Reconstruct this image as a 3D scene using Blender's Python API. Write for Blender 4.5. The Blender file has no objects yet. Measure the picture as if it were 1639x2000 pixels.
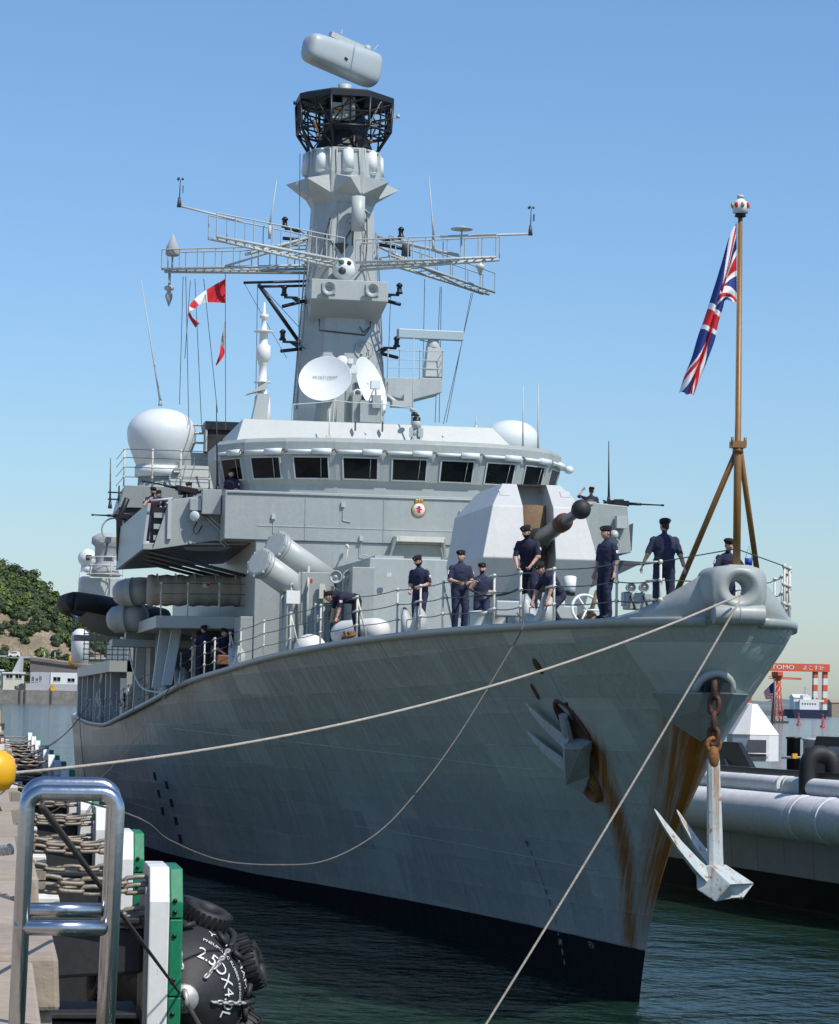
import bpy, bmesh, math, random
from mathutils import Vector, Matrix, noise
random.seed(7)
SC = bpy.context.scene
COL = SC.collection
R = math.radians
# ------------------------------------------------------------------ camera, sky, sun, exposure
CAM = Vector((-13.74, -47.16, 6.1))
yaw, pitch, roll = R(9.56), math.atan(376/5200), R(1.1)
fwd = Vector((math.sin(yaw)*math.cos(pitch), math.cos(yaw)*math.cos(pitch), math.sin(pitch)))
rt = Vector((math.cos(yaw), -math.sin(yaw), 0)); up = rt.cross(fwd)
rt2 = rt*math.cos(roll)+up*math.sin(roll); up2 = up*math.cos(roll)-rt*math.sin(roll)
cd = bpy.data.cameras.new('camera'); co = bpy.data.objects.new('camera', cd); COL.objects.link(co)
cd.sensor_fit = 'VERTICAL'; cd.sensor_height = 36; cd.sensor_width = 36; cd.lens = 5200/2000*36
cd.clip_start = .5; cd.clip_end = 60000
co.matrix_world = Matrix(((rt2.x, up2.x, -fwd.x, CAM.x), (rt2.y, up2.y, -fwd.y, CAM.y), (rt2.z, up2.z, -fwd.z, CAM.z), (0, 0, 0, 1)))
SC.camera = co
SUN = Vector((.40, -.52, .86)).normalized()
elev = math.asin(SUN.z); azim = math.atan2(SUN.x, SUN.y)
W = bpy.data.worlds.new('World'); SC.world = W; W.use_nodes = True
nt = W.node_tree; bg = nt.nodes['Background']
sky = nt.nodes.new('ShaderNodeTexSky'); sky.sky_type = 'NISHITA'; sky.sun_disc = False
sky.sun_elevation = elev; sky.sun_rotation = azim; sky.altitude = 0
sky.air_density = 1.2; sky.dust_density = .6; sky.ozone_density = 10
nt.links.new(sky.outputs[0], bg.inputs[0]); bg.inputs[1].default_value = .145
sl = bpy.data.lights.new('sun', 'SUN'); sl.energy = 4.3; sl.angle = R(.53); sl.color = (1, .945, .86)
so = bpy.data.objects.new('sun', sl); COL.objects.link(so)
so.rotation_euler = (-SUN).to_track_quat('-Z', 'Y').to_euler(); so.location = (30, -60, 80)
SC.view_settings.view_transform = 'Standard'; SC.view_settings.look = 'None'
SC.view_settings.exposure = 0; SC.view_settings.gamma = 1; SC.view_settings.use_curve_mapping = False
SC.render.engine = 'CYCLES'; SC.cycles.use_denoising = True
SC.cycles.max_bounces = 6; SC.cycles.diffuse_bounces = 3; SC.cycles.glossy_bounces = 3; SC.cycles.transmission_bounces = 4
# ------------------------------------------------------------------ materials
def mat(name, col, rough=.5, metal=0., var=.07, streak=.0, rust=0., bump=0., scale=1., rustcol=(.23, .09, .025), spec=.5, coat=0.):
    m = bpy.data.materials.new(name); m.use_nodes = True
    t = m.node_tree; N = t.nodes; L = t.links; b = N['Principled BSDF']
    b.inputs['Roughness'].default_value = rough; b.inputs['Metallic'].default_value = metal
    b.inputs['Specular IOR Level'].default_value = spec; b.inputs['Coat Weight'].default_value = coat
    tc = N.new('ShaderNodeTexCoord')
    def noi(sc, det=4, co=None, r=.55):
        n = N.new('ShaderNodeTexNoise'); n.inputs['Scale'].default_value = sc; n.inputs['Detail'].default_value = det
        n.inputs['Roughness'].default_value = r; L.new(co or tc.outputs['Object'], n.inputs['Vector']); return n.outputs['Fac']
    def ramp(f, a, c):
        q = N.new('ShaderNodeMapRange'); q.inputs[1].default_value = a; q.inputs[2].default_value = c; q.clamp = True
        L.new(f, q.inputs[0]); return q.outputs[0]
    def mix(f, a, c, mode='MIX'):
        q = N.new('ShaderNodeMix'); q.data_type = 'RGBA'; q.blend_type = mode
        if isinstance(f, float): q.inputs[0].default_value = f
        else: L.new(f, q.inputs[0])
        for s, v in ((6, a), (7, c)):
            if isinstance(v, tuple): q.inputs[s].default_value = (*v, 1)
            else: L.new(v, q.inputs[s])
        return q.outputs[2]
    c = mix(ramp(noi(.9*scale), .3, .7), tuple(x*(1-var) for x in col), tuple(min(1, x*(1+var)) for x in col))
    c = mix(ramp(noi(9*scale, 5), .35, .7), c, tuple(x*(1-var*1.2) for x in col))
    if streak or rust:
        mp = N.new('ShaderNodeMapping'); mp.inputs['Scale'].default_value = (3.2*scale, 3.2*scale, .22*scale)
        L.new(tc.outputs['Object'], mp.inputs[0])
    if streak:
        s = ramp(noi(1.0, 5, mp.outputs[0], .65), .5, .72)
        q = N.new('ShaderNodeMath'); q.operation = 'MULTIPLY'; q.inputs[1].default_value = streak; L.new(s, q.inputs[0])
        c = mix(q.outputs[0], c, tuple(x*.55 for x in col))
    if rust:
        s = ramp(noi(1.7, 6, mp.outputs[0], .7), .70-.14*rust, .80-.1*rust)
        c = mix(s, c, rustcol)
        s2 = ramp(noi(14*scale, 4), .72-.1*rust, .8-.1*rust); c = mix(s2, c, tuple(x*1.1 for x in rustcol))
    L.new(c, b.inputs['Base Color'])
    if bump:
        q = N.new('ShaderNodeBump'); q.inputs['Strength'].default_value = bump; q.inputs['Distance'].default_value = .05
        L.new(noi(5*scale, 6), q.inputs['Height']); L.new(q.outputs[0], b.inputs['Normal'])
    m['col'] = col
    return m
M = {}
GREY = (.355, .39, .37)
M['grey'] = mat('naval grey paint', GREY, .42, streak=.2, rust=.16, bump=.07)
M['greyclean'] = mat('fresh naval grey paint', (.44, .47, .45), .42, var=.05, streak=.1, bump=.02)
M['mastgrey'] = mat('mast grey paint', (.425, .46, .445), .45, streak=.26, rust=.15, bump=.04)
M['turret'] = mat('gun shield paint', (.55, .555, .535), .45, var=.05, streak=.14, rust=.06, bump=.015)
M['upper'] = mat('pale upper works paint', (.47, .505, .49), .45, streak=.14, rust=.1, bump=.03)
M['palewhite'] = mat('radome white', (.70, .745, .735), .38, var=.03, streak=.05)
M['dish'] = mat('dish white', (.74, .77, .76), .4, var=.02)
M['white'] = mat('white paint', (.76, .76, .73), .45, var=.05, streak=.12)
M['stan'] = mat('stanchion cream paint', (.64, .625, .54), .5, var=.1, rust=.35)
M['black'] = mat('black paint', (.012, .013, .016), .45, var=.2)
M['rubber'] = mat('black rubber', (.021, .021, .022), .62, var=.25, bump=.12)
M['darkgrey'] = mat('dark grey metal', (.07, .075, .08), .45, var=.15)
M['gunmetal'] = mat('gun metal', (.03, .032, .033), .4, metal=.5, var=.2)
M['glass'] = mat('bridge window glass', (.006, .008, .009), .12, var=.3, spec=.22)
M['deck'] = mat('deck coating', (.12, .15, .14), .8, var=.1, bump=.15)
M['rust'] = mat('rusted steel', (.28, .115, .03), .75, var=.4, bump=.4, scale=2)
M['rustdark'] = mat('dark rust', (.09, .035, .018), .7, var=.4, bump=.4, scale=2)
M['anchor'] = mat('anchor paint', (.50, .55, .53), .5, var=.12, rust=1.3, bump=.1, scale=.7, rustcol=(.30, .13, .04))
M['anchorgrey'] = mat('stowed anchor paint', (.30, .34, .34), .5, var=.08, rust=1.0, bump=.08, scale=1.4)
M['teak'] = mat('brown varnished staff', (.27, .135, .035), .4, var=.15, streak=.25)
M['canvas'] = mat('canvas cover', (.37, .34, .275), .9, var=.12, streak=.15, bump=.3, scale=1.5)
M['canvasgrey'] = mat('grey canvas', (.38, .40, .41), .9, var=.12, bump=.4, scale=2)
M['blackcanvas'] = mat('black canvas', (.05, .048, .046), .9, var=.5, bump=.6, scale=3)
M['brown'] = mat('brown leather mantlet', (.24, .155, .085), .75, var=.25, streak=.2, bump=.2, scale=2)
M['rope'] = mat('mooring rope', (.42, .37, .31), .9, var=.2, bump=.4, scale=6)
M['ropegrey'] = mat('weathered rope', (.125, .115, .10), .9, var=.25, bump=.4, scale=6)
M['ropedark'] = mat('dark rope', (.05, .05, .05), .9, var=.3)
M['wire'] = mat('wire rope', (.08, .085, .09), .5, var=.2)
M['yellow'] = mat('yellow paint', (.80, .42, .012), .42, var=.06, streak=.08)
M['red'] = mat('red paint', (.55, .05, .03), .5, var=.1)
M['orange'] = mat('crane orange red', (.70, .115, .05), .55, var=.1, streak=.1)
M['green'] = mat('green fender pad', (.006, .20, .088), .45, var=.2, streak=.25)
M['padwhite'] = mat('white fender frame', (.76, .76, .72), .5, var=.08, streak=.3, rust=.35)
M['chain'] = mat('galvanised rusty chain', (.33, .29, .23), .6, metal=.35, var=.25, rust=.95, scale=3, rustcol=(.30, .15, .06))
M['chainpale'] = mat('galvanised chain', (.48, .47, .44), .5, metal=.5, var=.2)
M['steel'] = mat('polished stainless steel', (.50, .52, .54), .24, metal=1., var=.12, streak=.2, bump=.05, scale=3)
M['concrete'] = mat('quay concrete', (.36, .295, .225), .9, var=.18, streak=.2, bump=.5, scale=1.2)
M['concretesmooth'] = mat('smooth quay face', (.40, .325, .25), .85, var=.12, streak=.3, bump=.15)
M['skin'] = mat('skin', (.60, .34, .245), .55, var=.08)
M['navy'] = mat('navy uniform cloth', (.019, .024, .062), .85, var=.25, bump=.25, scale=4)
M['navy2'] = mat('faded navy cloth', (.027, .033, .075), .85, var=.25, bump=.25, scale=4)
M['navy3'] = mat('dark navy cloth', (.013, .016, .042), .85, var=.25, bump=.25, scale=4)
M['beret'] = mat('black beret felt', (.008, .009, .014), .9, var=.2)
M['hair'] = mat('dark hair', (.03, .018, .01), .8, var=.3)
M['boot'] = mat('black boots', (.01, .01, .01), .5, var=.2)
M['tan'] = mat('tan vest', (.19, .155, .075), .9, var=.3, bump=.3, scale=4)
M['blue'] = mat('bright blue', (.02, .05, .42), .6)
M['flagred'] = mat('flag red', (.62, .02, .03), .8, var=.05)
M['flagwhite'] = mat('flag white', (.80, .80, .80), .8, var=.03)
M['flagblue'] = mat('flag blue', (.012, .035, .20), .8, var=.05)
M['tugfender'] = mat('grey tug fender foam', (.74, .75, .75), .6, var=.12, streak=.15, bump=.15, scale=.8)
M['tuggrey'] = mat('tug belting grey', (.44, .45, .46), .6, var=.12, streak=.2)
M['tugblack'] = mat('tug black paint', (.018, .019, .021), .4, var=.25, bump=.05)
M['gold'] = mat('gilt', (.55, .33, .08), .4, metal=.4)
M['lens'] = mat('green lens', (.03, .16, .06), .1)
M['lamp'] = mat('lamp glass', (.32, .33, .30), .15)
# ------------------------------------------------------------------ mesh helpers
def frame(d):
    d = Vector(d).normalized(); a = Vector((0, 0, 1)) if abs(d.z) < .95 else Vector((1, 0, 0))
    x = a.cross(d).normalized(); return x, d.cross(x), d
class MB:
    def __init__(s): s.v = []; s.f = []; s.m = []; s.mi = 0; s.sm = []; s.smooth = False
    def add(s, vs, fs):
        o = len(s.v); s.v += [tuple(p) for p in vs]
        for f in fs: s.f.append([o+i for i in f]); s.m.append(s.mi); s.sm.append(s.smooth)
        return s
    def box(s, c, d, rz=0., rx=0., ry=0.):
        c = Vector(c); T = Matrix.Rotation(rz, 3, 'Z') @ Matrix.Rotation(ry, 3, 'Y') @ Matrix.Rotation(rx, 3, 'X')
        vs = [c+T @ Vector((i*d[0]/2, j*d[1]/2, k*d[2]/2)) for i in (-1, 1) for j in (-1, 1) for k in (-1, 1)]
        return s.add(vs, [(0, 1, 3, 2), (4, 6, 7, 5), (0, 4, 5, 1), (2, 3, 7, 6), (0, 2, 6, 4), (1, 5, 7, 3)])
    def bx(s, x0, x1, y0, y1, z0, z1): return s.box(((x0+x1)/2, (y0+y1)/2, (z0+z1)/2), (abs(x1-x0), abs(y1-y0), abs(z1-z0)))
    def hexa(s, p): # 4 bottom, 4 top, both counter-clockwise from above
        return s.add(p, [(3, 2, 1, 0), (4, 5, 6, 7), (0, 1, 5, 4), (1, 2, 6, 5), (2, 3, 7, 6), (3, 0, 4, 7)])
    def loft(s, rings, cap=True, closed=True):
        n = len(rings[0]); vs = [p for r in rings for p in r]; fs = []
        for i in range(len(rings)-1):
            for j in range(n if closed else n-1):
                k = (j+1) % n; fs.append((i*n+j, i*n+k, (i+1)*n+k, (i+1)*n+j))
        if cap: fs.append(tuple(reversed(range(n)))); fs.append(tuple((len(rings)-1)*n+j for j in range(n)))
        return s.add(vs, fs)
    def prism(s, poly, z0, z1): return s.loft([[(x, y, z0) for x, y in poly], [(x, y, z1) for x, y in poly]])
    def cyl(s, a, b, r, r2=None, n=10, cap=True):
        a = Vector(a); b = Vector(b); r2 = r if r2 is None else r2; x, y, d = frame(b-a)
        old = s.smooth; s.smooth = n > 5
        s.loft([[a+(x*math.cos(2*math.pi*j/n)+y*math.sin(2*math.pi*j/n))*r for j in range(n)], [b+(x*math.cos(2*math.pi*j/n)+y*math.sin(2*math.pi*j/n))*r2 for j in range(n)]], cap)
        s.smooth = old; return s
    def tube(s, pts, r, n=6, rs=None, cap=True):
        pts = [Vector(p) for p in pts]; rings = []; px = None
        for i, p in enumerate(pts):
            d = (pts[min(i+1, len(pts)-1)]-pts[max(i-1, 0)]).normalized()
            if px is None: px = frame(d)[0]
            px = (px-d*px.dot(d)).normalized(); py = d.cross(px); rr = rs[i] if rs else r
            rings.append([p+(px*math.cos(2*math.pi*j/n)+py*math.sin(2*math.pi*j/n))*rr for j in range(n)])
        old = s.smooth; s.smooth = n > 4; s.loft(rings, cap); s.smooth = old; return s
    def lathe(s, prof, c, axis=(0, 0, 1), n=20, cap=True):
        c = Vector(c); x, y, d = frame(axis)
        old = s.smooth; s.smooth = True
        s.loft([[c+d*h+(x*math.cos(2*math.pi*j/n)+y*math.sin(2*math.pi*j/n))*max(r, 1e-4) for j in range(n)] for r, h in prof], cap)
        s.smooth = old; return s
    def ball(s, c, r, n=12, m=8):
        if not isinstance(r, tuple): r = (r, r, r)
        rings = []
        for i in range(m+1):
            t = math.pi*i/m; rings.append([(c[0]+r[0]*max(math.sin(t), 1e-3)*math.cos(2*math.pi*j/n), c[1]+r[1]*max(math.sin(t), 1e-3)*math.sin(2*math.pi*j/n), c[2]-r[2]*math.cos(t)) for j in range(n)])
        old = s.smooth; s.smooth = True; s.loft(rings); s.smooth = old; return s
    def grid(s, fn, nu, nv):
        vs = [fn(i/nu, j/nv) for i in range(nu+1) for j in range(nv+1)]
        return s.add(vs, [(i*(nv+1)+j, (i+1)*(nv+1)+j, (i+1)*(nv+1)+j+1, i*(nv+1)+j+1) for i in range(nu) for j in range(nv)])
    def torus(s, c, r, r2, axis=(0, 0, 1), n=18, k=8, ry=None):
        c = Vector(c); x, y, d = frame(axis); ry = ry or r; rings = []
        for i in range(n+1):
            a = 2*math.pi*i/n; o = x*math.cos(a)+y*math.sin(a); p = c+x*r*math.cos(a)+y*ry*math.sin(a)
            rings.append([p+o*r2*math.cos(2*math.pi*j/k)+d*r2*math.sin(2*math.pi*j/k) for j in range(k)])
        old = s.smooth; s.smooth = True; s.loft(rings, False); s.smooth = old; return s
    def mesh(s, name, mats):
        me = bpy.data.meshes.new(name); me.from_pydata(s.v, [], s.f)
        if not isinstance(mats, (list, tuple)): mats = [mats]
        for m in mats: me.materials.append(M[m] if isinstance(m, str) else m)
        me.polygons.foreach_set('material_index', s.m); me.polygons.foreach_set('use_smooth', s.sm)
        bm = bmesh.new(); bm.from_mesh(me); bmesh.ops.recalc_face_normals(bm, faces=bm.faces); bm.to_mesh(me); bm.free()
        me.update(); return me
    def build(s, name, mats, parent=None, bevel=0.): 
        o = put(name, s.mesh(name, mats), parent)
        if bevel:
            b = o.modifiers.new('bevel', 'BEVEL'); b.width = bevel; b.segments = 2; b.limit_method = 'ANGLE'
        return o
def put(name, me, parent=None, loc=None):
    o = bpy.data.objects.new(name, me); COL.objects.link(o)
    if parent:
        o.parent = parent
        if parent.type == 'EMPTY' and parent.parent is None: o.matrix_parent_inverse = Matrix.Translation(-parent.location)
    if loc is not None: o.location = loc
    return o
def thing(name, label, cat, loc=(0, 0, 0), group=None):
    o = bpy.data.objects.new(name, None); COL.objects.link(o); o.location = loc; o.empty_display_size = .3
    return tag(o, label, cat, group)
def tag(o, label, cat, group=None):
    o['label'] = label; o['category'] = cat
    if group: o['group'] = group
    return o
def struct(o): o['kind'] = 'structure'; return o
def stuff(o, label=None, cat=None):
    o['kind'] = 'stuff'
    if label: o['label'] = label
    if cat: o['category'] = cat
    return o
_tm = {}
def text_mesh(txt, size, ext=0.):
    k = (txt, size, ext)
    if k not in _tm:
        cu = bpy.data.curves.new('lettering', 'FONT'); cu.body = txt; cu.size = size; cu.align_x = 'CENTER'; cu.align_y = 'CENTER'; cu.extrude = ext; cu.resolution_u = 3
        o = bpy.data.objects.new('lettering', cu); COL.objects.link(o)
        dg = bpy.context.evaluated_depsgraph_get(); me = bpy.data.meshes.new_from_object(o.evaluated_get(dg))
        bpy.data.objects.remove(o); bpy.data.curves.remove(cu); _tm[k] = me
    return _tm[k].copy()
def catenary(a, b, sag, n=24):
    a = Vector(a); b = Vector(b)
    return [a.lerp(b, i/n)-Vector((0, 0, sag*4*(i/n)*(1-i/n))) for i in range(n+1)]
def spline(pts, n=8):
    P = [Vector(p) for p in pts]; out = []
    for i in range(len(P)-1):
        a, b, c, d = P[max(i-1, 0)], P[i], P[i+1], P[min(i+2, len(P)-1)]
        for k in range(n):
            t = k/n; out.append(.5*((2*b)+(c-a)*t+(2*a-5*b+4*c-d)*t*t+(3*b-a-3*c+d)*t**3))
    out.append(P[-1]); return out
# ------------------------------------------------------------------ hull lines
def herm(xs, ys, x):
    n = len(xs)
    if x <= xs[0]: return ys[0]
    if x >= xs[-1]: return ys[-1]
    i = 0
    while x > xs[i+1]: i += 1
    def sl(k):
        if k == 0: return (ys[1]-ys[0])/(xs[1]-xs[0])
        if k == n-1: return (ys[-1]-ys[-2])/(xs[-1]-xs[-2])
        a = (ys[k]-ys[k-1])/(xs[k]-xs[k-1]); b = (ys[k+1]-ys[k])/(xs[k+1]-xs[k])
        return 0.0 if a*b <= 0 else 2*a*b/(a+b)
    h = xs[i+1]-xs[i]; t = (x-xs[i])/h
    return ((2*t**3-3*t*t+1)*ys[i] + (t**3-2*t*t+t)*h*sl(i) + (-2*t**3+3*t*t)*ys[i+1] + (t**3-t*t)*h*sl(i+1))
# sheer of the deck edge, stem profile, deck and waterline half-breadths (q = metres aft of the stem at that level)
def deck_z(y): return herm([-1, 5, 10, 17, 22, 27, 33, 39, 46, 56, 67, 80, 95, 133], [7.76, 7.76, 7.76, 7.68, 7.56, 7.38, 7.05, 6.72, 6.1, 5.4, 5.02, 4.98, 5.1, 5.15], y)
def stem_y(z): return herm([-2, .26, 1.28, 2.5, 3.5, 4.1, 5.3, 6.5, 7.2, 7.8], [6.9, 6.2, 5.75, 4.85, 3.85, 3.1, 1.75, .5, -.15, -.5], z)
def deck_b(q): return herm([0, .15, .5, 1.2, 2.5, 5, 8.5, 12.5, 17.5, 22.5, 27.5, 33.5, 39.5, 46, 56, 67, 95, 119, 133.5], [0, .42, .85, 1.35, 1.92, 2.55, 3.12, 3.6, 4.3, 4.85, 5.45, 6.15, 6.75, 7.35, 7.95, 8.05, 8.0, 7.2, 6.3], q)
def water_b(q): return herm([0, 6, 14, 21, 28, 38, 45, 55, 68, 90, 115, 128], [0, .45, 1.3, 2.3, 3.5, 5.5, 6.6, 7.4, 7.8, 7.7, 6.6, 5.2], q)
def hull_b(y, z):
    q = max(0.0, y-stem_y(z)); s = min(1.0, max(0.0, z/deck_z(y)))
    w = s**1.55
    k = .45 + .55*min(1.0, max(0.0, (s-.45)/.5))**1.3      # keeps the stem sharp low down, bluff at the deck
    bd = deck_b(q); sharp = min(bd, q*.42)
    f = min(1.0, max(0.0, (q-1)/6)); bd = (sharp*(1-k)+bd*k)*(1-f)+bd*f
    return water_b(q)*(1-w)+bd*w
def edge_b(y): return deck_b(y+.5)

def hull_p(y, z, off=0., side=-1):
    e = .02; p = Vector((side*hull_b(y, z), y, z))
    a = Vector((side*hull_b(y+e, z), y+e, z))-Vector((side*hull_b(y-e, z), y-e, z)); b = Vector((side*hull_b(y, z+e), y, z+e))-Vector((side*hull_b(y, z-e), y, z-e))
    n = a.cross(b).normalized()
    if n.x*side < 0: n = -n
    return p+n*off, n, a.normalized(), b.normalized()
# ------------------------------------------------------------------ water
def water_mat():
    m = bpy.data.materials.new('harbour water'); m.use_nodes = True
    t = m.node_tree; N = t.nodes; L = t.links; b = N['Principled BSDF']
    b.inputs['Base Color'].default_value = (.012, .034, .021, 1); b.inputs['Roughness'].default_value = .08; b.inputs['IOR'].default_value = 1.33
    g = N.new('ShaderNodeNewGeometry')
    hs = []
    for sc, det, k, st in ((.55, 3, .65, (1, .8, 1)), (2.6, 4, .26, (1, .7, 1)), (9., 3, .05, (1, .8, 1)), (.05, 3, 2.6, (1, 1, 1)), (.012, 3, 4.0, (1, 1, 1))):
        mp = N.new('ShaderNodeMapping'); mp.inputs['Scale'].default_value = st; mp.inputs['Rotation'].default_value = (0, 0, .5)
        L.new(g.outputs['Position'], mp.inputs[0])
        n = N.new('ShaderNodeTexNoise'); n.inputs['Scale'].default_value = sc; n.inputs['Detail'].default_value = det; L.new(mp.outputs[0], n.inputs['Vector'])
        q = N.new('ShaderNodeMath'); q.operation = 'MULTIPLY'; q.inputs[1].default_value = k; L.new(n.outputs['Fac'], q.inputs[0]); hs.append(q.outputs[0])
    h = hs[0]
    for x in hs[1:]:
        q = N.new('ShaderNodeMath'); q.operation = 'ADD'; L.new(h, q.inputs[0]); L.new(x, q.inputs[1]); h = q.outputs[0]
    bp = N.new('ShaderNodeBump'); bp.inputs['Strength'].default_value = 1; bp.inputs['Distance'].default_value = .42
    L.new(h, bp.inputs['Height']); L.new(bp.outputs[0], b.inputs['Normal'])
    return m
WZ = .12
mb = MB(); mb.add([(-40000, -400, WZ), (40000, -400, WZ), (40000, 45000, WZ), (-40000, 45000, WZ)], [(0, 1, 2, 3)])
struct(mb.build('water', water_mat()))
# ------------------------------------------------------------------ hull material
def hull_mat():
    m = mat('weathered hull paint', (.385, .415, .372), .27, var=.12, streak=.3)
    t = m.node_tree; N = t.nodes; L = t.links; b = N['Principled BSDF']
    base = b.inputs['Base Color'].links[0].from_socket
    tc = N.new('ShaderNodeTexCoord'); sp = N.new('ShaderNodeSeparateXYZ'); L.new(tc.outputs['Object'], sp.inputs[0])
    X, Y, Z = sp.outputs
    at = N.new('ShaderNodeAttribute'); at.attribute_name = 'aft_of_stem'; Q = at.outputs['Fac']
    def ma(op, a, c=None, d=None):
        q = N.new('ShaderNodeMath'); q.operation = op
        for i, v in enumerate((a, c, d)):
            if v is None: continue
            if isinstance(v, (int, float)): q.inputs[i].default_value = v
            else: L.new(v, q.inputs[i])
        return q.outputs[0]
    def mr(f, a, c, o0=0., o1=1.):
        q = N.new('ShaderNodeMapRange'); q.clamp = True
        for i, v in zip((1, 2, 3, 4), (a, c, o0, o1)): q.inputs[i].default_value = v
        L.new(f, q.inputs[0]); return q.outputs[0]
    def mix(f, a, col):
        q = N.new('ShaderNodeMix'); q.data_type = 'RGBA'; L.new(f, q.inputs[0]); L.new(a, q.inputs[6]); q.inputs[7].default_value = (*col, 1); return q.outputs[2]
    def noi(sc, det, vec, r=.6):
        n = N.new('ShaderNodeTexNoise'); n.inputs['Scale'].default_value = sc; n.inputs['Detail'].default_value = det; n.inputs['Roughness'].default_value = r; L.new(vec, n.inputs['Vector']); return n.outputs['Fac']
    def comb(x, y, z):
        q = N.new('ShaderNodeCombineXYZ')
        for i, v in enumerate((x, y, z)):
            if isinstance(v, (int, float)): q.inputs[i].default_value = v
            else: L.new(v, q.inputs[i])
        return q.outputs[0]
    # repainted plates: patches the size of a strake
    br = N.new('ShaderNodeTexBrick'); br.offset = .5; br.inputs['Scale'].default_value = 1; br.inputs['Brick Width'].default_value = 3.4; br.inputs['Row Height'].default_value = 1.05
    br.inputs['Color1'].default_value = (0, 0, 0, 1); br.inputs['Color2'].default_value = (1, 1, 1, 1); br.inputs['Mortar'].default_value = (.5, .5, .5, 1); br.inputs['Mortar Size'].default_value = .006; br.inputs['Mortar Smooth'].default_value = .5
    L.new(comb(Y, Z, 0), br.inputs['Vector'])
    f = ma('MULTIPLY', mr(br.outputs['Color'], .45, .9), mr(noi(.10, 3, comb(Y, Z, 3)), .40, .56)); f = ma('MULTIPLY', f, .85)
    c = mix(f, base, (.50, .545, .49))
    # slanting pale streaks: light thrown up by the water, put into the colour
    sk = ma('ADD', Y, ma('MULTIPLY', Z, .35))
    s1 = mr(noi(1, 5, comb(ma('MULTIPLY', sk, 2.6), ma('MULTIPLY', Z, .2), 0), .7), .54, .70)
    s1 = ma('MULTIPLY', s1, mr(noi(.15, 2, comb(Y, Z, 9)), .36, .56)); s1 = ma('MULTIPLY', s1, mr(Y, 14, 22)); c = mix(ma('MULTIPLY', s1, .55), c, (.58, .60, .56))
    # weld lines along the strakes
    w = ma('MULTIPLY', mr(br.outputs['Fac'], .3, .9), .18); c = mix(w, c, (.20, .24, .25))
    # brown scupper runs
    s2 = mr(noi(1, 3, comb(ma('MULTIPLY', Y, .75), 0, 5), .5), .66, .70); s2 = ma('MULTIPLY', s2, mr(noi(1, 4, comb(ma('MULTIPLY', Y, 5), ma('MULTIPLY', Z, .5), 0)), .4, .7))
    c = mix(ma('MULTIPLY', s2, .55), c, (.20, .14, .07))
    # rust under the hawse pipes: a run below the starboard anchor and one down the stem
    wob = ma('SUBTRACT', noi(1.3, 5, comb(ma('MULTIPLY', Y, .6), ma('MULTIPLY', Z, .5), 0)), .5)
    run = noi(1, 6, comb(ma('MULTIPLY', Q, 6.), ma('MULTIPLY', Z, .35), 2), .7)
    cy = ma('ADD', ma('SUBTRACT', 5.5, 0.0), ma('MULTIPLY', ma('SUBTRACT', 4.6, Z), .36))
    dy = ma('ABSOLUTE', ma('SUBTRACT', ma('ADD', Y, ma('MULTIPLY', wob, .35)), cy))
    a1 = ma('MULTIPLY', mr(dy, .6, .1), mr(Z, 5.9, 5.2)); a1 = ma('MULTIPLY', a1, mr(Z, .9, 1.4)); a1 = ma('MULTIPLY', a1, mr(run, .30, .52))
    q2 = ma('ADD', Q, ma('MULTIPLY', wob, .6)); a2 = ma('MULTIPLY', mr(q2, 1.3, .3), mr(Z, 6.3, 5.9)); a2 = ma('MULTIPLY', a2, mr(Z, 1.2, 2.8)); a2 = ma('MULTIPLY', a2, mr(run, .28, .52)); a2 = ma('MULTIPLY', a2, mr(X, .5, .1))
    rr = ma('MAXIMUM', a1, a2)
    c = mix(ma('MINIMUM', ma('MULTIPLY', rr, 1.25), 1.), c, (.27, .10, .013)); c = mix(ma('MULTIPLY', rr, mr(run, .52, .72)), c, (.09, .03, .009))
    # black boot topping, scraped
    Zb = ma('ADD', Z, ma('MULTIPLY', mr(Y, 6, 38, 0, 1), .62))
    bt = mr(ma('ADD', Zb, ma('MULTIPLY', ma('SUBTRACT', noi(6, 3, tc.outputs['Object']), .5), .03)), 1.215, 1.2)
    c = mix(bt, c, (.012, .014, .018))
    sc = ma('MULTIPLY', bt, mr(noi(2.2, 6, comb(Y, ma('MULTIPLY', Z, 3), X), .75), .68, .78)); c = mix(ma('MULTIPLY', sc, .35), c, (.12, .13, .13))
    L.new(c, b.inputs['Base Color'])
    L.new(mr(bt, 0, 1, .27, .75), b.inputs['Roughness']); L.new(mr(bt, 0, 1, .5, .08), b.inputs['Specular IOR Level'])
    ht = ma('ADD', ma('MULTIPLY', noi(.55, 3, comb(ma('MULTIPLY', Y, .8), ma('MULTIPLY', Z, 1.3), 0)), .5), ma('MULTIPLY', noi(1, 3, comb(ma('MULTIPLY', Y, 1.7), ma('MULTIPLY', Z, .25), 4)), .55))
    ht = ma('ADD', ht, ma('MULTIPLY', br.outputs['Fac'], -.08))
    fy_ = ma('ABSOLUTE', ma('SINE', ma('MULTIPLY', Y, 3.6))); fz_ = ma('ABSOLUTE', ma('SINE', ma('MULTIPLY', ma('ADD', Z, ma('MULTIPLY', Y, .02)), 4.6)))
    dish_ = ma('MULTIPLY', ma('POWER', fy_, .6), ma('POWER', fz_, .6)); dish_ = ma('MULTIPLY', dish_, mr(noi(.35, 3, comb(Y, Z, 7)), .25, .75))
    ht = ma('SUBTRACT', ht, ma('MULTIPLY', dish_, .22))
    bp = N.new('ShaderNodeBump'); bp.inputs['Strength'].default_value = .8; bp.inputs['Distance'].default_value = .12; L.new(ht, bp.inputs['Height']); L.new(bp.outputs[0], b.inputs['Normal'])
    return m
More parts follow.
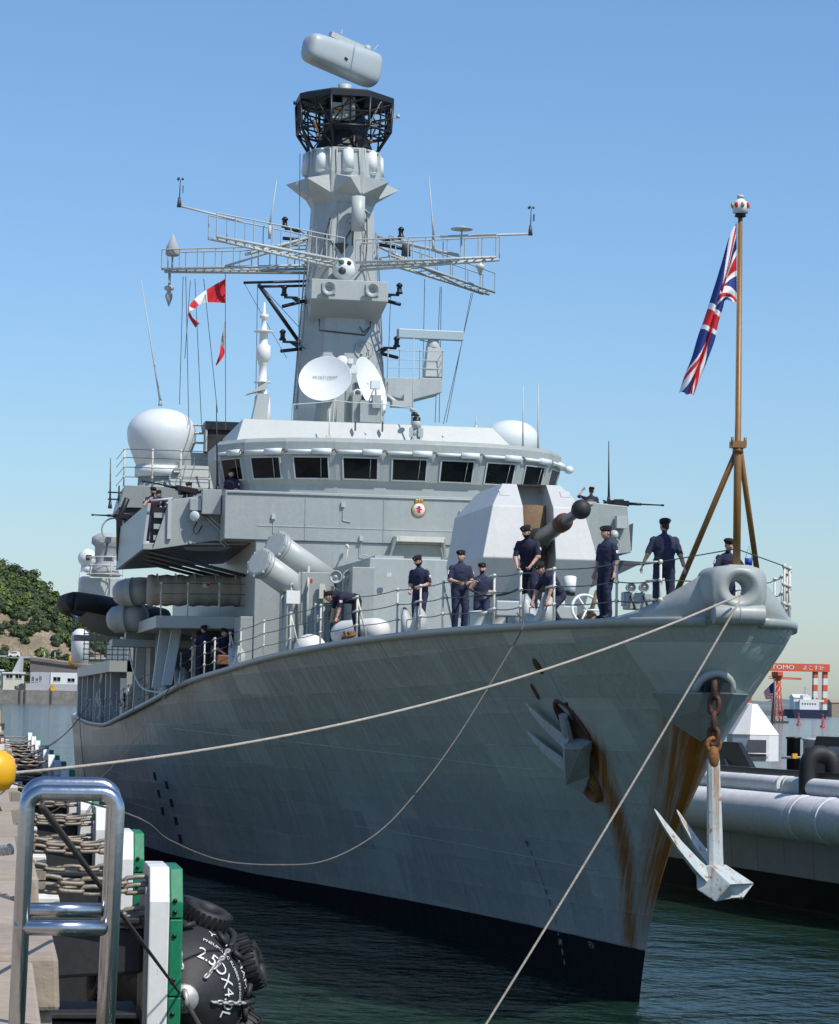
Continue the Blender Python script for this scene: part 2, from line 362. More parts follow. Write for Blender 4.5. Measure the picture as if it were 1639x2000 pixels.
# ------------------------------------------------------------------ the frigate
ship = thing('frigate', 'long grey naval frigate moored at the quay with its rust-streaked bow towards the viewer', 'warship', (0, 60, 0))
YS = []
q = 0.
while q < 133.4:
    YS.append(q); q += .06 if q < .5 else .13 if q < 2 else .22 if q < 14 else .8 if q < 60 else 2.2
YS.append(133.4)
ZN = 60
HAWSE = (5.66, 5.72)      # starboard anchor pocket, centre (y, z)
def in_pocket(y, z, k=1.): 
    dy, dz = y-HAWSE[0], z-HAWSE[1]; a = R(-28); u, w = dy*math.cos(a)+dz*math.sin(a), -dy*math.sin(a)+dz*math.cos(a)
    return (u/.42)**2+(w/.62)**2 < k
vs, fs, qa = [], [], []
for side in (-1, 1):
    o = len(vs)
    for i, q in enumerate(YS):
        for j in range(ZN+1):
            s = j/ZN
            yd = -.5+q
            zt = deck_z(yd)
            z = -1.6+(zt+1.6)*s
            for _ in range(4):
                y = stem_y(z)+q*(133.4-stem_y(z)-.5)/133.4 if False else min(133., stem_y(z)+q); z = -1.6+(deck_z(y)+1.6)*s
            y = min(133., stem_y(z)+q)
            b = hull_b(y, z); 
            if z < 0: b *= 1-.06*z*z
            vs.append((side*b, y, z)); qa.append(q)
    n = ZN+1
    for i in range(len(YS)-1):
        for j in range(ZN):
            a, b_, c, d = o+i*n+j, o+(i+1)*n+j, o+(i+1)*n+j+1, o+i*n+j+1
            if side < 0:
                cy = sum(vs[k][1] for k in (a, b_, c, d))/4; cz = sum(vs[k][2] for k in (a, b_, c, d))/4
                if in_pocket(cy, cz, .8): continue
                fs.append((a, d, c, b_))
            else: fs.append((a, b_, c, d))
# transom
o2 = len(YS)*(ZN+1)
for j in range(ZN): a = (len(YS)-1)*(ZN+1)+j; fs.append((a, a+1, a+1+o2, a+o2))
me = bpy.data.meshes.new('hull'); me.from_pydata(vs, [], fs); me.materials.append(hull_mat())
A = me.attributes.new('aft_of_stem', 'FLOAT', 'POINT'); A.data.foreach_set('value', qa)
me.polygons.foreach_set('use_smooth', [True]*len(me.polygons)); me.update()
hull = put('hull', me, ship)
# weather deck
mb = MB(); ys = [(-.45+i*.5) for i in range(0, 267)]
vs = []; fs = []
for y in ys:
    b = edge_b(y)-.03; z = deck_z(y)-.06; k = min(1., b/2.); vs += [(-b, y, z), (-b+.5*k, y, z+.06), (0, y, z+.24*k), (b-.5*k, y, z+.06), (b, y, z)]
for i in range(len(ys)-1):
    fs += [(5*i+k, 5*i+k+1, 5*i+k+6, 5*i+k+5) for k in range(4)]
mb.add(vs, fs).build('weather_deck', 'deck', ship)
# gunwale strake each side: a rounded band that catches the light
for side in (-1, 1):
    mb = MB(); mb.smooth = True; rings = []
    q = 0.22
    pts = []
    while q < 132: pts.append(q); q += .35 if q < 14 else 1.2
    for q in pts:
        y = -.5+q; b = edge_b(y); z = deck_z(y)
        t = Vector((side*(edge_b(y+.1)-edge_b(y-.1)), .2, 0)).normalized(); n = Vector((t.y, -t.x, 0))*(1 if side > 0 else -1)
        if n.x*side < 0: n = -n
        p = Vector((side*b, y, z))
        rings.append([p+n*.01+Vector((0, 0, -.14)), p+n*.022+Vector((0, 0, -.02)), p+n*.02+Vector((0, 0, .035)), p-n*.10+Vector((0, 0, .04)), p-n*.12+Vector((0, 0, -.1))])
    mb.loft(rings); mb.build('gunwale', 'grey', hull)
# bow bulwark and bull ring
mb = MB(); mb.smooth = True
for side in (-1, 1):
    rings = []
    for i in range(22):
        y = -.40+i*.115; h = .06+.92*max(0., 1-((i)/21))**2.1
        p = Vector((side*edge_b(y), y, deck_z(y))); t = Vector((side*(edge_b(y+.03)-edge_b(y-.03)), .06, 0)).normalized(); n = Vector((t.y, -t.x, 0))
        if n.x*side < 0: n = -n
        rings.append([p-n*.02+Vector((0, 0, -.1)), p-n*(.05+.08*h)+Vector((0, 0, h*.6)), p-n*(.10+.12*h)+Vector((0, 0, h)), p-n*(.18+.12*h)+Vector((0, 0, h-.02)), p-n*.16+Vector((0, 0, -.1))])
    mb.loft(rings)
mb.build('bow_bulwark', 'grey', hull)
mb = MB(); mb.smooth = True
NC = 40; cz, cyv = 8.31, -.62
def outer(a, sx, sz):
    c, s = math.cos(a), math.sin(a); e = .55
    return math.copysign(abs(c)**e, c)*sx, math.copysign(abs(s)**e, s)*sz
rings = []
for r, dy in ((.155, .42), (.155, .16), (.175, .07), (.23, .0), (.31, -.05), (.375, -.055), (.40, -.03)):
    rings.append([(r*1.02*math.cos(2*math.pi*j/NC), cyv+dy, cz+r*.92*math.sin(2*math.pi*j/NC)) for j in range(NC)])
for sx, sz, dy in ((.47, .40, .0), (.53, .415, .06), (.56, .42, .2), (.60, .42, .75)):
    rings.append([(outer(2*math.pi*j/NC, sx, sz)[0], cyv+dy, cz+outer(2*math.pi*j/NC, sx, sz)[1]) for j in range(NC)])
mb.loft(rings, False); ring = mb.build('bull_ring', 'grey', hull)
mb = MB(); mb.cyl((-.47, -.56, 7.84), (.47, -.56, 7.84), .185, n=18); mb.torus((0, -.56, 7.84), .186, .012, (1, 0, 0), 18, 6); mb.build('lip_roller', 'grey', hull, .03)
# anchor bolster at the stem
mb = MB()
mb.add([(-.95, 1.35, 6.42), (-.3, .12, 6.42), (.3, .12, 6.42), (.95, 1.35, 6.42), (-.6, 1.5, 5.9), (0, 1.2, 5.55), (.6, 1.5, 5.9), (-.26, .5, 6.1), (.26, .5, 6.1)],
       [(0, 1, 2, 3), (0, 4, 7, 1), (4, 5, 7), (1, 7, 8, 2), (7, 5, 8), (2, 8, 6, 3), (8, 5, 6)])
sb_ = mb.build('stem_bolster', mat('bolster paint', (.27, .30, .285), .5, streak=.3, rust=.5), hull, .03)
mb = MB(); mb.bx(-.25, .25, .22, .9, 6.425, 6.74); hp_ = mb.build('stem_hawse_pipe', 'black', hull)
mb = MB(); mb.tube([(.34*math.cos(a), .42-.22*math.sin(a), 6.44+.34*math.sin(a)) for a in [math.pi*i/12 for i in range(13)]], .075, 8); lip_ = mb.build('hawse_lip', 'grey', hull)
for o in (sb_, lip_, hp_): o.location.x = -.16
# starboard anchor pocket
hp, hn, ht, hz = hull_p(*HAWSE)
a = R(-28); eu = (ht*math.cos(a)+hz*math.sin(a)).normalized(); ew = (hz*math.cos(a)-ht*math.sin(a)).normalized()
mb = MB(); mb.smooth = True
def oval(k, d): return [hp+eu*(.42*k*math.cos(2*math.pi*j/28))+ew*(.62*k*math.sin(2*math.pi*j/28))+hn*d for j in range(28)]
mb.loft([oval(1.14, .0), oval(1.10, .045), oval(1.0, .05), oval(.93, .0), oval(.85, -.35), oval(.6, -.6)], True); mb.mi = 0
mb.build('anchor_pocket', 'rustdark', hull)
# lower bolster under the stowed anchor
bp_, bn, bt_, bz = hull_p(6.25, 4.62)
mb = MB(); mb.smooth = True
mb.loft([[bp_+bt_*(.36*k*math.cos(2*math.pi*j/20))+bz*(.45*k*math.sin(2*math.pi*j/20))+bn*d for j in range(20)] for k, d in ((1.08, -.02), (1.05, .10), (.9, .16), (.75, .05), (.5, -.08))]); mb.build('anchor_bed', 'rust', hull)
# oval fairlead openings in the bow plating, framed by a doubler plate
pts = [hull_p(y, z, .012)[0] for y, z in ((5.35, 7.2), (6.05, 7.22), (5.9, 6.2), (5.55, 5.85))]
mb = MB(); mb.add([p for p in pts]+[p-hull_p(5.7, 6.6)[1]*.05 for p in pts], [(0, 1, 2, 3), (0, 4, 5, 1), (1, 5, 6, 2), (2, 6, 7, 3), (3, 7, 4, 0)])
mb.build('doubler_plate', 'grey', hull)
for y, z, ru, rw in ((5.78, 6.93, .13, .17), (6.7, 6.42, .06, .17)):
    p, n, t, b = hull_p(y, z, .016); mb = MB(); mb.loft([[p+t*ru*k*math.cos(2*math.pi*j/16)+b*rw*k*math.sin(2*math.pi*j/16)+n*d for j in range(16)] for k, d in ((1.15, 0), (1.0, .02), (.85, .012))])
    mb.build('fairlead_hole', 'rustdark', hull)
# weld seams standing a little proud along the strakes
for zf, ya, yb in ((4.75, 8.5, 44), (2.7, 7.5, 27)):
    mb = MB(); yy = ya; pts = []
    while yy < yb: pts.append(hull_p(yy, zf+.012*max(0, yy-12)*(zf > 4), .002)[0]); yy += .8
    mb.tube(pts, .009, 5); mb.build('weld_seam', 'grey', hull)
# draught marks and bow writing
DM = ['8M', '8', '6', '4', '2', '7M', '8', '6', '4', '2', '6M', '8', '6']
def on_hull(txt, size, y, z, m, name, par=None, wid=1.):
    t = text_mesh(txt, size)
    for v in t.vertices:
        yy, zz = y-v.co.x*wid, z+v.co.y; v.co = hull_p(yy, zz, .012)[0]
    t.materials.clear(); t.materials.append(M[m]); return put(name, t, par or hull)
for i, s_ in enumerate(DM):
    on_hull(s_, .19, 12.0-.055*i, 3.02-.215*i, 'black' if 3.02-.215*i > 1.25 else 'white', 'draught_mark')
on_hull('FP34', .2, 9.2, 1.0, 'canvasgrey', 'bow_mark')
# two columns of recessed footholds low on the side
for y0, z0, n_ in ((49.6, 3.35, 3), (47.6, 3.1, 4)):
    for i in range(n_):
        y, z = y0-.15*i, z0-.62*i; p, n, t, b = hull_p(y, z, .008); mb = MB()
        mb.loft([[p+t*a_*.2*k+b*c_*.15*k+n*d for a_, c_ in ((-1, -1), (1, -1), (1, 1), (-1, 1))] for k, d in ((1.1, 0), (1.0, .015), (.92, -.1))]); mb.build('foothold', 'black', hull)
# ------------------------------------------------------------------ superstructure
mb = MB()
# lower block: front wall, side wall, wider foot
mb.prism([(-4.93, 36), (4.95, 36), (5.3, 70), (-4.93, 70)], 6.0, 11.16)
mb.hexa([(-5.35, 36.05, 6.2), (-4.94, 36.05, 6.2), (-4.94, 38, 6.2), (-5.35, 38, 6.2), (-5.35, 36.05, 8.75), (-4.94, 36.05, 8.75), (-4.94, 38, 8.75), (-5.35, 38, 8.75)])
# bridge deck bulwark, wider than the block under it
mb.prism([(-5.93, 35.94), (6.02, 35.94), (6.1, 44), (-5.93, 44)], 11.163, 12.70)
sup = mb.build('superstructure', 'grey', ship, .02)
mb = MB(); mb.bx(-4.9, 5.0, 35.925, 35.94, 11.60, 11.625); mb.build('weld_strip', 'upper', sup)
for x in (-3.4, -.9, 2.1): mb = MB(); mb.bx(x, x+.02, 35.925, 35.939, 11.2, 12.68); mb.build('weld_strip', 'grey', sup)
for x, z in ((-4.4, 11.9), (-2.2, 12.35), (1.6, 12.2), (-3.9, 10.7), (3.0, 11.9), (-1.6, 11.3)):
    mb = MB(); mb.box((x, 35.9, z), (.12, .08, .16)); mb.tube([(x, 35.92, z), (x, 35.92, z-.5), (x+.25, 35.92, z-.55)], .014, 4); mb.build('cable_box', 'upper', sup)
mb = MB(); mb.tube([(-5.85, 35.92, 12.62), (5.9, 35.92, 12.62)], .03, 6); mb.build('edge_pipe', 'grey', sup)
# silo block ahead of the bridge
mb = MB(); mb.hexa([(-2.5, 28.6, 7.2), (2.4, 28.6, 7.2), (2.6, 35.93, 7.0), (-2.7, 35.93, 7.0), (-2.35, 29.0, 10.32), (2.3, 29.0, 10.32), (2.4, 35.93, 10.32), (-2.55, 35.93, 10.32)])
silo = mb.build('missile_silo', 'grey', ship, .03)
mb = MB()
for i in range(4):
    for j in range(4): mb.bx(-2.1+i*1.1, -1.25+i*1.1, 29.6+j*1.5, 30.8+j*1.5, 10.32, 10.42)
mb.build('silo_hatches', 'greyclean', silo)
# ship's badge
bx_, by_, bz_ = (0.23, 35.93, 12.27)
mb = MB(); mb.lathe([(.225, 0), (.235, .03), (.2, .045), (.19, .04)], (bx_, 35.935, bz_), (0, -1, 0), 28); bd = mb.build('ship_badge', 'gold', sup)
mb = MB(); mb.lathe([(.19, .041), (.188, .05)], (bx_, 35.935, bz_), (0, -1, 0), 28); mb.build('badge_field', 'white', bd)
# red rampant beast on the badge, naval crown above it
body = [(-.02, -.12), (.05, -.12), (.03, -.03), (.09, -.02), (.10, .03), (.04, .02), (.06, .08), (.02, .12), (-.05, .10), (-.03, .05), (-.10, .06), (-.09, .02), (-.03, .0), (-.07, -.05), (-.05, -.09)]
mb = MB(); mb.loft([[(bx_+x, 35.882, bz_+z) for x, z in body], [(bx_+x, 35.876, bz_+z) for x, z in body]]); mb.build('badge_charge', 'flagred', bd)
mb = MB()
for k in (-1, 0, 1): mb.ball((bx_+k*.085, 35.91, bz_+.285), (.055, .03, .05), 8, 6)
mb.bx(bx_-.13, bx_+.13, 35.885, 35.93, bz_+.215, bz_+.25); mb.build('badge_crown', 'gold', bd)
# bracket shelf on the wall
sx0, _, sz0 = (-0.58, 35.9, 11.38); sx1 = (1.0, 35.9, 11.32)[0]
mb = MB(); mb.bx(sx0, sx1, 35.38, 35.938, sz0-.05, sz0); mb.bx(sx0+.03, sx1-.03, 35.36, 35.385, sz0-.17, sz0-.002)
for x, d in ((sx0+.03, -.12), (sx1-.03, .12)):
    mb.hexa([(x-.03+d, 35.8, sz0-.62), (x+.03+d, 35.8, sz0-.62), (x+.03+d, 35.93, sz0-.62), (x-.03+d, 35.93, sz0-.62), (x-.03, 35.40, sz0-.06), (x+.03, 35.40, sz0-.06), (x+.03, 35.93, sz0-.06), (x-.03, 35.93, sz0-.06)])
mb.build('wall_bracket', 'stan', sup)
p = (-2.06, 35.8, 11.04); mb = MB(); mb.ball(p, .06, 8, 6); mb.tube([p, (p[0]-.05, 35.1, p[2]-.1)], .03); mb.tube([(p[0], 35.5, p[2]), (p[0]-.1, 35.3, p[2]-.55)], .015); mb.build('wall_light', 'stan', sup)
mb = MB(); q_ = (-1.84, 28.6, 9.82); mb.box(q_, (.14, .06, .12)); mb.build('junction_box', 'stan', silo)
# ------------------------------------------------------------------ bridge
plan = [(-5.65, 42), (-5.65, 39.5), (-4.92, 38.2), (-3.72, 37.4), (-2.25, 37.0), (-.74, 36.9), (.78, 36.9), (2.25, 37.0), (3.6, 37.4), (4.65, 38.2), (5.3, 39.5), (5.3, 42)]
def out(p, d):
    c = Vector((0.03, 42.5, 0)); v = Vector((p[0], p[1], 0))-c; v.normalize(); return (p[0]+v.x*d, p[1]+v.y*d)
mb = MB(); mb.loft([[(*out(p, 0), 12.6) for p in plan], [(*out(p, 0), 13.05) for p in plan], [(*out(p, .12), 13.2) for p in plan], [(*out(p, .32), 14.0) for p in plan], [(*out(p, .34), 14.42) for p in plan], [(*out(p, .2), 14.55) for p in plan]])
bridge = mb.build('bridge', 'grey', ship, .02)
def facet(i, u, z, d=0.):      # point on facet i of the window band, u 0..1 along it
    o = herm([13.05, 13.2, 14.0, 14.42], [0, .12, .32, .34], z)
    a, b = out(plan[i], o), out(plan[i+1], o); p = Vector((a[0]+(b[0]-a[0])*u, a[1]+(b[1]-a[1])*u, z)); n = Vector((b[1]-a[1], -(b[0]-a[0]), 0)).normalized()
    return p+(n if n.y < 0 else -n)*d
for i in range(1, 10):
    wz0, wz1 = 13.26, 13.90; m_ = .17 if i in (2, 8) else .16
    lo = (m_, 1-m_) if i not in (1, 9) else (.2, .86)
    mb = MB(); q = [facet(i, lo[0], wz0, .012), facet(i, lo[1], wz0, .012), facet(i, lo[1], wz1, .012), facet(i, lo[0], wz1, .012)]
    q2 = [facet(i, u, z, -.03) for u, z in ((lo[0], wz0), (lo[1], wz0), (lo[1], wz1), (lo[0], wz1))]
    mb.add(q+q2, [(0, 1, 2, 3), (0, 4, 5, 1), (1, 5, 6, 2), (2, 6, 7, 3), (3, 7, 4, 0)]); wn = mb.build('window_pane', 'glass', bridge)
    mb = MB(); e = .045; du = e/1.5
    for u0, u1, z0, z1 in ((lo[0]-du, lo[1]+du, wz0-e, wz0), (lo[0]-du, lo[1]+du, wz1, wz1+e), (lo[0]-du, lo[0], wz0, wz1), (lo[1], lo[1]+du, wz0, wz1)):
        f = [facet(i, u, z, .035) for u, z in ((u0, z0), (u1, z0), (u1, z1), (u0, z1))]; g = [facet(i, u, z, -.02) for u, z in ((u0, z0), (u1, z0), (u1, z1), (u0, z1))]
        mb.add(f+g, [(0, 1, 2, 3), (0, 4, 5, 1), (1, 5, 6, 2), (2, 6, 7, 3), (3, 7, 4, 0)])
    mb.build('window_frame', 'upper', bridge)
    uu = lo[0]+(lo[1]-lo[0])*.78
    mb = MB(); mb.tube([facet(i, uu+.02, wz1+.05, .08), facet(i, uu, wz0+.03, .045)], .009, 5); mb.build('wiper', 'upper', bridge)
    # wiper motor housing above the window
    mb = MB(); mb.tube([facet(i, .05, 14.10, .09), facet(i, .62, 14.10, .09)], .055, 8); mb.tube([facet(i, .55, 14.10, .12), facet(i, .93, 14.09, .12)], .10, 10); mb.build('wiper_housing', 'palewhite', bridge)
    mb = MB(); mb.tube(spline([facet(i, .93, 14.1, .1), facet(i, 1.0, 14.16, .12), facet(i, 1.03, 14.05, .1), facet(i, 1.08, 14.12, .08)], 5), .02, 5); mb.build('wiper_cable', 'darkgrey', bridge)
for s_ in (-1, 1):
    mb = MB(); x = 5.85*s_; mb.ball((x, 39.3, 14.0), (.16, .16, .14), 10, 8); mb.tube([(x*.94, 39.4, 14.02), (x, 39.3, 14)], .05); mb.build('wing_lamp', 'palewhite', bridge)
# upper works behind the bridge
ux0, _, uz = (-5.02, 40.0, 15.36); ux1 = (3.36, 40.0, 15.46)[0]
mb = MB(); mb.hexa([(-5.3, 39.6, 14.5), (4.2, 39.6, 14.5), (4.2, 47, 14.5), (-5.35, 47, 14.5), (ux0, 40, 15.4), (ux1, 40, 15.4), (ux1, 47, 15.4), (ux0, 47, 15.4)])
upw = mb.build('upper_bulwark', 'greyclean', ship, .02)
mb = MB()
for px, py in ((693,838),(746,840)): pass
for x in ((-1.32, 39.8, 15.16)[0], (-0.41, 39.8, 15.16)[0]): mb.box((x, 39.72, 15.25), (.04, .12, .3))
mb.build('bulwark_brackets', 'darkgrey', upw)
p = (-2.24, 39.3, 14.96); mb = MB(); mb.tube([(p[0], 39.3, 14.55), (p[0], 39.3, 15.75)], .022, 5); mb.box((p[0]-.02, 39.3, 14.72), (.16, .12, .3)); mb.build('roof_pole', 'stan', upw)
# magnetic compass / pelorus on the bridge roof
cx = (0.48, 38.2, 14.53)[0]
mb = MB(); mb.lathe([(.62, 0), (.66, .03), (.5, .1), (.2, .14), (.16, .3)], (cx, 38.2, 14.56), n=24); mb.lathe([(.12, 0), (.17, .05), (.17, .2), (.1, .22), (.1, .3), (.16, .33), (.16, .5), (.09, .55), (.08, .8)], (cx, 38.2, 14.8), n=14)
for k in range(4): mb.box((cx+.2*math.cos(k*1.57+.4), 38.2+.2*math.sin(k*1.57+.4), 14.95), (.1, .1, .3))
pel = mb.build('compass_binnacle', 'mastgrey', ship)
mb = MB(); mb.cyl((cx, 38.2, 15.2), (cx, 38.2, 15.45), .13); mb.cyl((cx-.05, 38.2, 15.5), (cx-.05, 38.2, 15.62), .15, .08); mb.build('compass_hood', 'gunmetal', pel)
p = (0.56, 39.5, 15.85); mb = MB(); mb.cyl((p[0], 39.5, 14.6), (p[0], 39.5, (0.51, 39.5, 18.24)[2]), .03, .012, 6); mb.lathe([(.05, 0), (.12, .1), (.03, .16)], (p[0], 39.5, 15.75), n=10); mb.build('whip_aerial', 'mastgrey', ship)
for px_ in ((-1.26, 37.6, 14.42)[0], (1.28, 37.6, 14.41)[0]):
    mb = MB(); mb.tube([(px_, 37.7, 14.5), (px_, 37.7, 14.78)], .02, 5); mb.ball((px_, 37.7, 14.82), .05, 8, 6); mb.build('gps_aerial', 'palewhite', bridge)
# ------------------------------------------------------------------ starboard bridge wing
mb = MB()
WF = 37.6
mb.hexa([(-8.05, WF, 10.85), (-5.94, WF, 11.22), (-5.94, WF+.14, 11.22), (-8.05, WF+.14, 10.85), (-7.55, WF, 12.45), (-5.94, WF, 12.72), (-5.94, WF+.14, 12.72), (-7.55, WF+.14, 12.45)])
mb.hexa([(-8.35, WF, 10.85), (-8.05, WF, 10.85), (-8.05, WF+.12, 10.85), (-8.35, WF+.12, 10.85), (-8.35, WF, 11.05), (-8.05, WF, 11.05), (-8.05, WF+.12, 11.05), (-8.35, WF+.12, 11.05)])
# outer side running aft
mb.hexa([(-8.38, WF+.02, 10.85), (-8.28, WF+.02, 10.85), (-8.60, 46.5, 10.6), (-8.72, 46.5, 10.6), (-8.22, WF+.25, 12.35), (-8.12, WF+.25, 12.35), (-8.50, 46.5, 12.1), (-8.62, 46.5, 12.1)])
# floor plate
mb.hexa([(-8.30, WF+.1, 11.0), (-5.0, WF+.1, 11.1), (-5.0, 47, 11.1), (-8.6, 46.5, 10.9), (-8.28, WF+.1, 11.06), (-5.0, WF+.1, 11.156), (-5.0, 47, 11.156), (-8.58, 46.5, 10.96)])
swing = mb.build('starboard_wing', 'grey', ship, .015)
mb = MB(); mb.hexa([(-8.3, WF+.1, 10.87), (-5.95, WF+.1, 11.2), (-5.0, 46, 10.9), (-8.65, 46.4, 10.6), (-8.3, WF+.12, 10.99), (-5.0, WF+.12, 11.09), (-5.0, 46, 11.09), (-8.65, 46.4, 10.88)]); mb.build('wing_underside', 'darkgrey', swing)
for y in (38.5, 40.5, 42.5, 44.5): mb = MB(); mb.tube([(-8.1, y, 10.85), (-4.95, y+.2, 10.15)], .06, 5); mb.build('wing_strut', 'darkgrey', swing)
# door gap: dark ladder opening with rungs and a rail
mb = MB(); mb.hexa([(-8.12, WF+.28, 11.06), (-7.42, WF+.28, 11.1), (-7.42, WF+.6, 11.1), (-8.12, WF+.6, 11.06), (-8.05, WF+.28, 12.2), (-7.42, WF+.28, 12.28), (-7.42, WF+.6, 12.28), (-8.05, WF+.6, 12.2)]); dr = mb.build('wing_gate', 'black', swing)
mb = MB()
for i in range(3): mb.bx(-8.02, -7.44, WF+.12, WF+.26, 11.16+i*.36, 11.32+i*.36)
mb.build('gate_rungs', 'grey', dr)
mb = MB(); mb.tube([(-8.15, WF-.04, 12.4), (-7.45, WF-.04, 12.5)], .04, 6); mb.bx(-7.6, -7.48, WF-.1, WF, 11.2, 12.46); mb.build('gate_rail', 'upper', dr)
# box on the wing front, lamp and conduit
bx0 = (-6.2, 37.4, 12.34); mb = MB(); mb.hexa([(-6.55, 37.1, 12.0), (-5.96, 37.0, 12.0), (-5.96, WF, 12.0), (-6.55, WF, 12.0), (-6.55, 37.0, 12.78), (-5.96, 36.9, 12.78), (-5.96, WF, 12.78), (-6.55, WF, 12.78)]); mb.hexa([(-6.92, 37.25, 12.12), (-6.56, 37.2, 12.12), (-6.56, WF, 12.12), (-6.92, WF, 12.12), (-6.92, 37.2, 12.5), (-6.56, 37.15, 12.5), (-6.56, WF, 12.5), (-6.92, WF, 12.5)]); mb.build('wing_box', 'upper', swing, .015)
p = (-6.72, 37.3, 11.94); mb = MB(); mb.lathe([(.06, -.2), (.14, -.1), (.15, .05), (.17, .1), (.15, .12)], p, (-.5, -.8, -.1), 14); mb.tube([p, (p[0]+.35, WF, p[2]-.02)], .05); fl = mb.build('floodlight', 'palewhite', swing)
mb = MB(); mb.tube(spline([(-6.67, 37.45, 11.75), (-6.78, 37.4, 11.5), (-6.66, 37.4, 11.38), (-6.5, 37.5, 11.66)], 5), .02, 5); mb.build('lamp_cable', 'black', fl)
mb = MB()
for d in (0, .12): mb.tube([(-6.3, 37.45, 11.99), (-6.06, 37.45, 11.77), (-5.83, 37.45, 11.58), (-5.79, 37.45, 11.16), (-5.62, 37.45, 11.03)] if d == 0 else [(-6.39, 37.45, 11.93), (-6.14, 37.45, 11.69), (-5.93, 37.45, 11.52), (-5.88, 37.45, 11.12), (-5.7, 37.45, 10.97)], .03, 5)
mb.build('cable_conduit', 'greyclean', swing)
# aft part of the wing: hand gear seen against the sky
mb = MB(); mb.tube([(-8.62, 46.2, 10.9), (-8.66, 46.4, 12.4), (-8.4, 46.2, 13.1)], .10, 8); mb.build('davit_arm', 'black', swing)
mb = MB(); q0 = (-9.11, 47.0, 12.11); q1 = (-8.49, 46.5, 11.29); mb.torus((-8.8, 47.0, 12.03), .42, .03, (0, 1, 0), 16, 6); mb.box((-8.92, 47.0, 11.67), (.7, .3, .2)); mb.tube([(-9.01, 47.0, 11.57), (-9.08, 47.0, 11.12)], .05); mb.box((-8.95, 47.0, 11.0), (.35, .25, .14)); mb.build('davit_head', 'grey', swing)
# ------------------------------------------------------------------ port bridge wing
mb = MB(); mb.hexa([(6.05, 37.6, 11.0), (7.6, 37.6, 11.2), (8.0, 45, 11.2), (6.05, 45, 11.0), (6.05, 37.6, 12.82), (7.45, 37.6, 12.72), (7.9, 45, 12.7), (6.05, 45, 12.8)]); pw = mb.build('port_wing', 'grey', ship, .02)
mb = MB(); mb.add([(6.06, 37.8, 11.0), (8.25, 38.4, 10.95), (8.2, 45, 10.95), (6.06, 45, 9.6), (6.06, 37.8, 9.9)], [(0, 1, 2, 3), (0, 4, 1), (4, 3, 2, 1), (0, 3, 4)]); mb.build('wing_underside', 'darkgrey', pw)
mb = MB(); mb.box((7.19, 37.4, 12.17), (.35, .3, .4)); mb.lathe([(.05, -.1), (.14, 0), (.15, .1)], (6.95, 37.3, 11.74), (-.4, -.9, .1), 12); mb.tube(spline([(7.02, 37.4, 11.66), (7.18, 37.4, 11.42), (7.08, 37.4, 11.16)], 5), .02, 5); mb.build('wing_box', 'upper', pw)
mb = MB(); mb.hexa([(7.62, 38.0, 12.14), (7.75, 38.0, 12.19), (7.83, 38.3, 12.22), (7.69, 38.3, 12.16), (7.58, 38.0, 11.31), (7.71, 38.0, 11.28), (7.79, 38.3, 11.3), (7.65, 38.3, 11.33)]); mb.build('screen_plate', 'darkgrey', pw)
# ------------------------------------------------------------------ foremast
MX, MY = -.38, 51.0
def octa(r, z, x=MX, y=MY, c=.36, ry=None):
    ry = ry or r; k = c
    return [(x+a*r, y+b*ry, z) for a, b in ((-k, -1), (k, -1), (1, -k), (1, k), (k, 1), (-k, 1), (-1, k), (-1, -k))]
zz = lambda py: herm([60, 180, 300, 400, 560, 690, 800, 830], [(-0.45, 51.0, 31.43)[2], (-0.4, 51.0, 29.08)[2], (-0.35, 51.0, 26.73)[2], (-0.38, 50.5, 24.69)[2], (-0.46, 50.0, 21.52)[2], (-0.46, 50.0, 19.03)[2], (-0.46, 50.0, 16.93)[2], (-0.44, 50.0, 16.36)[2]], py)
mb = MB(); mb.loft([octa(1.66, 15.2, c=.55), octa(1.62, zz(800), c=.55), octa(1.50, zz(690), c=.52), octa(1.28, zz(560), c=.5), octa(1.16, zz(445), c=.46), octa(1.13, zz(400), c=.42)])
mast = mb.build('foremast', 'mastgrey', ship, .02)
mb = MB(); mb.loft([octa(1.13, zz(402), c=.42), octa(1.33, zz(384), c=.45), octa(1.36, zz(345), c=.45), octa(1.28, zz(301), c=.45), octa(1.2, zz(299), c=.45)]); coll = mb.build('mast_collar', 'mastgrey', mast, .02)
for k in range(8):
    a = R(-90+45*k); d = Vector((math.cos(a), math.sin(a), 0)); t = Vector((-d.y, d.x, 0)); c0 = Vector((MX, MY, 0))+d*1.33
    zt, zb, zm = zz(352), zz(386), zz(360)
    mb = MB(); mb.add([c0-t*.46+Vector((0, 0, zt)), c0+t*.46+Vector((0, 0, zt)), c0+t*.50+Vector((0, 0, zb)), c0-t*.50+Vector((0, 0, zb)), c0+d*.82+Vector((0, 0, zt-.24))], [(0, 1, 4), (1, 2, 4), (2, 3, 4), (3, 0, 4), (0, 3, 2, 1)]); mb.build('jammer_horn', 'upper', coll)
    mb = MB(); mb.cyl(c0+d*.02+Vector((0, 0, zz(343))), c0+d*.0+Vector((0, 0, zz(306))), .22, .2, 14); mb.ball(c0+d*.02+Vector((0, 0, zz(343))), (.22, .22, .1), 12, 6); mb.cyl(c0+Vector((0, 0, zz(306))), c0+Vector((0, 0, zz(302))), .13); mb.build('jammer_drum', 'palewhite', coll)
    mb = MB()
    for s_ in (-1, 1): mb.tube([c0+t*.42*s_+d*.02+Vector((0, 0, zz(303))), c0+t*.44*s_+d*.03+Vector((0, 0, zz(350)))], .03, 5)
    mb.tube([c0-t*.40+d*.02+Vector((0, 0, zz(304))), c0+t*.40+d*.02+Vector((0, 0, zz(304)))], .03, 5); mb.build('collar_frame', 'mastgrey', coll)
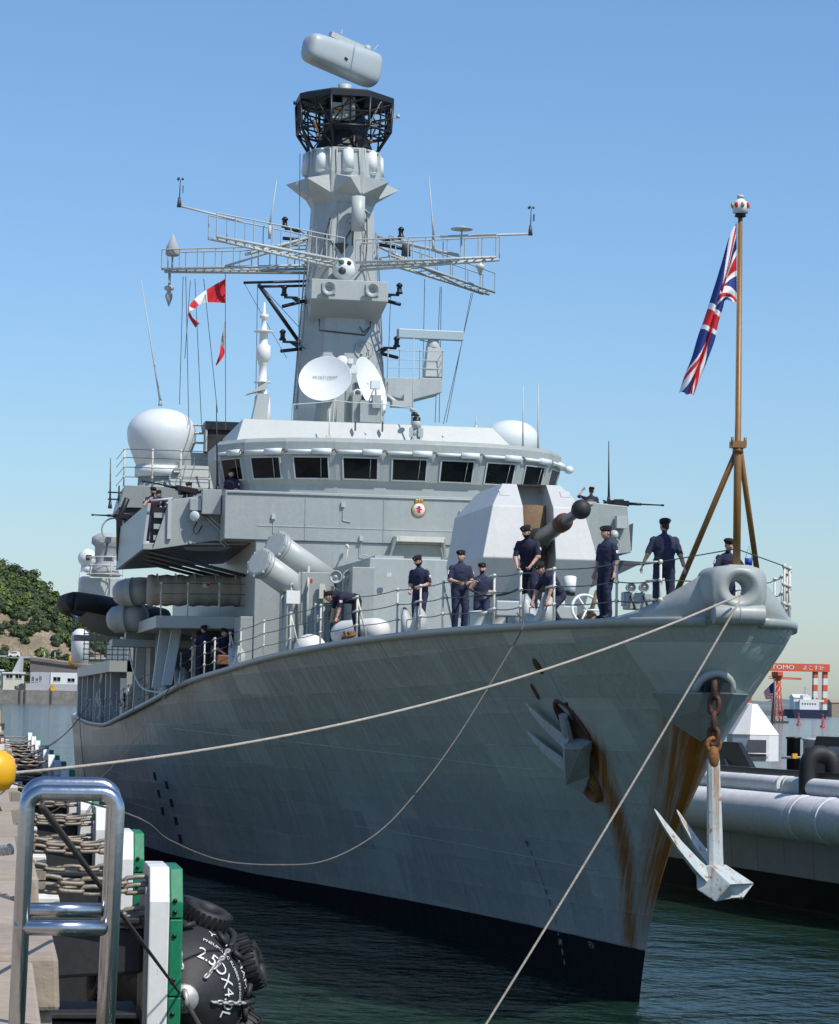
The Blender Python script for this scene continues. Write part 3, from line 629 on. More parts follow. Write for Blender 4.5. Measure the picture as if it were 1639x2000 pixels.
# black lattice top
lat = MB(); lz = [zz(300), zz(262), zz(207)]; lr = [1.22, 1.68, 1.74]
rng = [[Vector(p) for p in octa(r, z, c=.42)] for r, z in zip(lr, lz)]
lat.loft([octa(1.78, zz(207), c=.42), octa(1.78, zz(196), c=.42), octa(1.5, zz(190), c=.42)])
lattice = lat.build('lattice_platform', 'black', mast)
for k in range(8):
    mb = MB(); k2 = (k+1) % 8
    mb.tube([rng[0][k], rng[1][k], rng[2][k]], .055, 5)
    for lv in (1,): mb.tube([rng[lv][k], rng[lv][k2]], .05, 5)
    mid = [rng[1][k].lerp(rng[2][k], .5), rng[1][k2].lerp(rng[2][k2], .5)]; mb.tube(mid, .03, 4)
    m1 = rng[1][k].lerp(rng[1][k2], .5); m2 = rng[2][k].lerp(rng[2][k2], .5)
    for a_, b_ in ((rng[1][k], m2), (m2, rng[1][k2]), (rng[0][k], rng[1][k2]), (rng[0][k2], m1), (m1, m2), (rng[1][k], mid[1]), (mid[0], rng[2][k2])): mb.tube([a_, b_], .032, 4)
    ci = Vector((MX, MY, 0))
    for a_ in (rng[1][k], mid[0], rng[2][k]): mb.tube([a_, Vector((ci.x+(a_.x-ci.x)*.4, ci.y+(a_.y-ci.y)*.4, a_.z-.15))], .035, 4)
    mb.build('lattice_bay', 'black', lattice)
mb = MB(); mb.loft([octa(1.1, zz(300)), octa(.8, zz(262)), octa(.72, zz(205))]); mb.build('lattice_core', 'black', lattice)
mb = MB(); mb.box((MX-.45, MY-1.2, zz(232)), (.35, .3, .6)); mb.box((MX-.1, MY-1.25, zz(225)), (.3, .3, .9)); mb.tube([(MX+.12, MY-1.5, zz(250)), (MX+.12, MY-1.5, zz(195))], .09, 8); mb.build('cable_boxes', 'mastgrey', lattice)
mb = MB(); mb.box((MX-.4, MY-1.38, zz(230)), (.16, .06, .2)); mb.build('warning_plate', 'yellow', lattice)
for s_, y_ in ((-1, 213), (1, 228)):
    mb = MB(); mb.tube([(MX+s_*1.6, MY-.6, zz(y_+4)), (MX+s_*1.95, MY-.7, zz(y_+4))], .03, 5); mb.cyl((MX+s_*1.95, MY-.7, zz(y_+5)), (MX+s_*1.95, MY-.7, zz(y_-1)), .07); mb.build('mast_light', 'black' if s_ < 0 else 'upper', lattice)
for px_ in (-1.1, .9):
    mb = MB(); mb.tube([(MX+px_*1.2, MY-1.3, zz(252)), (MX+px_*.95, MY-1.25, zz(285))], .035, 5); mb.ball((MX+px_*.95, MY-1.25, zz(287)), .07, 8, 6); mb.build('hanging_cable', 'rust', lattice)
# rotating search radar: a lozenge-shaped housing
mb = MB(); mb.cyl((MX, MY, zz(196)), (MX, MY, zz(184)), .85, .8, 20); mb.cyl((MX, MY, zz(186)), (MX, MY, zz(166)), .2, .26, 16); ped = mb.build('radar_pedestal', 'mastgrey', mast)
RC = Vector((MX-.13, MY, zz(119)+.06)); T = Matrix.Rotation(R(10.5), 3, 'Y') @ Matrix.Rotation(R(24), 3, 'Z') @ Matrix.Rotation(R(-4), 3, 'X')
rings = []
for i in range(27):
    t = -1+2*i/26; w = 1.66*t; e = max(0., 1-abs(t)**7)**.5
    h = (.63+.08*t)*(.70+.30*e) if abs(t) < .999 else .34; dpt = .52*(.62+.38*e)
    if i in (0, 26): h *= .80; dpt *= .8
    ring = []
    for j in range(24):
        a = 2*math.pi*j/24; c, s_ = math.cos(a), math.sin(a); ex = .62
        ring.append(RC+T @ Vector((w+.10*s_*(1 if t > 0 else -1)*0, dpt*math.copysign(abs(c)**ex, c), h*math.copysign(abs(s_)**ex, s_))))
    rings.append(ring)
mb = MB(); mb.smooth = True; mb.loft(rings); rad = mb.build('search_radar', mat('radar housing', (.40, .455, .47), .38, var=.04, streak=.06), mast)
b_ = rad.modifiers.new('s', 'SUBSURF'); b_.levels = 1; b_.render_levels = 1
mb = MB()
for u in (.02,): 
    for j in range(14): mb.ball(tuple(RC+T @ Vector((.15, -.545, .5-.075*j))), .018, 5, 4)
mb.build('seam_bolts', 'darkgrey', rad)
mb = MB(); c = RC+T @ Vector((.1, .05, .74)); mb.box(c, (1.5, .22, .2), rz=R(24), ry=R(13)); mb.tube([RC+T @ Vector((-.5, 0, .62)), RC+T @ Vector((-.5, 0, .7))], .05); mb.build('interrogator_bar', 'upper', rad)
mb = MB(); mb.cyl(RC+T @ Vector((1.0, 0, .62)), RC+T @ Vector((1.02, 0, .86)), .13); mb.tube([RC+T @ Vector((1.2, 0, .6)), RC+T @ Vector((1.45, 0, 1.05))], .02, 5); mb.tube([RC+T @ Vector((-.25, 0, .7)), RC+T @ Vector((-.2, 0, 1.12))], .02, 5); mb.build('radar_fittings', 'mastgrey', rad)
mb = MB(); mb.box(RC+T @ Vector((-.12, -.53, -.12)), (.14, .05, .06), rz=R(24), ry=R(25)); mb.build('radar_vent', 'black', rad)
# front sponson box of the mast with two horns, and the optical director above it
fy = 48.4
zt, zm, zb = zz(560)-.0, zz(598), zz(630)
bw = 1.42
mb = MB(); mb.add([(MX-bw, fy, zt), (MX+bw, fy, zt), (MX+bw, MY-.6, zt), (MX-bw, MY-.6, zt), (MX-bw, fy, zm), (MX+bw, fy, zm), (MX+bw-.15, MY-1.1, zb), (MX-bw+.15, MY-1.1, zb)], [(0, 1, 2, 3), (0, 4, 5, 1), (4, 7, 6, 5), (1, 5, 6, 2), (0, 3, 7, 4)])
spb = mb.build('mast_sponson', 'mastgrey', mast, .02)
for x_ in (-.78, .82):
    mb = MB(); mb.box((MX+x_, fy-.03, zz(577)), (.5, .05, .42)); mb.lathe([(.06, -.02), (.10, .06), (.16, .14), (.26, .2), (.25, .21), (.12, .1)], (MX+x_, fy-.04, zz(578)), (-.12, -1, -.1), 18, False); mb.build('horn', 'greyclean', spb)
mb = MB(); ec = Vector((MX-.12, MY-1.75, zz(533))); mb.ball(ec, .44, 20, 14); mb.tube([ec, ec+Vector((0, 1, 0))], .25, 10); eo = mb.build('optical_director', 'palewhite', mast)
for dx, dz, r, m_ in ((-.14, .2, .10, 'lens'), (.13, .18, .085, 'gunmetal'), (-.12, -.12, .14, 'darkgrey')):
    d = Vector((dx, -math.sqrt(max(.01, .44**2-dx*dx-dz*dz)), dz)); mb = MB(); mb.cyl(ec+d*.9, ec+d*1.06, r, n=14); mb.build('director_lens', m_, eo)
# tall flat aerial panel, platforms and brackets on the mast face
p = (-0.01, 49.2, 24.57); mb = MB(); mb.cyl((p[0], 49.3, zz(395)), (p[0], 49.3, zz(458)), .25, .25, 14); mb.tube([(p[0], 49.3, zz(430)), (MX, MY-1, zz(440))], .06); mb.tube([(p[0], 49.3, zz(410)), (MX+.9, MY-1, zz(420))], .05); mb.build('aerial_panel', 'upper', mast)
mb = MB(); mb.add([(MX-.45, MY-1.17, zz(480)), (MX+.15, MY-1.17, zz(480)), (MX-.15, MY-1.5, zz(480)), (MX-.15, MY-1.2, zz(502))], [(0, 1, 2), (0, 2, 3), (2, 1, 3), (0, 3, 1)]); mb.build('bracket', 'darkgrey', mast)
random.seed(5)
for k in range(12):     # cable runs up the front face
    x = MX-1.0+random.random()*2.; z0 = zz(550-random.random()*90); h = .6+random.random()*1.6
    mb = MB(); yf = MY-1.24; mb.tube([(x, yf, z0), (x+.05, yf+.03, z0+h*.5), (x+random.uniform(-.25, .25), yf+.05, z0+h)], .022, 4); mb.build('cable_run', random.choice(['darkgrey', 'mastgrey']), mast)
mb = MB(); mb.tube([(MX-.95, MY-1.42, zz(628)), (MX-.95, MY-1.47, zz(650)), (MX+.75, MY-1.47, zz(656)), (MX+.95, MY-1.44, zz(640)), (MX+.95, MY-1.42, zz(628))], .028, 5); mb.tube(spline([(MX+.55, MY-1.46, zz(640)), (MX+.7, MY-1.5, zz(650)), (MX+.9, MY-1.47, zz(640))], 5), .02, 4); mb.build('conduit_loop', 'darkgrey', mast)
mb = MB(); mb.torus((MX+.72, MY-1.52, zz(685)), .34, .03, (0, 1, 0), 16, 5)
for k in range(3): mb.ball((MX+.72+.18*math.cos(k*2.1), MY-1.54, zz(685)+.18*math.sin(k*2.1)), .05, 6, 5)
mb.build('mast_hatch', 'mastgrey', mast)
for s_ in (-1, 1):      # ladders and edge flanges
    mb = MB()
    for x in (0, .3): mb.tube([(MX+s_*(1.64+x*.3), MY-.6+x, zz(800)), (MX+s_*(1.22+x*.3), MY-.6+x, zz(450))], .03, 4)
    for i in range(24): t = i/24; mb.tube([(MX+s_*(1.64-.42*t), MY-.6, zz(800)*(1-t)+zz(450)*t), (MX+s_*(1.73-.42*t), MY-.3, zz(800)*(1-t)+zz(450)*t)], .015, 4)
    mb.build('mast_ladder', 'mastgrey', mast)
# ------------------------------------------------------------------ yards
def yard(name, a, b, w, h, railh, m_='upper', n=6, posts=True):
    a, b = Vector(a), Vector(b); d = (b-a); t = d.normalized(); s_ = Vector((-t.y, t.x, 0)).normalized()
    mb = MB()
    for k in (-1, 1): mb.tube([a+s_*w*k, b+s_*w*k*.8], .055, 5)
    for i in range(n*2):
        u = (i+.5)/(n*2); mb.box(a+d*u, (.06, w*2, .03), rz=math.atan2(t.y, t.x))
    mb.tube([a+Vector((0, 0, -.22)), b+Vector((0, 0, -.05))], .06, 5)
    y = mb.build(name, m_, mast)
    if posts:
        for k in (-1, 1):
            mb = MB()
            for i in range(n+1): p = a+d*(i/n)+s_*w*k*(1-.2*i/n); mb.tube([p, p+Vector((0, 0, railh))], .022, 4)
            mb.tube([a+s_*w*k+Vector((0, 0, railh)), b+s_*w*k*.8+Vector((0, 0, railh))], .025, 4); mb.build('yard_rail', m_, y)
    return y
A1 = (-1.56, 51.0, 22.36); B1 = (-6.8, 53.5, 22.39)
ys_l = yard('lower_yard', A1, B1, .4, .3, .75, 'mastgrey', 8)
A2 = (1.15, 51.0, 22.91); B2 = (5.97, 54.5, 22.25); yp_l = yard('lower_yard', A2, B2, .4, .3, .75, 'mastgrey', 7)
A3 = (-0.68, 49.4, 22.33); B3 = (-5.55, 47.3, 22.65); ys_u = yard('upper_yard', A3, B3, .38, .3, .85, 'upper', 7)
A4 = (0.05, 49.4, 22.29); B4 = (4.88, 47.3, 22.39); yp_u = yard('upper_yard', A4, B4, .38, .3, .85, 'upper', 8)
mb = MB(); mb.tube([(-1.74, 50.5, 23.37), (-4.27, 48.0, 22.22)], .06, 5); mb.tube([(-1.74, 50.5, 23.27), (-4.63, 52.0, 22.41)], .05, 5); mb.build('yard_brace', 'upper', ys_u)
mb = MB(); mb.tube([(0.92, 50.5, 23.53), (3.64, 48.0, 22.54)], .07, 5); mb.tube([(1.0, 51.0, 23.29), (4.67, 53.0, 22.21)], .06, 5); mb.build('yard_brace', 'upper', yp_u)
# boom arms carrying the wind vanes
for (a_, b_, top, nm) in (((-4.52, 47.6, 23.35), (-6.79, 47.0, 23.69), 350, ys_u), ((2.79, 47.6, 23.15), (6.02, 47.0, 23.3), 403, yp_u)):
    mb = MB(); mb.tube([a_, b_], .045, 5); va = mb.build('vane_boom', 'upper', nm)
    x, y, z = b_; H_ = .95
    mb = MB(); mb.cyl((x, y, z-.05), (x, y, z+.3), .09, .05, 8); mb.tube([(x, y, z+.2), (x+.02, y, z+H_)], .02, 5); mb.box((x+.12, y, z+.6), (.02, .2, .25))
    for k in range(3): mb.ball((x+.1*math.cos(k*2.1), y+.1*math.sin(k*2.1), z+H_+.02), .05, 6, 5)
    mb.build('anemometer', 'darkgrey', va)
# yard fittings
p = Vector((-6.53, 53.3, 22.98)); mb = MB(); mb.lathe([(.22, -.05), (.27, 0), (.25, .25), (.02, .78)], p, n=16); mb.tube([p, p+Vector((0, 0, -.55))], .04, 5); mb.build('cone_aerial', 'canvasgrey', ys_l)
p = Vector((-6.61, 53.5, 22.17)); mb = MB(); mb.lathe([(.05, .3), (.05, -.35), (.19, -.4), (.19, -.5), (.07, -.58), (.16, -.75), (.02, -1.15)], p, n=12); mb.build('pendant_aerial', 'mastgrey', ys_l)
p = Vector((3.57, 47.5, 23.45)); mb = MB(); mb.lathe([(.02, .12), (.12, .1), (.2, .05), (.42, 0), (.4, -.03)], p, n=20); mb.tube([p, p+Vector((0, 0, -.6))], .03, 5); mb.build('disc_aerial', 'mastgrey', yp_u)
p = Vector((5.32, 53.0, 23.08)); mb = MB(); mb.lathe([(.04, -.4), (.12, -.15), (.17, -.1), (.17, 0), (.05, .05), (.11, .2), (.04, .32)], p, n=12); mb.build('lamp_aerial', 'stan', yp_l)
p = Vector((1.92, 50.0, 22.78)); mb = MB(); mb.lathe([(.18, 0), (.15, .5), (.1, .52)], p, n=12); mb.build('mast_drum', 'darkgrey', yp_l)
for px0, pt, bb in (((-3.4, 48.2, 23.36), (-3.18, 48.2, 25.03), ys_u), ((2.61, 48.0, 23.21), (2.4, 48.0, 25.47), yp_u)):
    mb = MB(); a_, b_ = Vector(px0), Vector(pt); mb.tube([a_, a_.lerp(b_, .3), b_], .03, 6, [.045, .03, .012]); mb.cyl(a_-Vector((0, 0, .5)), a_, .05, .06, 8); mb.build('whip_aerial', 'upper', bb)
# black spur yard with its strut
mb = MB(); mb.tube([(-4.07, 50.5, 21.58), (-1.6, 51.0, 21.83)], .055, 6); mb.tube([(-3.52, 50.5, 21.46), (-1.55, 51.4, 21.72)], .055, 6); mb.tube([(-3.52, 50.5, 21.55), (-1.84, 51.0, 19.45)], .075, 6); mb.tube([(-3.38, 50.5, 21.46), (-1.89, 51.0, 20.06)], .012, 4); mb.build('signal_spur', 'black', mast)
# navigation lanterns on brackets
for px0, px1, s_ in (((-2.63, 50.0, 19.47), (-1.69, 50.5, 19.23), 1), ((-2.61, 50.0, 21.13), (-1.65, 50.5, 21.04), 1), ((-2.59, 50.5, 23.77), (-1.59, 50.8, 23.33), 1), ((1.64, 50.0, 19.4), (1.09, 50.5, 19.16), -1), ((1.7, 50.0, 21.4), (1.11, 50.5, 21.18), -1), ((1.72, 50.0, 23.51), (0.97, 50.5, 23.25), -1)):
    a_, b_ = Vector(px0), Vector(px1); mb = MB(); mb.lathe([(.13, -.05), (.13, .02), (.09, .04), (.09, .22), (.13, .24), (.11, .3), (.04, .36)], a_, n=10); mb.box(a_+Vector((.25*s_, 0, -.1)), (.5, .1, .08)); mb.add([a_+Vector((.2*s_, 0, -.1)), a_+Vector((.6*s_, 0, -.1)), a_+Vector((.6*s_, 0, -.35)), a_+Vector((.4*s_, .1, -.1))], [(0, 1, 2), (0, 1, 3), (1, 2, 3)]); mb.tube([a_+Vector((-.05*s_, 0, -.45)), b_], .07, 5); mb.tube(spline([a_+Vector((.5*s_, 0, -.1)), a_+Vector((.8*s_, 0, -.3)), b_], 4), .02, 4); mb.build('navigation_lantern', ['black', 'mastgrey'][0], mast)
# ------------------------------------------------------------------ dishes at the mast foot
def dish(name, c, n_, r, ry, m_='dish'):
    c = Vector(c); x, y, d = frame(n_); mb = MB(); mb.smooth = True; rings = []
    for k, h in ((.02, -.2), (.4, -.165), (.75, -.07), (1, .02), (1.02, .03), (1.0, -.0), (.6, -.16), (.2, -.24)):
        rings.append([c+d*h*r+x*r*k*math.cos(2*math.pi*j/32)+y*ry*k*math.sin(2*math.pi*j/32) for j in range(32)])
    mb.loft(rings); return mb.build(name, m_, ship)
d1c = Vector((-1.78, 44.2, 17.34)); d1 = dish('satellite_dish', d1c, (-.30, -.88, .36), .92, .86)
mb = MB(); mb.box(d1c+Vector((.2, .7, -.2)), (.5, .6, .7)); mb.cyl(d1c+Vector((.2, .8, -.5)), (d1c.x+.2, 45.8, 15.4), .35, .45, 12); mb.build('dish_mount', 'grey', d1)
mb = MB(); p = Vector((-1.14, 44.6, 18.02)); mb.lathe([(.2, 0), (.21, .05), (.02, .07)], p, (-.2, -1, .1), 16); mb.box(p+Vector((.3, 0, .02)), (.18, .2, .18)); mb.build('feed_horn', 'dish', d1)
t = text_mesh('DO NOT PAINT', .13); dn = Vector((-.30, -.88, .36)).normalized(); dr_ = Vector((.945, -.322, 0)); du = dn.cross(dr_)*-1
if du.z < 0: du = -du
for v in t.vertices: v.co = d1c+dr_*(v.co.x-.05)+du*(v.co.y+.12)+dn*(-.115)
t.materials.clear(); t.materials.append(M['darkgrey']); put('dish_lettering', t, d1)
d2c = Vector((0.19, 46.6, 17.48)); d2 = dish('satellite_dish', d2c, (.72, -.60, .32), .92, 1.05)
mb = MB(); mb.box(d2c+Vector((-.3, .5, -.3)), (.5, .6, .8)); mb.cyl(d2c+Vector((-.3, .5, -.5)), (d2c.x-.3, 45.5, 15.4), .3, .4, 12); mb.box((-0.17, 44.3, 16.24), (.75, .6, .75)); mb.build('dish_mount', 'grey', d2)
mb = MB(); p = Vector((-0.05, 43.9, 17.16)); mb.box(p, (.32, .3, .28)); mb.tube([p, p+Vector((-.25, .4, -.8))], .03, 4); mb.tube([p, p+Vector((.15, .5, -.8))], .03, 4); mb.build('feed_box', 'palewhite', d2)
mb = MB(); p = Vector((-0.71, 44.8, 17.78)); mb.box(p, (.28, .25, .3)); mb.ball(p+Vector((-.15, -.05, .15)), .13, 8, 6); mb.build('camera_head', 'palewhite', mast)
mb = MB(); p = Vector((-0.6, 44.3, 16.89)); mb.lathe([(.15, .5), (.16, 0), (.11, -.01), (.1, .2)], p, (-.1, 1, 0), 14, False); mb.build('tracker_tube', 'palewhite', mast)
mb = MB(); mb.box((-0.63, 44.5, 16.34), (.3, .5, 1.)); mb.box((0.01, 44.0, 16.58), (.3, .3, .45)); mb.tube([(0.19, 44.0, 16.64), (0.24, 44.0, 16.1)], .06); mb.box((-0.84, 45.0, 16.56), (.2, .4, 1.2)); mb.build('equipment_boxes', 'grey', mast)
# roof rails round the mast foot
mb = MB(); pts = [(-2.97, 43.5, 16.32), (-2.12, 43.5, 16.41), (-1.55, 43.5, 16.5), (-0.87, 43.5, 16.47), (0.12, 43.5, 16.44), (1.2, 43.5, 16.35)]
mb.tube(pts, .02, 4)
for p in pts[::2]+[pts[-1]]: mb.tube([p, (p[0]-.02, p[1], 15.5)], .03, 4)
mb.build('roof_rail', 'upper', upw)
# ------------------------------------------------------------------ navigation radar on its sponson
s0 = 47.6
mb = MB(); P8 = [(0.87, 47.6, 17.25), (1.77, 47.6, 17.09), (2.97, 47.6, 17.44), (2.96, 47.6, 17.96), (0.85, 47.6, 17.9)]
f = [Vector(p) for p in P8]; g = [p+Vector((0, 1.5, 0)) for p in f]
mb.add(f+g, [(0, 1, 2, 3, 4), (5, 9, 8, 7, 6), (0, 5, 6, 1), (1, 6, 7, 2), (2, 7, 8, 3), (3, 8, 9, 4), (4, 9, 5, 0)]); ns = mb.build('radar_sponson', 'mastgrey', mast, .02)
mb = MB(); mb.tube([(0.79, 47.6, 17.32), (1.41, 47.4, 16.87)], .09, 5); mb.box((1.42, 47.4, 16.91), (.7, .6, .2)); mb.box((1.68, 47.6, 17.09), (.3, .5, .4)); mb.build('sponson_knee', 'greyclean', ns)
b0, b1 = Vector((2.69, 48.1, 18.01)), Vector((2.69, 48.1, 19.1))
mb = MB(); mb.loft([[b0+Vector((a_*.33, c_*.33, 0)) for a_, c_ in ((-1, -1), (1, -1), (1, 1), (-1, 1))], [b1+Vector((a_*.24, c_*.24, 0)) for a_, c_ in ((-1, -1), (1, -1), (1, 1), (-1, 1))]]); mb.cyl(b1, b1+Vector((0, 0, .3)), .27, .2, 14); mb.build('radar_pedestal', 'upper', ns, .02)
a_, b_ = Vector((1.32, 47.8, 19.55)), Vector((3.79, 48.1, 19.58)); c = (a_+b_)/2; d = b_-a_
mb = MB(); mb.box(c, (d.length, .3, .33), rz=math.atan2(d.y, d.x), ry=-math.asin(d.z/d.length)); mb.tube([c-Vector((.0, 0, .2)), b1+Vector((0, 0, .25))], .12, 8); mb.tube([c+Vector((-.4, 0, -.2)), b1+Vector((0, 0, .2))], .03, 4); nr = mb.build('navigation_radar', mat('radar bar grey', (.36, .45, .48), .4, var=.03), ns, .02)
mb = MB()
for k, z_ in enumerate((.35, .65, .98)):
    for i in range(4): pass
posts = [(0.95, 47.6, 17.9), (1.38, 47.6, 17.92), (2.13, 47.6, 17.93), (2.96, 47.6, 17.94), (3.21, 49.0, 18.12)]
rp = MB()
for p in posts: rp.tube([p, (p[0], p[1], p[2]+1.0)], .025, 4); rp.ball((p[0], p[1], p[2]+1.), .04, 6, 4)
for z_ in (.35, .65, .98): rp.tube([(p[0], p[1], p[2]+z_) for p in posts], .016, 4)
rp.build('sponson_rail', 'upper', ns)
# ------------------------------------------------------------------ satellite radomes and the structure under the starboard one
def radome(c, r, hgt, name='satellite_radome'):
    mb = MB(); prof = [(r*.62, -hgt*.62), (r*.70, -hgt*.60), (r*.86, -hgt*.30), (r*.97, -.08*hgt), (r, .12*hgt)]
    for i in range(1, 9): t = R(90*i/8); prof.append((r*math.cos(t)**.9 if i < 8 else .001, .12*hgt+r*.72*math.sin(t)))
    mb.lathe(prof, c, n=36); return mb.build(name, 'palewhite', ship)
rc = Vector((-6.99, 50.0, 15.59)); rd = radome(rc, 1.27, 1.75)
mb = MB(); mb.cyl((rc.x, 50, rc.z-1.4), (rc.x, 50, rc.z-1.02), .95, .95, 24); mb.bx(rc.x+.4, rc.x+.62, 48.9, 49.1, rc.z-1.28, rc.z-1.12); mb.build('radome_base', 'palewhite', rd)
mb = MB(); mb.cyl((rc.x, 50, 12.4), (rc.x, 50, rc.z-1.38), .9, .82, 24); mb.build('radome_pillar', 'grey', rd)
fx0 = (-8.46, 49.0, 13.65); fx1 = (-4.49, 49.0, 13.77)
mb = MB(); mb.hexa([(fx0[0]-.1, 48.6, 12.95), (-5.0, 48.6, 12.95), (-5.0, 53, 12.95), (fx0[0]-.1, 53, 12.95), (fx0[0]+.1, 48.5, 13.75), (-5.0, 48.5, 13.75), (-5.0, 53, 13.75), (fx0[0]+.1, 53, 13.75)]); rp_ = mb.build('radome_platform', 'grey', ship, .02)
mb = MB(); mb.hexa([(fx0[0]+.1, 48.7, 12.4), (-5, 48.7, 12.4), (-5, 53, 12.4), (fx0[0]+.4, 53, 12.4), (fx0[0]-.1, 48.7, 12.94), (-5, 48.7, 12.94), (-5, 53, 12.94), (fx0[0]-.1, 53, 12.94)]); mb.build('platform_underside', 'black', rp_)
mb = MB(); mb.bx(-6.9, -4.3, 49.5, 53, 13.75, 15.1); mb.hexa([(-6.9, 48.9, 13.76), (-4.4, 48.9, 13.76), (-4.4, 49.49, 13.76), (-6.9, 49.49, 13.76), (-6.6, 49.2, 14.6), (-4.4, 49.2, 14.6), (-4.4, 49.49, 14.6), (-6.6, 49.49, 14.6)]); mb.build('deckhouse', 'grey', rp_, .02)
for i, u in enumerate((0., .33, .66, 1.)):
    x = fx0[0]+.05+(fx1[0]-.9-fx0[0])*u; mb = MB(); mb.tube([(x, 48.5, 13.7), (x, 48.5, 15.05)], .03, 5)
    for z_ in (14.05, 14.4, 14.75, 15.05): mb.ball((x, 48.5, z_), .05, 6, 4)
    mb.build('stanchion', 'stan', rp_)
for z_ in (14.05, 14.4, 14.75, 15.05): mb = MB(); mb.tube([(fx0[0]+.05, 48.5, z_), (-4.9, 48.5, z_)], .014, 4); mb.build('guard_wire', 'wire', rp_)
for z_ in (14.05, 14.4, 14.75, 15.05): mb = MB(); mb.tube([(fx0[0]+.05, 48.5, z_), (fx0[0], 52.8, z_)], .014, 4); mb.build('guard_wire', 'wire', rp_)
rc2 = Vector((4.82, 44.0, 15.26)); radome(rc2, .98, 1.2)
# canvas-sided launcher box
p0, p1 = (-5.44, 49.0, 16.19), (-4.18, 49.0, 15.11)
mb = MB(); mb.bx(p0[0], p1[0]+.3, 49, 50.2, p1[2], p0[2]); lb = mb.build('decoy_locker', 'blackcanvas', ship, .04)
mb = MB(); mb.bx(p0[0]-.06, p1[0]+.3, 48.9, 50.3, p0[2]-.28, p0[2]+.02); mb.build('locker_lid', 'black', lb); mb = MB(); mb.tube([(p0[0]-.02, 48.95, p1[2]), (p0[0]-.02, 48.95, p0[2])], .05, 4); mb.build('locker_post', 'upper', lb)
mb = MB()
for z_ in (.35, .7, 1.0): mb.tube([(p0[0]-1.2, 49.5, p1[2]+z_), (p0[0], 49.5, p1[2]+z_)], .04, 4)
mb.build('locker_arms', 'upper', lb)
# direction-finder pole with discs, on its angled bracket
p = Vector((-4.35, 40.5, 15.77)); zt_ = (-4.4, 40.5, 19.37)[2]
mb = MB(); x, y = p.x, p.y; H_ = zt_-15.3
mb.lathe([(.33, 0), (.28, .55), (.25, .9), (.16, 1.0), (.16, 1.35), (.30, 1.37), (.30, 1.4), (.13, 1.42), (.13, 1.95), (.17, 2.0), (.17, 2.1), (.24, 2.14), (.24, 2.6), (.14, 2.66), (.14, 3.05), (.33, 3.07), (.33, 3.1), (.1, 3.12), (.08, 3.5), (.15, 3.55), (.15, 3.65), (.05, 3.68), (.03, H_)], (x, y, 15.3), n=14); df = mb.build('direction_finder', 'white', ship)
mb = MB(); q = Vector((-4.6, 40.2, 16.28)); mb.hexa([q+Vector(v) for v in ((-.3, -.1, -.05), (.35, -.1, .15), (.35, .5, .15), (-.3, .5, -.05), (-.1, -.1, .08), (.4, -.1, .42), (.4, .5, .42), (-.1, .5, .08))]); mb.hexa([(x-.38, 40, 15.3), (x+.1, 40, 15.3), (x+.1, 40.6, 15.3), (x-.38, 40.6, 15.3), (x-.2, 40, 16.25), (x+.2, 40, 16.25), (x+.2, 40.6, 16.25), (x-.2, 40.6, 16.25)]); mb.build('finder_bracket', 'upper', df)
# whip aerials
for a_, b_, m_ in (((4.62, 41.0, 14.76), (4.6, 41.0, 17.0), 'upper'), ((5.15, 41.0, 14.7), (5.13, 41.0, 17.09), 'upper'), ((7.64, 41.0, 13.2), (7.61, 41.0, 15.19), 'black'), ((-6.01, 37.8, 12.87), (-6.11, 37.8, 15.59), 'black'), ((-7.01, 51.0, 17.08), (-7.83, 51.0, 21.57), 'upper'), ((-8.8, 50.0, 13.15), (-8.83, 50.0, 14.83), 'darkgrey'), ((3.56, 44.0, 15.81), (3.56, 44.0, 16.23), 'upper')):
    a_, b_ = Vector(a_), Vector(b_); mb = MB(); mb.tube([a_, a_.lerp(b_, .35), b_], .03, 5, [.045, .03, .014]); mb.cyl(a_-Vector((0, 0, .15)), a_+Vector((0, 0, .1)), .08, .05, 8); mb.build('whip_aerial', m_, ship)
mb = MB(); q = (-8.79, 50.0, 13.34); 
for z_ in (0, .25): mb.tube([(q[0]-.1, 50, q[2]+z_), (q[0]+.6, 50, q[2]+z_)], .03, 4)
mb.tube([(q[0]+.3, 50, q[2]-.3), (q[0]+.3, 50, q[2]+.5)], .03, 4); mb.build('aerial_bracket', 'darkgrey', ship)
# ------------------------------------------------------------------ gun
GX, GY = -.25, 17.6
DZ = deck_z(GY)
def shield():
    mb = MB(); sw = .37
    # levels from base to roof: (z, half width, front y, rear y, rear half width)
    lv = [(8.35, 1.22, 16.0, 20.3, 1.1), (9.65, 1.42, 15.3, 20.9, 1.3), (10.93, 1.12, 15.7, 20.6, 1.15), (11.53, .73, 16.5, 19.6, .75)]
    L_ = []
    for z, hw, yf, yr, rw in lv: L_.append([(GX-hw, yf, z), (GX-sw, yf, z), (GX+sw, yf, z), (GX+hw, yf, z), (GX+rw, yr, z), (GX-rw, yr, z)])
    v = [p for r in L_ for p in r]; f = []
    for i in range(3):
        o, n = 6*i, 6*i+6
        f += [(o, o+1, n+1, n), (o+2, o+3, n+3, n+2), (o+3, o+4, n+4, n+3), (o+4, o+5, n+5, n+4), (o+5, o, n, n+5)]
    f += [(18, 19, 20, 21, 22, 23)]
    # slot side walls and back
    b = len(v)
    for x in (GX-sw, GX+sw): v += [(x, 17.0, 8.35), (x, 17.0, 9.65), (x, 17.0, 10.93), (x, 17.2, 11.528)]
    for i in range(3): f += [(6*i+1, b+i, b+i+1, 6*i+7), (6*i+8, b+5+i, b+4+i, 6*i+2)]
    f += [(b, b+4, b+5, b+1), (b+1, b+5, b+6, b+2), (b+2, b+6, b+7, b+3)]
    mb.add(v, f); return mb
turret = tag(bpy.data.objects.new('gun_part', None), '', '') if False else None
gun = shield().build('gun_shield', 'turret', ship, .02)
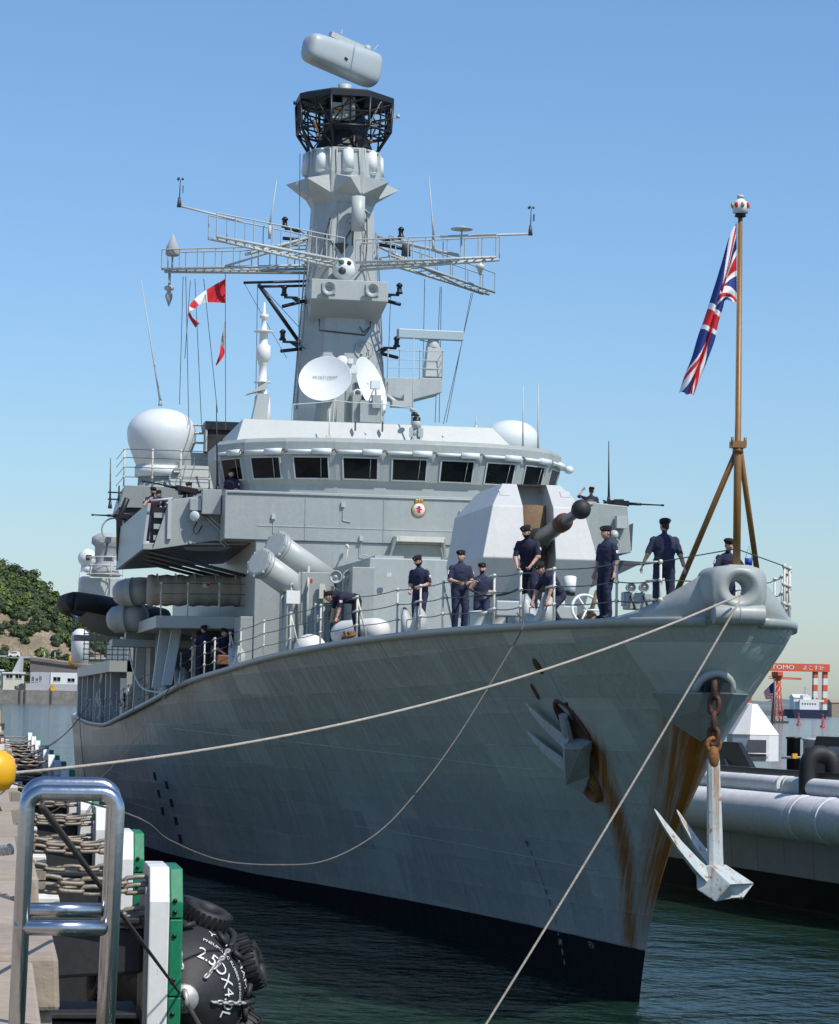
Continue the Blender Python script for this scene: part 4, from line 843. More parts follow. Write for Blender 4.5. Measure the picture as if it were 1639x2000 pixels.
mb = MB(); mb.cyl((GX, 18, DZ-.1), (GX, 18, 8.42), 1.35, 1.3, 32); mb.build('gun_ring', 'grey', gun)
mb = MB(); mb.smooth = True; mb.loft([[(GX-.34, 16.2+.5*(k-.5)**2, 8.9+k*2.1) for k in [i/8 for i in range(9)]], [(GX, 15.95+.5*(k-.5)**2, 8.9+k*2.1) for k in [i/8 for i in range(9)]], [(GX+.34, 16.2+.5*(k-.5)**2, 8.9+k*2.1) for k in [i/8 for i in range(9)]]], False, False); mb.build('gun_apron', 'brown', gun)
mb = MB(); mb.torus((GX, 16.05, 10.1), .3, .05, (0, 1, -.1), 20, 8); mb.build('apron_ring', 'gold', gun)
br0, br1 = Vector((GX, 16.6, 10.0)), Vector((-0.25, 11.0, 10.55))
bd_ = (br1-br0); bl = bd_.length; bd_.normalize()
mb = MB(); mb.lathe([(.33, 0), (.33, .9), (.27, 1.15), (.25, 1.3)], br0, bd_, 20); mb.build('gun_mantlet', 'rubber', gun)
mb = MB(); mb.lathe([(.20, 1.0), (.185, bl*.50), (.165, bl*.60), (.115, bl*.66), (.1, bl-.15), (.09, bl)], br0, bd_, 20); barrel = mb.build('gun_barrel', mat('barrel grey', (.13, .135, .14), .4, metal=.3, var=.08), gun)
mb = MB(); mb.lathe([(.17, bl*.60), (.205, bl*.61), (.205, bl*.65), (.19, bl*.66), (.215, bl*.665), (.2, bl*.69), (.12, bl*.695)], br0, bd_, 20); mb.build('fume_collar', 'rustdark', barrel)
mb = MB(); mb.smooth = True; c = br1-bd_*.06; mb.lathe([(.1, -.22), (.2, -.17), (.225, -.02), (.2, .11), (.1, .19), (.01, .2)], c, bd_, 20); mb.build('muzzle_cover', 'rubber', barrel)
for x_ in (-.9, .62):
    mb = MB(); mb.box((GX+x_+.15, 16.165, 11.285), (.24, .03, .26), rx=R(-53)); mb.build('shield_hatch', 'turret', gun, .01)
mb = MB(); mb.cyl((0.41, 15.0, 9.2), (0.39, 14.9, 8.83), .16, .13, 14); ej = mb.build('case_ejector', 'palewhite', gun); mb = MB(); mb.cyl((0.38, 14.85, 8.84), (0.37, 14.84, 8.79), .13, n=14); mb.build('ejector_mouth', 'black', ej)
# ------------------------------------------------------------------ missile canisters on the foredeck
for i, (a_, b_) in enumerate((((-4.81, 31.2, 10.71), (-3.48, 32.2, 9.97)), ((-5.37, 30.4, 10.14), (-4.08, 31.4, 9.4)))):
    a_, b_ = Vector(a_), Vector(b_); d = (b_-a_).normalized(); L_ = (b_-a_).length+.6
    mb = MB(); mb.lathe([(.40, 0), (.40, L_)], a_, d, 24); cn = mb.build('missile_canister', 'greyclean', ship)
    mb = MB(); mb.lathe([(.33, -.10), (.36, -.10), (.46, -.08), (.46, -.02), (.41, 0), (.41, .06), (.46, .07), (.46, .12), (.40, .13)], a_, d, 24); mb.build('canister_rim', 'grey', cn)
    mb = MB()
    for k in range(8): x, y, dd = frame(d); mb.box(a_+d*-.06+(x*math.cos(k*.785)+y*math.sin(k*.785))*.44, (.07, .07, .07)); 
    mb.build('rim_clamps', 'upper', cn)
    mb = MB(); mb.box(a_+d*(L_*.6)+Vector((0, 0, -.5)), (.5, .3, .6)); mb.tube([a_+d*L_*.35+Vector((.1, 0, -.4)), a_+d*L_*.35+Vector((.3, .2, -2.4))], .08, 5); mb.tube([a_+d*L_*.8, a_+d*L_*.8+Vector((.1, .2, -2.2))], .08, 5); mb.build('canister_frame', 'grey', cn)
# lockers with pipe runs beside the silo
mb = MB(); mb.bx(-4.6, -2.55, 30.2, 32, 7.1, 9.3); mb.bx(-4.2, -3.1, 30.0, 30.19, 7.1, 9.9); mb.bx(-2.95, -2.3, 28.3, 30, 7.1, 10.0); lock = mb.build('deck_lockers', 'grey', ship, .02)
random.seed(3)
for k in range(9):
    x = -4.5+k*.24; mb = MB(); mb.tube([(x, 29.9, 7.2), (x, 29.9, 8.6+random.random()*1.4), (x+.05, 30.2, 8.8+random.random()*1.4)], .045, 6); mb.build('locker_pipe', random.choice(['grey', 'darkgrey', 'upper', 'greyclean']), lock)
for k in range(7):
    mb = MB(); mb.box((-4.4+random.random()*2, 29.85, 7.9+random.random()*1.8), (.1+random.random()*.15, .12, .15+random.random()*.3)); mb.build('locker_fitting', random.choice(['darkgrey', 'upper', 'stan', 'grey']), lock)
mb = MB(); mb.box((-4.48, 29.6, 9.14), (.42, .03, .38), rz=.25); mb.build('notice_plate', 'white', lock)
mb = MB(); mb.box((-3.95, 29.7, 9.62), (.07, .07, .13)); mb.build('alarm_button', 'red', lock)
def twin_lamps(ca, cb, r, par):
    for c in (ca, cb):
        c = Vector(c); mb = MB(); mb.lathe([(r*.5, .35), (r*.9, .1), (r, 0), (r, -.05), (r*.86, -.06), (r*.84, .0), (r*.5, .04), (r*.3, .0), (r*.28, -.03), (.01, -.04)], c, (.05, 1, 0), 20, False); o = mb.build('loudhailer', 'greyclean', par); mb = MB(); mb.tube(spline([c+Vector((0, .2, -r)), c+Vector((.05, .0, -r-.2)), c+Vector((.12, .1, -r-.35))], 5), .03, 5); mb.build('hailer_cable', 'darkgrey', o)
twin_lamps((-3.33, 29.0, 9.73), (-2.94, 29.0, 9.75), .19, ship)
twin_lamps((-0.1, 7.0, 8.63), (0.18, 7.0, 8.64), .105, ship)
mb = MB(); mb.box((0.12, 7.3, 8.35), (.55, .4, .35)); mb.box((-0.08, 7.4, 8.4), (.2, .3, .3)); mb.build('hailer_locker', 'grey', ship, .02)
# mooring bollards: pairs of drums on the foredeck
for px0 in ((-2.25, 12.5, 8.29), (-1.79, 12.9, 8.34)):
    x, y = px0[0], px0[1]; z = deck_z(y)-.06; mb = MB(); mb.lathe([(.28, 0), (.25, .06), (.22, .12), (.22, .48), (.27, .52), (.27, .56), (.05, .58)], (x, y, z), n=20); mb.build('bollard', 'palewhite', ship)
mb = MB(); x, y, _ = (-1.51, 14.0, 8.42); mb.cyl((x+.6, y, deck_z(y)-.05), (x+.6, y, 8.6), .4, .36, 20); mb.build('capstan', 'upper', ship)
# roller fairleads at the deck edge
def fairlead(px_, w=.55, h=.5):
    y = px_; x = -edge_b(y)+.06; z = deck_z(y); mb = MB(); mb.smooth = True
    t = Vector((-(edge_b(y+.2)-edge_b(y-.2)), .4, 0)).normalized(); n = Vector((t.y, -t.x, 0)); n = n if n.x > 0 else -n
    rings = []
    for i in range(15):
        u = -1+2*i/14; hh = .10+h*abs(u)**2.2; p = Vector((x, y, z))+t*u*w
        rings.append([p+Vector((0, 0, -.12)), p+Vector((0, 0, hh))-n*.02, p+n*.10+Vector((0, 0, hh+.03)), p+n*.26+Vector((0, 0, hh*.7)), p+n*.28+Vector((0, 0, -.12))])
    mb.loft(rings); mb.build('roller_fairlead', 'greyclean', hull)
for v_ in (5.1, 13.46, 31.92, 40.98, 44.38): fairlead(v_)
# windlass with hand wheel
c = Vector((-0.58, 9.0, 8.21)); mb = MB(); mb.torus(c, .34, .035, (.2, -1, .3), 24, 8)
for k in range(3): a = k*2.09; x, y, d = frame((.2, -1, .3)); mb.tube([c, c+(x*math.cos(a)+y*math.sin(a))*.34], .025, 5)
wl = mb.build('brake_wheel', 'palewhite', ship); mb = MB(); mb.tube([c+Vector((.1, .1, -.15)), c+Vector((.25, .1, .42))], .05, 6); mb.cyl(c+Vector((-.05, .3, -.3)), c+Vector((.25, .3, -.1)), .2, .2, 14); mb.build('windlass_gear', 'brown', wl)
mb = MB(); mb.box((-1.43, 12.0, 8.3), (1.2, .6, .35)); mb.build('deck_vent', 'greyclean', ship, .03)
mb = MB(); mb.box((-0.99, 10.5, 8.19), (1.0, .5, .3)); mb.cyl((-1.22, 10.5, 8.31), (-0.76, 10.5, 8.32), .25, .25, 16); mb.build('windlass_bed', 'greyclean', ship, .03)
# white hose drums near the starboard rail
y = 25.16; mb = MB(); mb.ball((-edge_b(y)+.75, y+.3, deck_z(y)+.12), (.45, .6, .40), 18, 12); tag(mb.build('deck_fender', 'white'), 'rounded white fender lying on deck at the rail, below the missile canisters', 'fender')
y = 20.22; mb = MB(); c = Vector((-edge_b(y)+.8, y, deck_z(y)+.3)); mb.lathe([(.05, -.9), (.26, -.82), (.34, -.6), (.34, .55), (.26, .8), (.05, .88)], c, (.62, -.78, .06), 18); tag(mb.build('deck_fender', 'white'), 'long white cylinder fender on deck behind the bending sailor', 'fender')
mb = MB(); random.seed(11); y = 19.52
cc = Vector((-edge_b(y)+.38, y, deck_z(y)+.02))
pts = [cc+Vector(((.16+.07*math.sin(i*1.3))*math.cos(i*.55), (.30+.1*math.cos(i*.9))*math.sin(i*.55), .03+.05*(i % 5)+.02*math.sin(i*2.3))) for i in range(70)]
mb.tube(spline(pts, 2), .028, 5); tag(mb.build('rope_pile', mat('manila', (.30, .17, .08), .9, var=.3)), 'tangle of brown rope on deck under the bending sailor', 'rope')
# ------------------------------------------------------------------ guard rails
rail = bpy.data.objects.new('guard_rail', None); COL.objects.link(rail); rail.parent = ship; rail.matrix_parent_inverse = Matrix.Translation(-ship.location)
rail.name = 'guard_rail'
def stan_mesh(aframe):
    mb = MB(); mb.tube([(0, 0, -.05), (0, 0, 1.07)], .026, 6)
    for z in (.36, .72, 1.06): mb.ball((0, 0, z), .048, 8, 6)
    mb.box((0, 0, -.03), (.16, .16, .05))
    if aframe: mb.tube([(.0, 0, 1.05), (.30, .12, -.05)], .024, 6); mb.ball((.20, .08, .36), .04, 6, 4); mb.ball((.1, .04, .72), .04, 6, 4)
    return mb.mesh('stanchion', 'stan')
SM = [stan_mesh(False), stan_mesh(True)]
stb = [(0.6, 0), (1.76, 0), (4.24, 0), (5.96, 0), (7.52, 0), (11.14, 1), (12.84, 0), (14.58, 0), (18.02, 1), (21.8, 0), (25.1, 1), (28.24, 0), (31.22, 0), (32.72, 1), (35.04, 0), (36.72, 0), (38.86, 0), (40.88, 0), (42.9, 0), (44.82, 0), (45.9, 0), (49.0, 1), (51.06, 0), (53.48, 0), (55.66, 0), (58.98, 0), (63.1, 1), (66.94, 0), (70.92, 1), (75.72, 0), (81.02, 0), (85.7, 1), (90.8, 0), (96.6, 0)]
def spot(y, side): return Vector((side*(edge_b(y)-.14), y, deck_z(y)))
def lay(lst, side, top):
    pts = []
    for y, a in lst:
        o = put('stanchion', SM[a], rail); o.location = spot(y, side); pts.append(spot(y, side))
        if side > 0: o.scale = (-1, 1, 1)
    for z in (.36, .72, 1.06):
        mb = MB(); line = []
        for i in range(len(pts)-1):
            for k in range(4): t = k/4; line.append(pts[i].lerp(pts[i+1], t)+Vector((0, 0, z-.06*4*t*(1-t)*.6)))
        line.append(pts[-1]+Vector((0, 0, z))); st = top[z]
        if st: line = [Vector(st)]+line
        mb.tube(line, .011, 4); mb.build('guard_wire', 'wire', rail)
    for i in range(len(pts)-1):      # rigging screws
        if i % 2 == 0:
            for z in (.36, .72, 1.06):
                d = (pts[i+1]-pts[i]).normalized(); mb = MB(); mb.tube([pts[i]+d*.1+Vector((0, 0, z)), pts[i]+d*.42+Vector((0, 0, z-.01))], .024, 5); mb.build('rigging_screw', 'stan', rail)
lay(stb, -1, {1.06: (-.05, -.35, 9.03), .72: (-.62, .1, 8.45), .36: (-.9, .5, 8.1)})
lay([(.9, 0), (1.6, 0), (2.6, 0), (3.6, 0), (4.6, 0), (5.8, 0), (7.2, 0), (9, 0), (11, 0), (13, 0), (15.5, 0), (18, 0), (21, 0), (24, 0)], 1, {1.06: (.05, -.35, 9.03), .72: None, .36: None})
# ------------------------------------------------------------------ jack staff
js = bpy.data.objects.new('jack_staff', None); COL.objects.link(js); js.parent = ship; js.matrix_parent_inverse = Matrix.Translation(-ship.location)
yj = -.42; zj = (0.0, -0.38, 10.95)[2]; ztop = (0.0, -0.32, 15.15)[2]
mb = MB(); mb.tube([(0, yj, 8.62), (0, yj, zj), (.0, yj, zj+.02), (0, yj, ztop)], .07, 12, [.072, .072, .06, .043]); mb.build('staff_pole', 'teak', js)
mb = MB(); mb.bx(-.13, .13, yj-.11, yj+.11, zj-.07, zj+.05); mb.cyl((0, yj, zj-.16), (0, yj, zj-.06), .1, n=12)
for s_ in (-1, 1): mb.cyl((s_*.12, yj-.06, zj-.03), (s_*.12, yj-.06, zj+.12), .03, n=6)
mb.build('staff_clamp', 'teak', js); mb = MB(); mb.bx(-.19, .19, yj-.15, yj+.15, 8.58, 8.74); mb.build('staff_foot', 'stan', js)
for q in ((-0.71, 1.6, 7.98), (0.84, 1.1, 8.76)):
    mb = MB(); mb.tube([(0 if q[0] < 0 else .06, yj+.05, zj-.1), q], .055, 10); mb.build('staff_leg', 'teak', js)
mb = MB(); mb.box((0.34, 0.2, 10.05), (.03, .06, .12)); mb.build('staff_cleat', 'rust', js)
mb = MB(); z = ztop; mb.lathe([(.05, -.02), (.11, 0), (.09, .05)], (0, yj, z), n=16); mb.build('crown_base', 'gunmetal', js)
mb = MB(); mb.lathe([(.10, .05), (.135, .06), (.15, .15), (.155, .2), (.12, .27), (.05, .33), (.03, .34)], (0, yj, z), n=20); cr = mb.build('crown_finial', 'palewhite', js)
for k in range(8): a = k*math.pi/4; mb = MB(); mb.ball((.15*math.cos(a), yj+.15*math.sin(a), z+.2), (.035, .035, .055), 8, 6); mb.build('crown_jewel', ['gold', 'flagred'][k % 2], cr)
mb = MB(); mb.lathe([(.06, .34), (.07, .37), (.05, .4), (.01, .41)], (0, yj, z), n=12); mb.build('crown_cap', 'upper', cr)
# ------------------------------------------------------------------ union flag, hanging in folds
top = [(-0.07, -0.4, 15.02), (-0.18, -0.4, 14.74), (-0.32, -0.4, 14.12), (-0.45, -0.4, 13.66), (-0.58, -0.42, 13.24), (-0.7, -0.45, 12.92), (-0.84, -0.5, 12.48), (-0.97, -0.5, 12.15), (-1.07, -0.5, 11.84)]
bot = [(-0.05, -0.4, 13.55), (-0.17, -0.45, 13.55), (-0.34, -0.5, 13.56), (-0.38, -0.5, 13.42), (-0.46, -0.5, 13.14), (-0.52, -0.5, 12.83), (-0.65, -0.5, 12.47), (-0.77, -0.5, 12.16), (-0.9, -0.5, 11.82)]
top = spline(top, 22); bot = spline(bot, 22); NU = len(top)-1; NV = 100
def uj(u, v):     # flag colours: 0 blue, 1 white, 2 red;  u along the fly 0..2, v up the hoist 0..1
    x, y = u-1, v-.5
    if abs(x) < .1 or abs(y) < .1: return 2
    if abs(x) < .167 or abs(y) < .167: return 1
    s_ = 1 if x*y > 0 else -1; d = (y-s_*x*.5)/math.sqrt(1.25)
    side = d*(1 if x > 0 else -1)*(1)
    if abs(d) < .1:
        if 0 < side*(-s_ if True else 1)*s_*(-1) < .067: return 2
        return 1
    return 0
mb = MB(); mb.smooth = True; vs = []
for i in range(NU+1):
    for j in range(NV+1):
        t = j/NV; p = bot[i].lerp(top[i], t); wd = (top[i]-bot[i]).length; f = i/NU
        amp = min(.09, .3*math.sqrt(max(0, 1-(wd/1.42)**2))) ; ph = 3.0*2*math.pi*t+f*2.2
        p = p+Vector((.06*math.sin(ph*.5+1)*min(1, f*4), amp*math.sin(ph)*min(1, f*3)-.02, .02*math.sin(ph+1)))
        vs.append(p)
mb.v = [tuple(p) for p in vs]
for i in range(NU):
    for j in range(NV):
        mb.f.append([i*(NV+1)+j, (i+1)*(NV+1)+j, (i+1)*(NV+1)+j+1, i*(NV+1)+j+1]); mb.sm.append(True); mb.m.append(uj(2*(i+.5)/NU, (j+.5)/NV))
tag(mb.build('union_flag', ['flagblue', 'flagwhite', 'flagred']), 'red, white and blue union flag hanging limp from the brown bow staff', 'flag')
mb = MB(); mb.tube([(-.05, yj-.03, ztop-.1), (-.07, yj-.05, zj+.3)], .006, 4); mb.build('flag_halyard', 'rope', js)
mb = MB(); c = Vector((0.47, 0.4, 8.85)); mb.cyl(c+Vector((0, 0, -.06)), c+Vector((0, 0, .07)), .07, .075, 12); mb.tube([c+Vector((-.06, 0, .07)), c+Vector((0, 0, .3)), c+Vector((.06, 0, .07))], .006, 4); tag(mb.build('bucket', 'blue'), 'small blue bucket hanging by the foot of the bow staff', 'bucket')
# ------------------------------------------------------------------ anchors
def anchor(name, crown, shank_top, tips, m_, label, side_dir):
    crown, st = Vector(crown), Vector(shank_top); ax = (st-crown).normalized(); sd = Vector(side_dir).normalized(); sd = (sd-ax*sd.dot(ax)).normalized(); fw = ax.cross(sd)
    root = thing(name, label, 'anchor', tuple(crown))
    mb = MB(); a, b = .145, .10
    mb.loft([[p+sd*x*k+fw*y*k for x, y in ((-a, -b*.5), (-a*.5, -b), (a*.5, -b), (a, -b*.5), (a, b*.5), (a*.5, b), (-a*.5, b), (-a, b*.5))] for p, k in ((crown, 1.0), (crown.lerp(st, .5), .92), (st, .78))]); mb.build('shank', m_, root, .01)
    tips = [Vector(t) for t in tips]; tm = (tips[0]+tips[1])/2; fd = (tm-crown).normalized(); bs = (tips[1]-tips[0]).normalized()
    up_ = fd.cross(bs).normalized()
    # crown block: a wide wedge under the shank
    mb = MB(); c = crown; w = .72
    mb.add([c-bs*w*.62+fd*.30+up_*.06, c+bs*w*.62+fd*.30+up_*.06, c-bs*w*.9-fd*.10+up_*.24, c+bs*w*.9-fd*.10+up_*.24, c-bs*w*1.12-fd*.50+up_*.05, c+bs*w*1.12-fd*.50+up_*.05, c-bs*w*.62+fd*.20-up_*.20, c+bs*w*.62+fd*.20-up_*.20, c-bs*w*1.0-fd*.35-up_*.36, c+bs*w*1.0-fd*.35-up_*.36, c-fd*.22-up_*.02, c-bs*.3-fd*.52-up_*.12, c+bs*.3-fd*.52-up_*.12],
           [(0, 1, 3, 2), (2, 3, 5, 12, 11, 4), (0, 2, 4, 8, 6), (1, 7, 9, 5, 3), (0, 6, 7, 1), (6, 8, 9, 7), (4, 11, 10, 8), (11, 12, 10), (12, 5, 9, 10), (8, 10, 9)])
    mb.build('crown', m_, root, .02)
    for s_, t in zip((-1, 1), tips):
        r0 = c+bs*s_*.42+fd*.05; d = t-r0; n = d.cross(up_).normalized()
        mb = MB(); rings = []
        for u, wd, th in ((0, .20, .15), (.2, .205, .12), (.5, .165, .09), (.8, .10, .055), (.95, .045, .03), (1, .012, .012)):
            p = r0+d*u+up_*(.05*math.sin(math.pi*u)); rings.append([p-n*wd, p+up_*th, p+n*wd, p-up_*th])
        mb.loft(rings); mb.build('fluke', m_, root, .008)
    return root
def link_mesh(L_, r, w, name='chain_link', m_='rustdark', n=14):
    mb = MB(); pts = []
    for i in range(n+1):
        a = 2*math.pi*i/n; x = (w/2-r)*math.cos(a); y = (L_/2-w/2)*(1 if math.sin(a) > 0 else -1)*(1 if abs(math.sin(a)) > 1e-6 else 0)+(w/2-r)*math.sin(a)
        pts.append((x, 0, y))
    mb.tube(pts, r, 6, cap=False); return mb.mesh(name, m_)
def chain(me, a, b, L_, parent, name='chain_link', sag=0.):
    a, b = Vector(a), Vector(b); n = max(1, int(round((b-a).length/(L_*.72)))); path = catenary(a, b, sag, n)
    for i in range(n):
        o = put(name, me, parent); d = path[i+1]-path[i]; x, y, dd = frame(d)
        T = Matrix((x, y, dd)).transposed().to_4x4() @ Matrix.Rotation(R(90*(i % 2)+20), 4, 'Z'); T.translation = (path[i]+path[i+1])/2
        o.matrix_parent_inverse = Matrix(); 
        if parent.type == 'EMPTY' and parent.parent is None: T.translation = T.translation-parent.location
        o.matrix_basis = T
sa = anchor('anchor', (-0.21, 0.0, 3.05), (-0.28, 0.0, 5.25), [(-1.56, -0.7, 4.32), (-0.86, 0.35, 4.27)], 'anchor', 'white rust-stained anchor hanging by its chain from the stem', (1, .1, 0))
ch = bpy.data.objects.new('chain', None); COL.objects.link(ch); ch.parent = sa
lk = link_mesh(.42, .055, .27)
AX, _, AZ = (-0.28, 0.0, 5.25)
chain(lk, (AX+.02, .02, 6.62), (AX, 0., AZ+.22), .42, ch)
for o in ch.children: o.matrix_basis = Matrix.Translation(-sa.location) @ o.matrix_basis
mb = MB(); mb.lathe([(.05, -.3), (.10, -.24), (.12, -.1), (.09, .08), (.05, .12)], (AX, 0, AZ+.08), n=14); mb.torus((AX, 0, AZ+.22), .12, .045, (0, 1, 0), 14, 8); mb.build('shackle', 'rust', sa)
hp2 = hull_p(6.05, 5.15, .22)[0]
tp = [hull_p(7.35, 6.22, .10)[0], hull_p(8.15, 5.62, .10)[0]]
sb = anchor('anchor', tuple(hp2), tuple(hull_p(5.6, 6.0, .12)[0]), [tuple(tp[0]), tuple(tp[1])], 'anchorgrey', 'grey anchor stowed in the pocket on the starboard bow, flukes against the hull', tuple(hull_p(6.1, 5.2)[2]))
# ------------------------------------------------------------------ amidships and aft on the starboard side
BP = (-7.75, 39.32, 8.38)
mb = MB(); mb.hexa([(-7.75, 39.5, 8.42), (-4.93, 38.6, 8.42), (-4.93, 52, 8.42), (-7.9, 52, 8.42), (-7.75, 39.5, 8.82), (-4.93, 38.6, 8.82), (-4.93, 52, 8.82), (-7.9, 52, 8.82)]); bdk = mb.build('boat_deck', 'grey', ship, .02)
for x, y, x2, y2 in ((-7.3, 40.2, -7.0, 40.5), (-7.55, 41.2, -7.3, 41.6), (-7.6, 50.5, -7.5, 50.5)):
    mb = MB(); mb.hexa([(x-.16, y-.18, deck_z(y)-.05), (x+.16, y-.18, deck_z(y)-.05), (x+.16, y+.18, deck_z(y)-.05), (x-.16, y+.18, deck_z(y)-.05), (x2-.16, y2-.18, 8.43), (x2+.16, y2-.18, 8.43), (x2+.16, y2+.18, 8.43), (x2-.16, y2+.18, 8.43)]); mb.build('deck_pillar', 'greyclean', bdk)
mb = MB(); mb.bx(-7.0, -4.95, 53.5, 62, 5.2, 8.4); mb.build('deck_locker', 'darkgrey', bdk); mb = MB(); mb.bx(-6.2, -4.95, 42.2, 44, 6.2, 8.4); mb.build('deck_locker', 'darkgrey', bdk)
for y in (44, 47, 50, 56, 60, 64): mb = MB(); mb.bx(-7.2, -6.9, y, y+.35, deck_z(y), 8.4); mb.build('deck_pillar', 'grey', bdk)
for i, x in enumerate((-7.6, -6.75, -5.75)):
    o = put('stanchion', SM[0], bdk); o.location = (x, 39.55+(x+7.7)*-.28, 8.82)
for z in (9.18, 9.54, 9.88): mb = MB(); mb.tube([(-7.75, 44, z), (-7.62, 39.6, z), (-4.95, 38.75, z)], .012, 4); mb.build('guard_wire', 'wire', bdk)
# canvas covered launcher, laid across the boat deck
ca, cb = Vector((-7.85, 42.5, 9.54)), Vector((-4.89, 40.8, 9.68))
ca.z = 9.75; cb.z = 9.75
mb = MB(); mb.smooth = True; rings = []; random.seed(9)
for i in range(25):
    t = i/24; p = ca.lerp(cb, t); k = 1+.05*math.sin(i*1.7)+random.uniform(-.02, .02)
    rings.append([p+Vector((0, .66*k*math.cos(a), .52*k*math.sin(a))) for a in [2*math.pi*j/18 for j in range(18)]])
mb.loft(rings); cv = mb.build('covered_launcher', 'canvas'); tag(cv, 'long canvas-covered torpedo launcher on the boat deck under the bridge wing', 'canvas cover')
for t in (.1, .3, .5, .72, .93):
    p = ca.lerp(cb, t); mb = MB(); mb.tube([p+Vector((0, .69*math.cos(a), .56*math.sin(a))) for a in [R(-60-i*10) for i in range(-20, 1)]], .018, 4); s_ = mb.build('lashing', 'white', cv)
mb = MB(); q = ca.lerp(cb, .62); mb.box(q+Vector((0, -.66, .16)), (.26, .03, .16)); mb.build('name_patch', 'flagwhite', cv); mb = MB(); mb.box(q+Vector((.04, -.685, .17)), (.1, .02, .1)); mb.build('red_patch', 'flagred', cv)
# life-raft canisters
for i, (c, lb_) in enumerate((((-8.03, 47.0, 9.87), 'upper grey life-raft canister behind the canvas launcher'), ((-8.19, 47.5, 8.94), 'lower grey life-raft canister above the rubber boat cradle'))):
    c = Vector(c); mb = MB(); mb.lathe([(.02, -.75), (.3, -.7), (.46, -.52), (.5, -.25), (.5, -.02), (.52, -.02), (.52, .02), (.5, .02), (.5, .25), (.46, .52), (.3, .7), (.02, .75)], c, (.9, -.4, .1), 20); o = mb.build('raft_canister', 'grey'); tag(o, lb_, 'life raft', 'life-raft canisters')
mb = MB(); c = Vector((-8.11, 48.0, 8.65)); mb.bx(c.x-.6, c.x+2.2, 47.5, 49.5, c.z-.7, c.z-.45); mb.bx(c.x-.1, c.x+2.2, 48, 49, c.z-.45, c.z+.3); mb.build('raft_cradle', 'grey', ship)
# rigid inflatable boat in its davit
bo = Vector((-8.31, 57.0, 9.57)); rib = thing('inflatable_boat', 'black rubber boat slung on the starboard side aft of the raft canisters', 'boat', tuple(bo))
L_ = 3.2; RB = Matrix.Rotation(R(-28), 3, 'Z'); bv = lambda x, y, z: bo+RB @ Vector((x, y, z))
for s_ in (-1, 1):
    mb = MB(); mb.tube(spline([bv(s_*.95, L_*.9, -.2), bv(s_*1.0, 0, -.1), bv(s_*.95, -L_*.5, .0), bv(s_*.6, -L_*.85, .1), bv(0, -L_*1.0, .18)], 6), .36, 14); mb.build('tube', 'rubber', rib)
mb = MB(); mb.smooth = True; mb.loft([[bv(x*.9, y, -.3-.75*(1-abs(x))+dz) for x in (-1, -.6, 0, .6, 1)] for y, dz in ((L_*.9, 0), (0, 0), (-L_*.5, .12), (-L_*.92, .5))], False, False); mb.build('boat_hull', 'greyclean', rib)
mb = MB(); mb.box(bv(0, 1.2, .55), (.7, .9, .9)); mb.build('console', 'grey', rib); mb = MB(); mb.tube([bv(-.5, 2.4, .2), bv(-.5, 2.4, 1.3), bv(.5, 2.4, 1.3), bv(.5, 2.4, .2)], .05, 5); mb.build('arch', 'grey', rib)
mb = MB(); mb.cyl(bv(.5, .3, .3), bv(.5, .3, .75), .12, n=8); mb.build('blue_lamp', 'blue', rib)
mb = MB(); c = Vector((-8.35, 62.0, 8.47)); mb.bx(c.x-1.3, c.x+.5, 58, 60, c.z-.1, c.z+.1)
for k in range(9): mb.tube([(c.x-.9+k*.22, 58.0, c.z-.9), (c.x-.9+k*.22, 58.0, c.z+.9)], .02, 4); mb.tube([(c.x-.95, 58.0, c.z-.85+k*.2), (c.x+.95, 58.0, c.z-.85+k*.2)], .02, 4)
mb.build('scrambling_net', 'canvasgrey', ship)
# deck aft: long slab, wall, hangar, uprights
mb = MB(); z_ = (-8.12, 66.0, 7.48)[2]; mb.bx(-7.95, -5, 64, 96, z_-.28, z_+.22); mb.bx(-7.9, -7.5, 96, 97, 5, z_+.22); aft = mb.build('aft_gallery', 'grey', ship, .02)
mb = MB(); mb.bx(-5.3, 5.3, 70.2, 104, 5.0, 9.6); mb.bx(-6.2, -5.35, 72, 100, z_+.25, z_+1.6); mb.build('hangar', 'grey', ship, .02)
for y, m_ in ((66, 'grey'), (70, 'greyclean'), (75, 'grey'), (81, 'greyclean'), (88, 'grey'), (94, 'upper')): mb = MB(); mb.bx(-7.75, -7.35, y, y+.5, 5, z_-.28); mb.build('deck_pillar', m_, aft)
mb = MB(); mb.smooth = True
mb.grid(lambda u, v: (-7.9+.1*math.sin(v*9), 72+u*2.2, 5.2+v*(2.2-.5*u)+.05*math.sin(u*7)), 8, 8); mb.build('canvas_screen', 'canvasgrey', aft)
mb = MB(); mb.hexa([(-7.5, 58.5, 5.5), (-6.5, 58.5, 5.5), (-6.5, 60.5, 5.5), (-7.5, 60.5, 5.5), (-7.4, 58.6, 6.35), (-6.5, 58.6, 6.5), (-6.5, 60.4, 6.7), (-7.3, 60.4, 6.6)]); tag(mb.build('covered_reel', 'canvas', None, .1), 'beige canvas-covered reel behind the guard rail aft of the pillars', 'canvas cover')
mb = MB(); mb.bx(-7.0, -5.2, 66.5, 69.5, 8.3, 8.6)
q0 = (-8.55, 80.0, 11.51); q1 = (-6.44, 76.0, 11.52)
mb = MB(); mb.hexa([(q0[0], 80, q0[2]-.3), (q0[0]+2.8, 80, q0[2]-.9), (q0[0]+2.8, 83, q0[2]-.9), (q0[0], 83, q0[2]-.3), (q0[0], 80, q0[2]+.3), (q0[0]+3.0, 80, q0[2]+.3), (q0[0]+3.0, 83, q0[2]+.3), (q0[0], 83, q0[2]+.3)]); dp = mb.build('director_platform', 'upper', ship, .02)
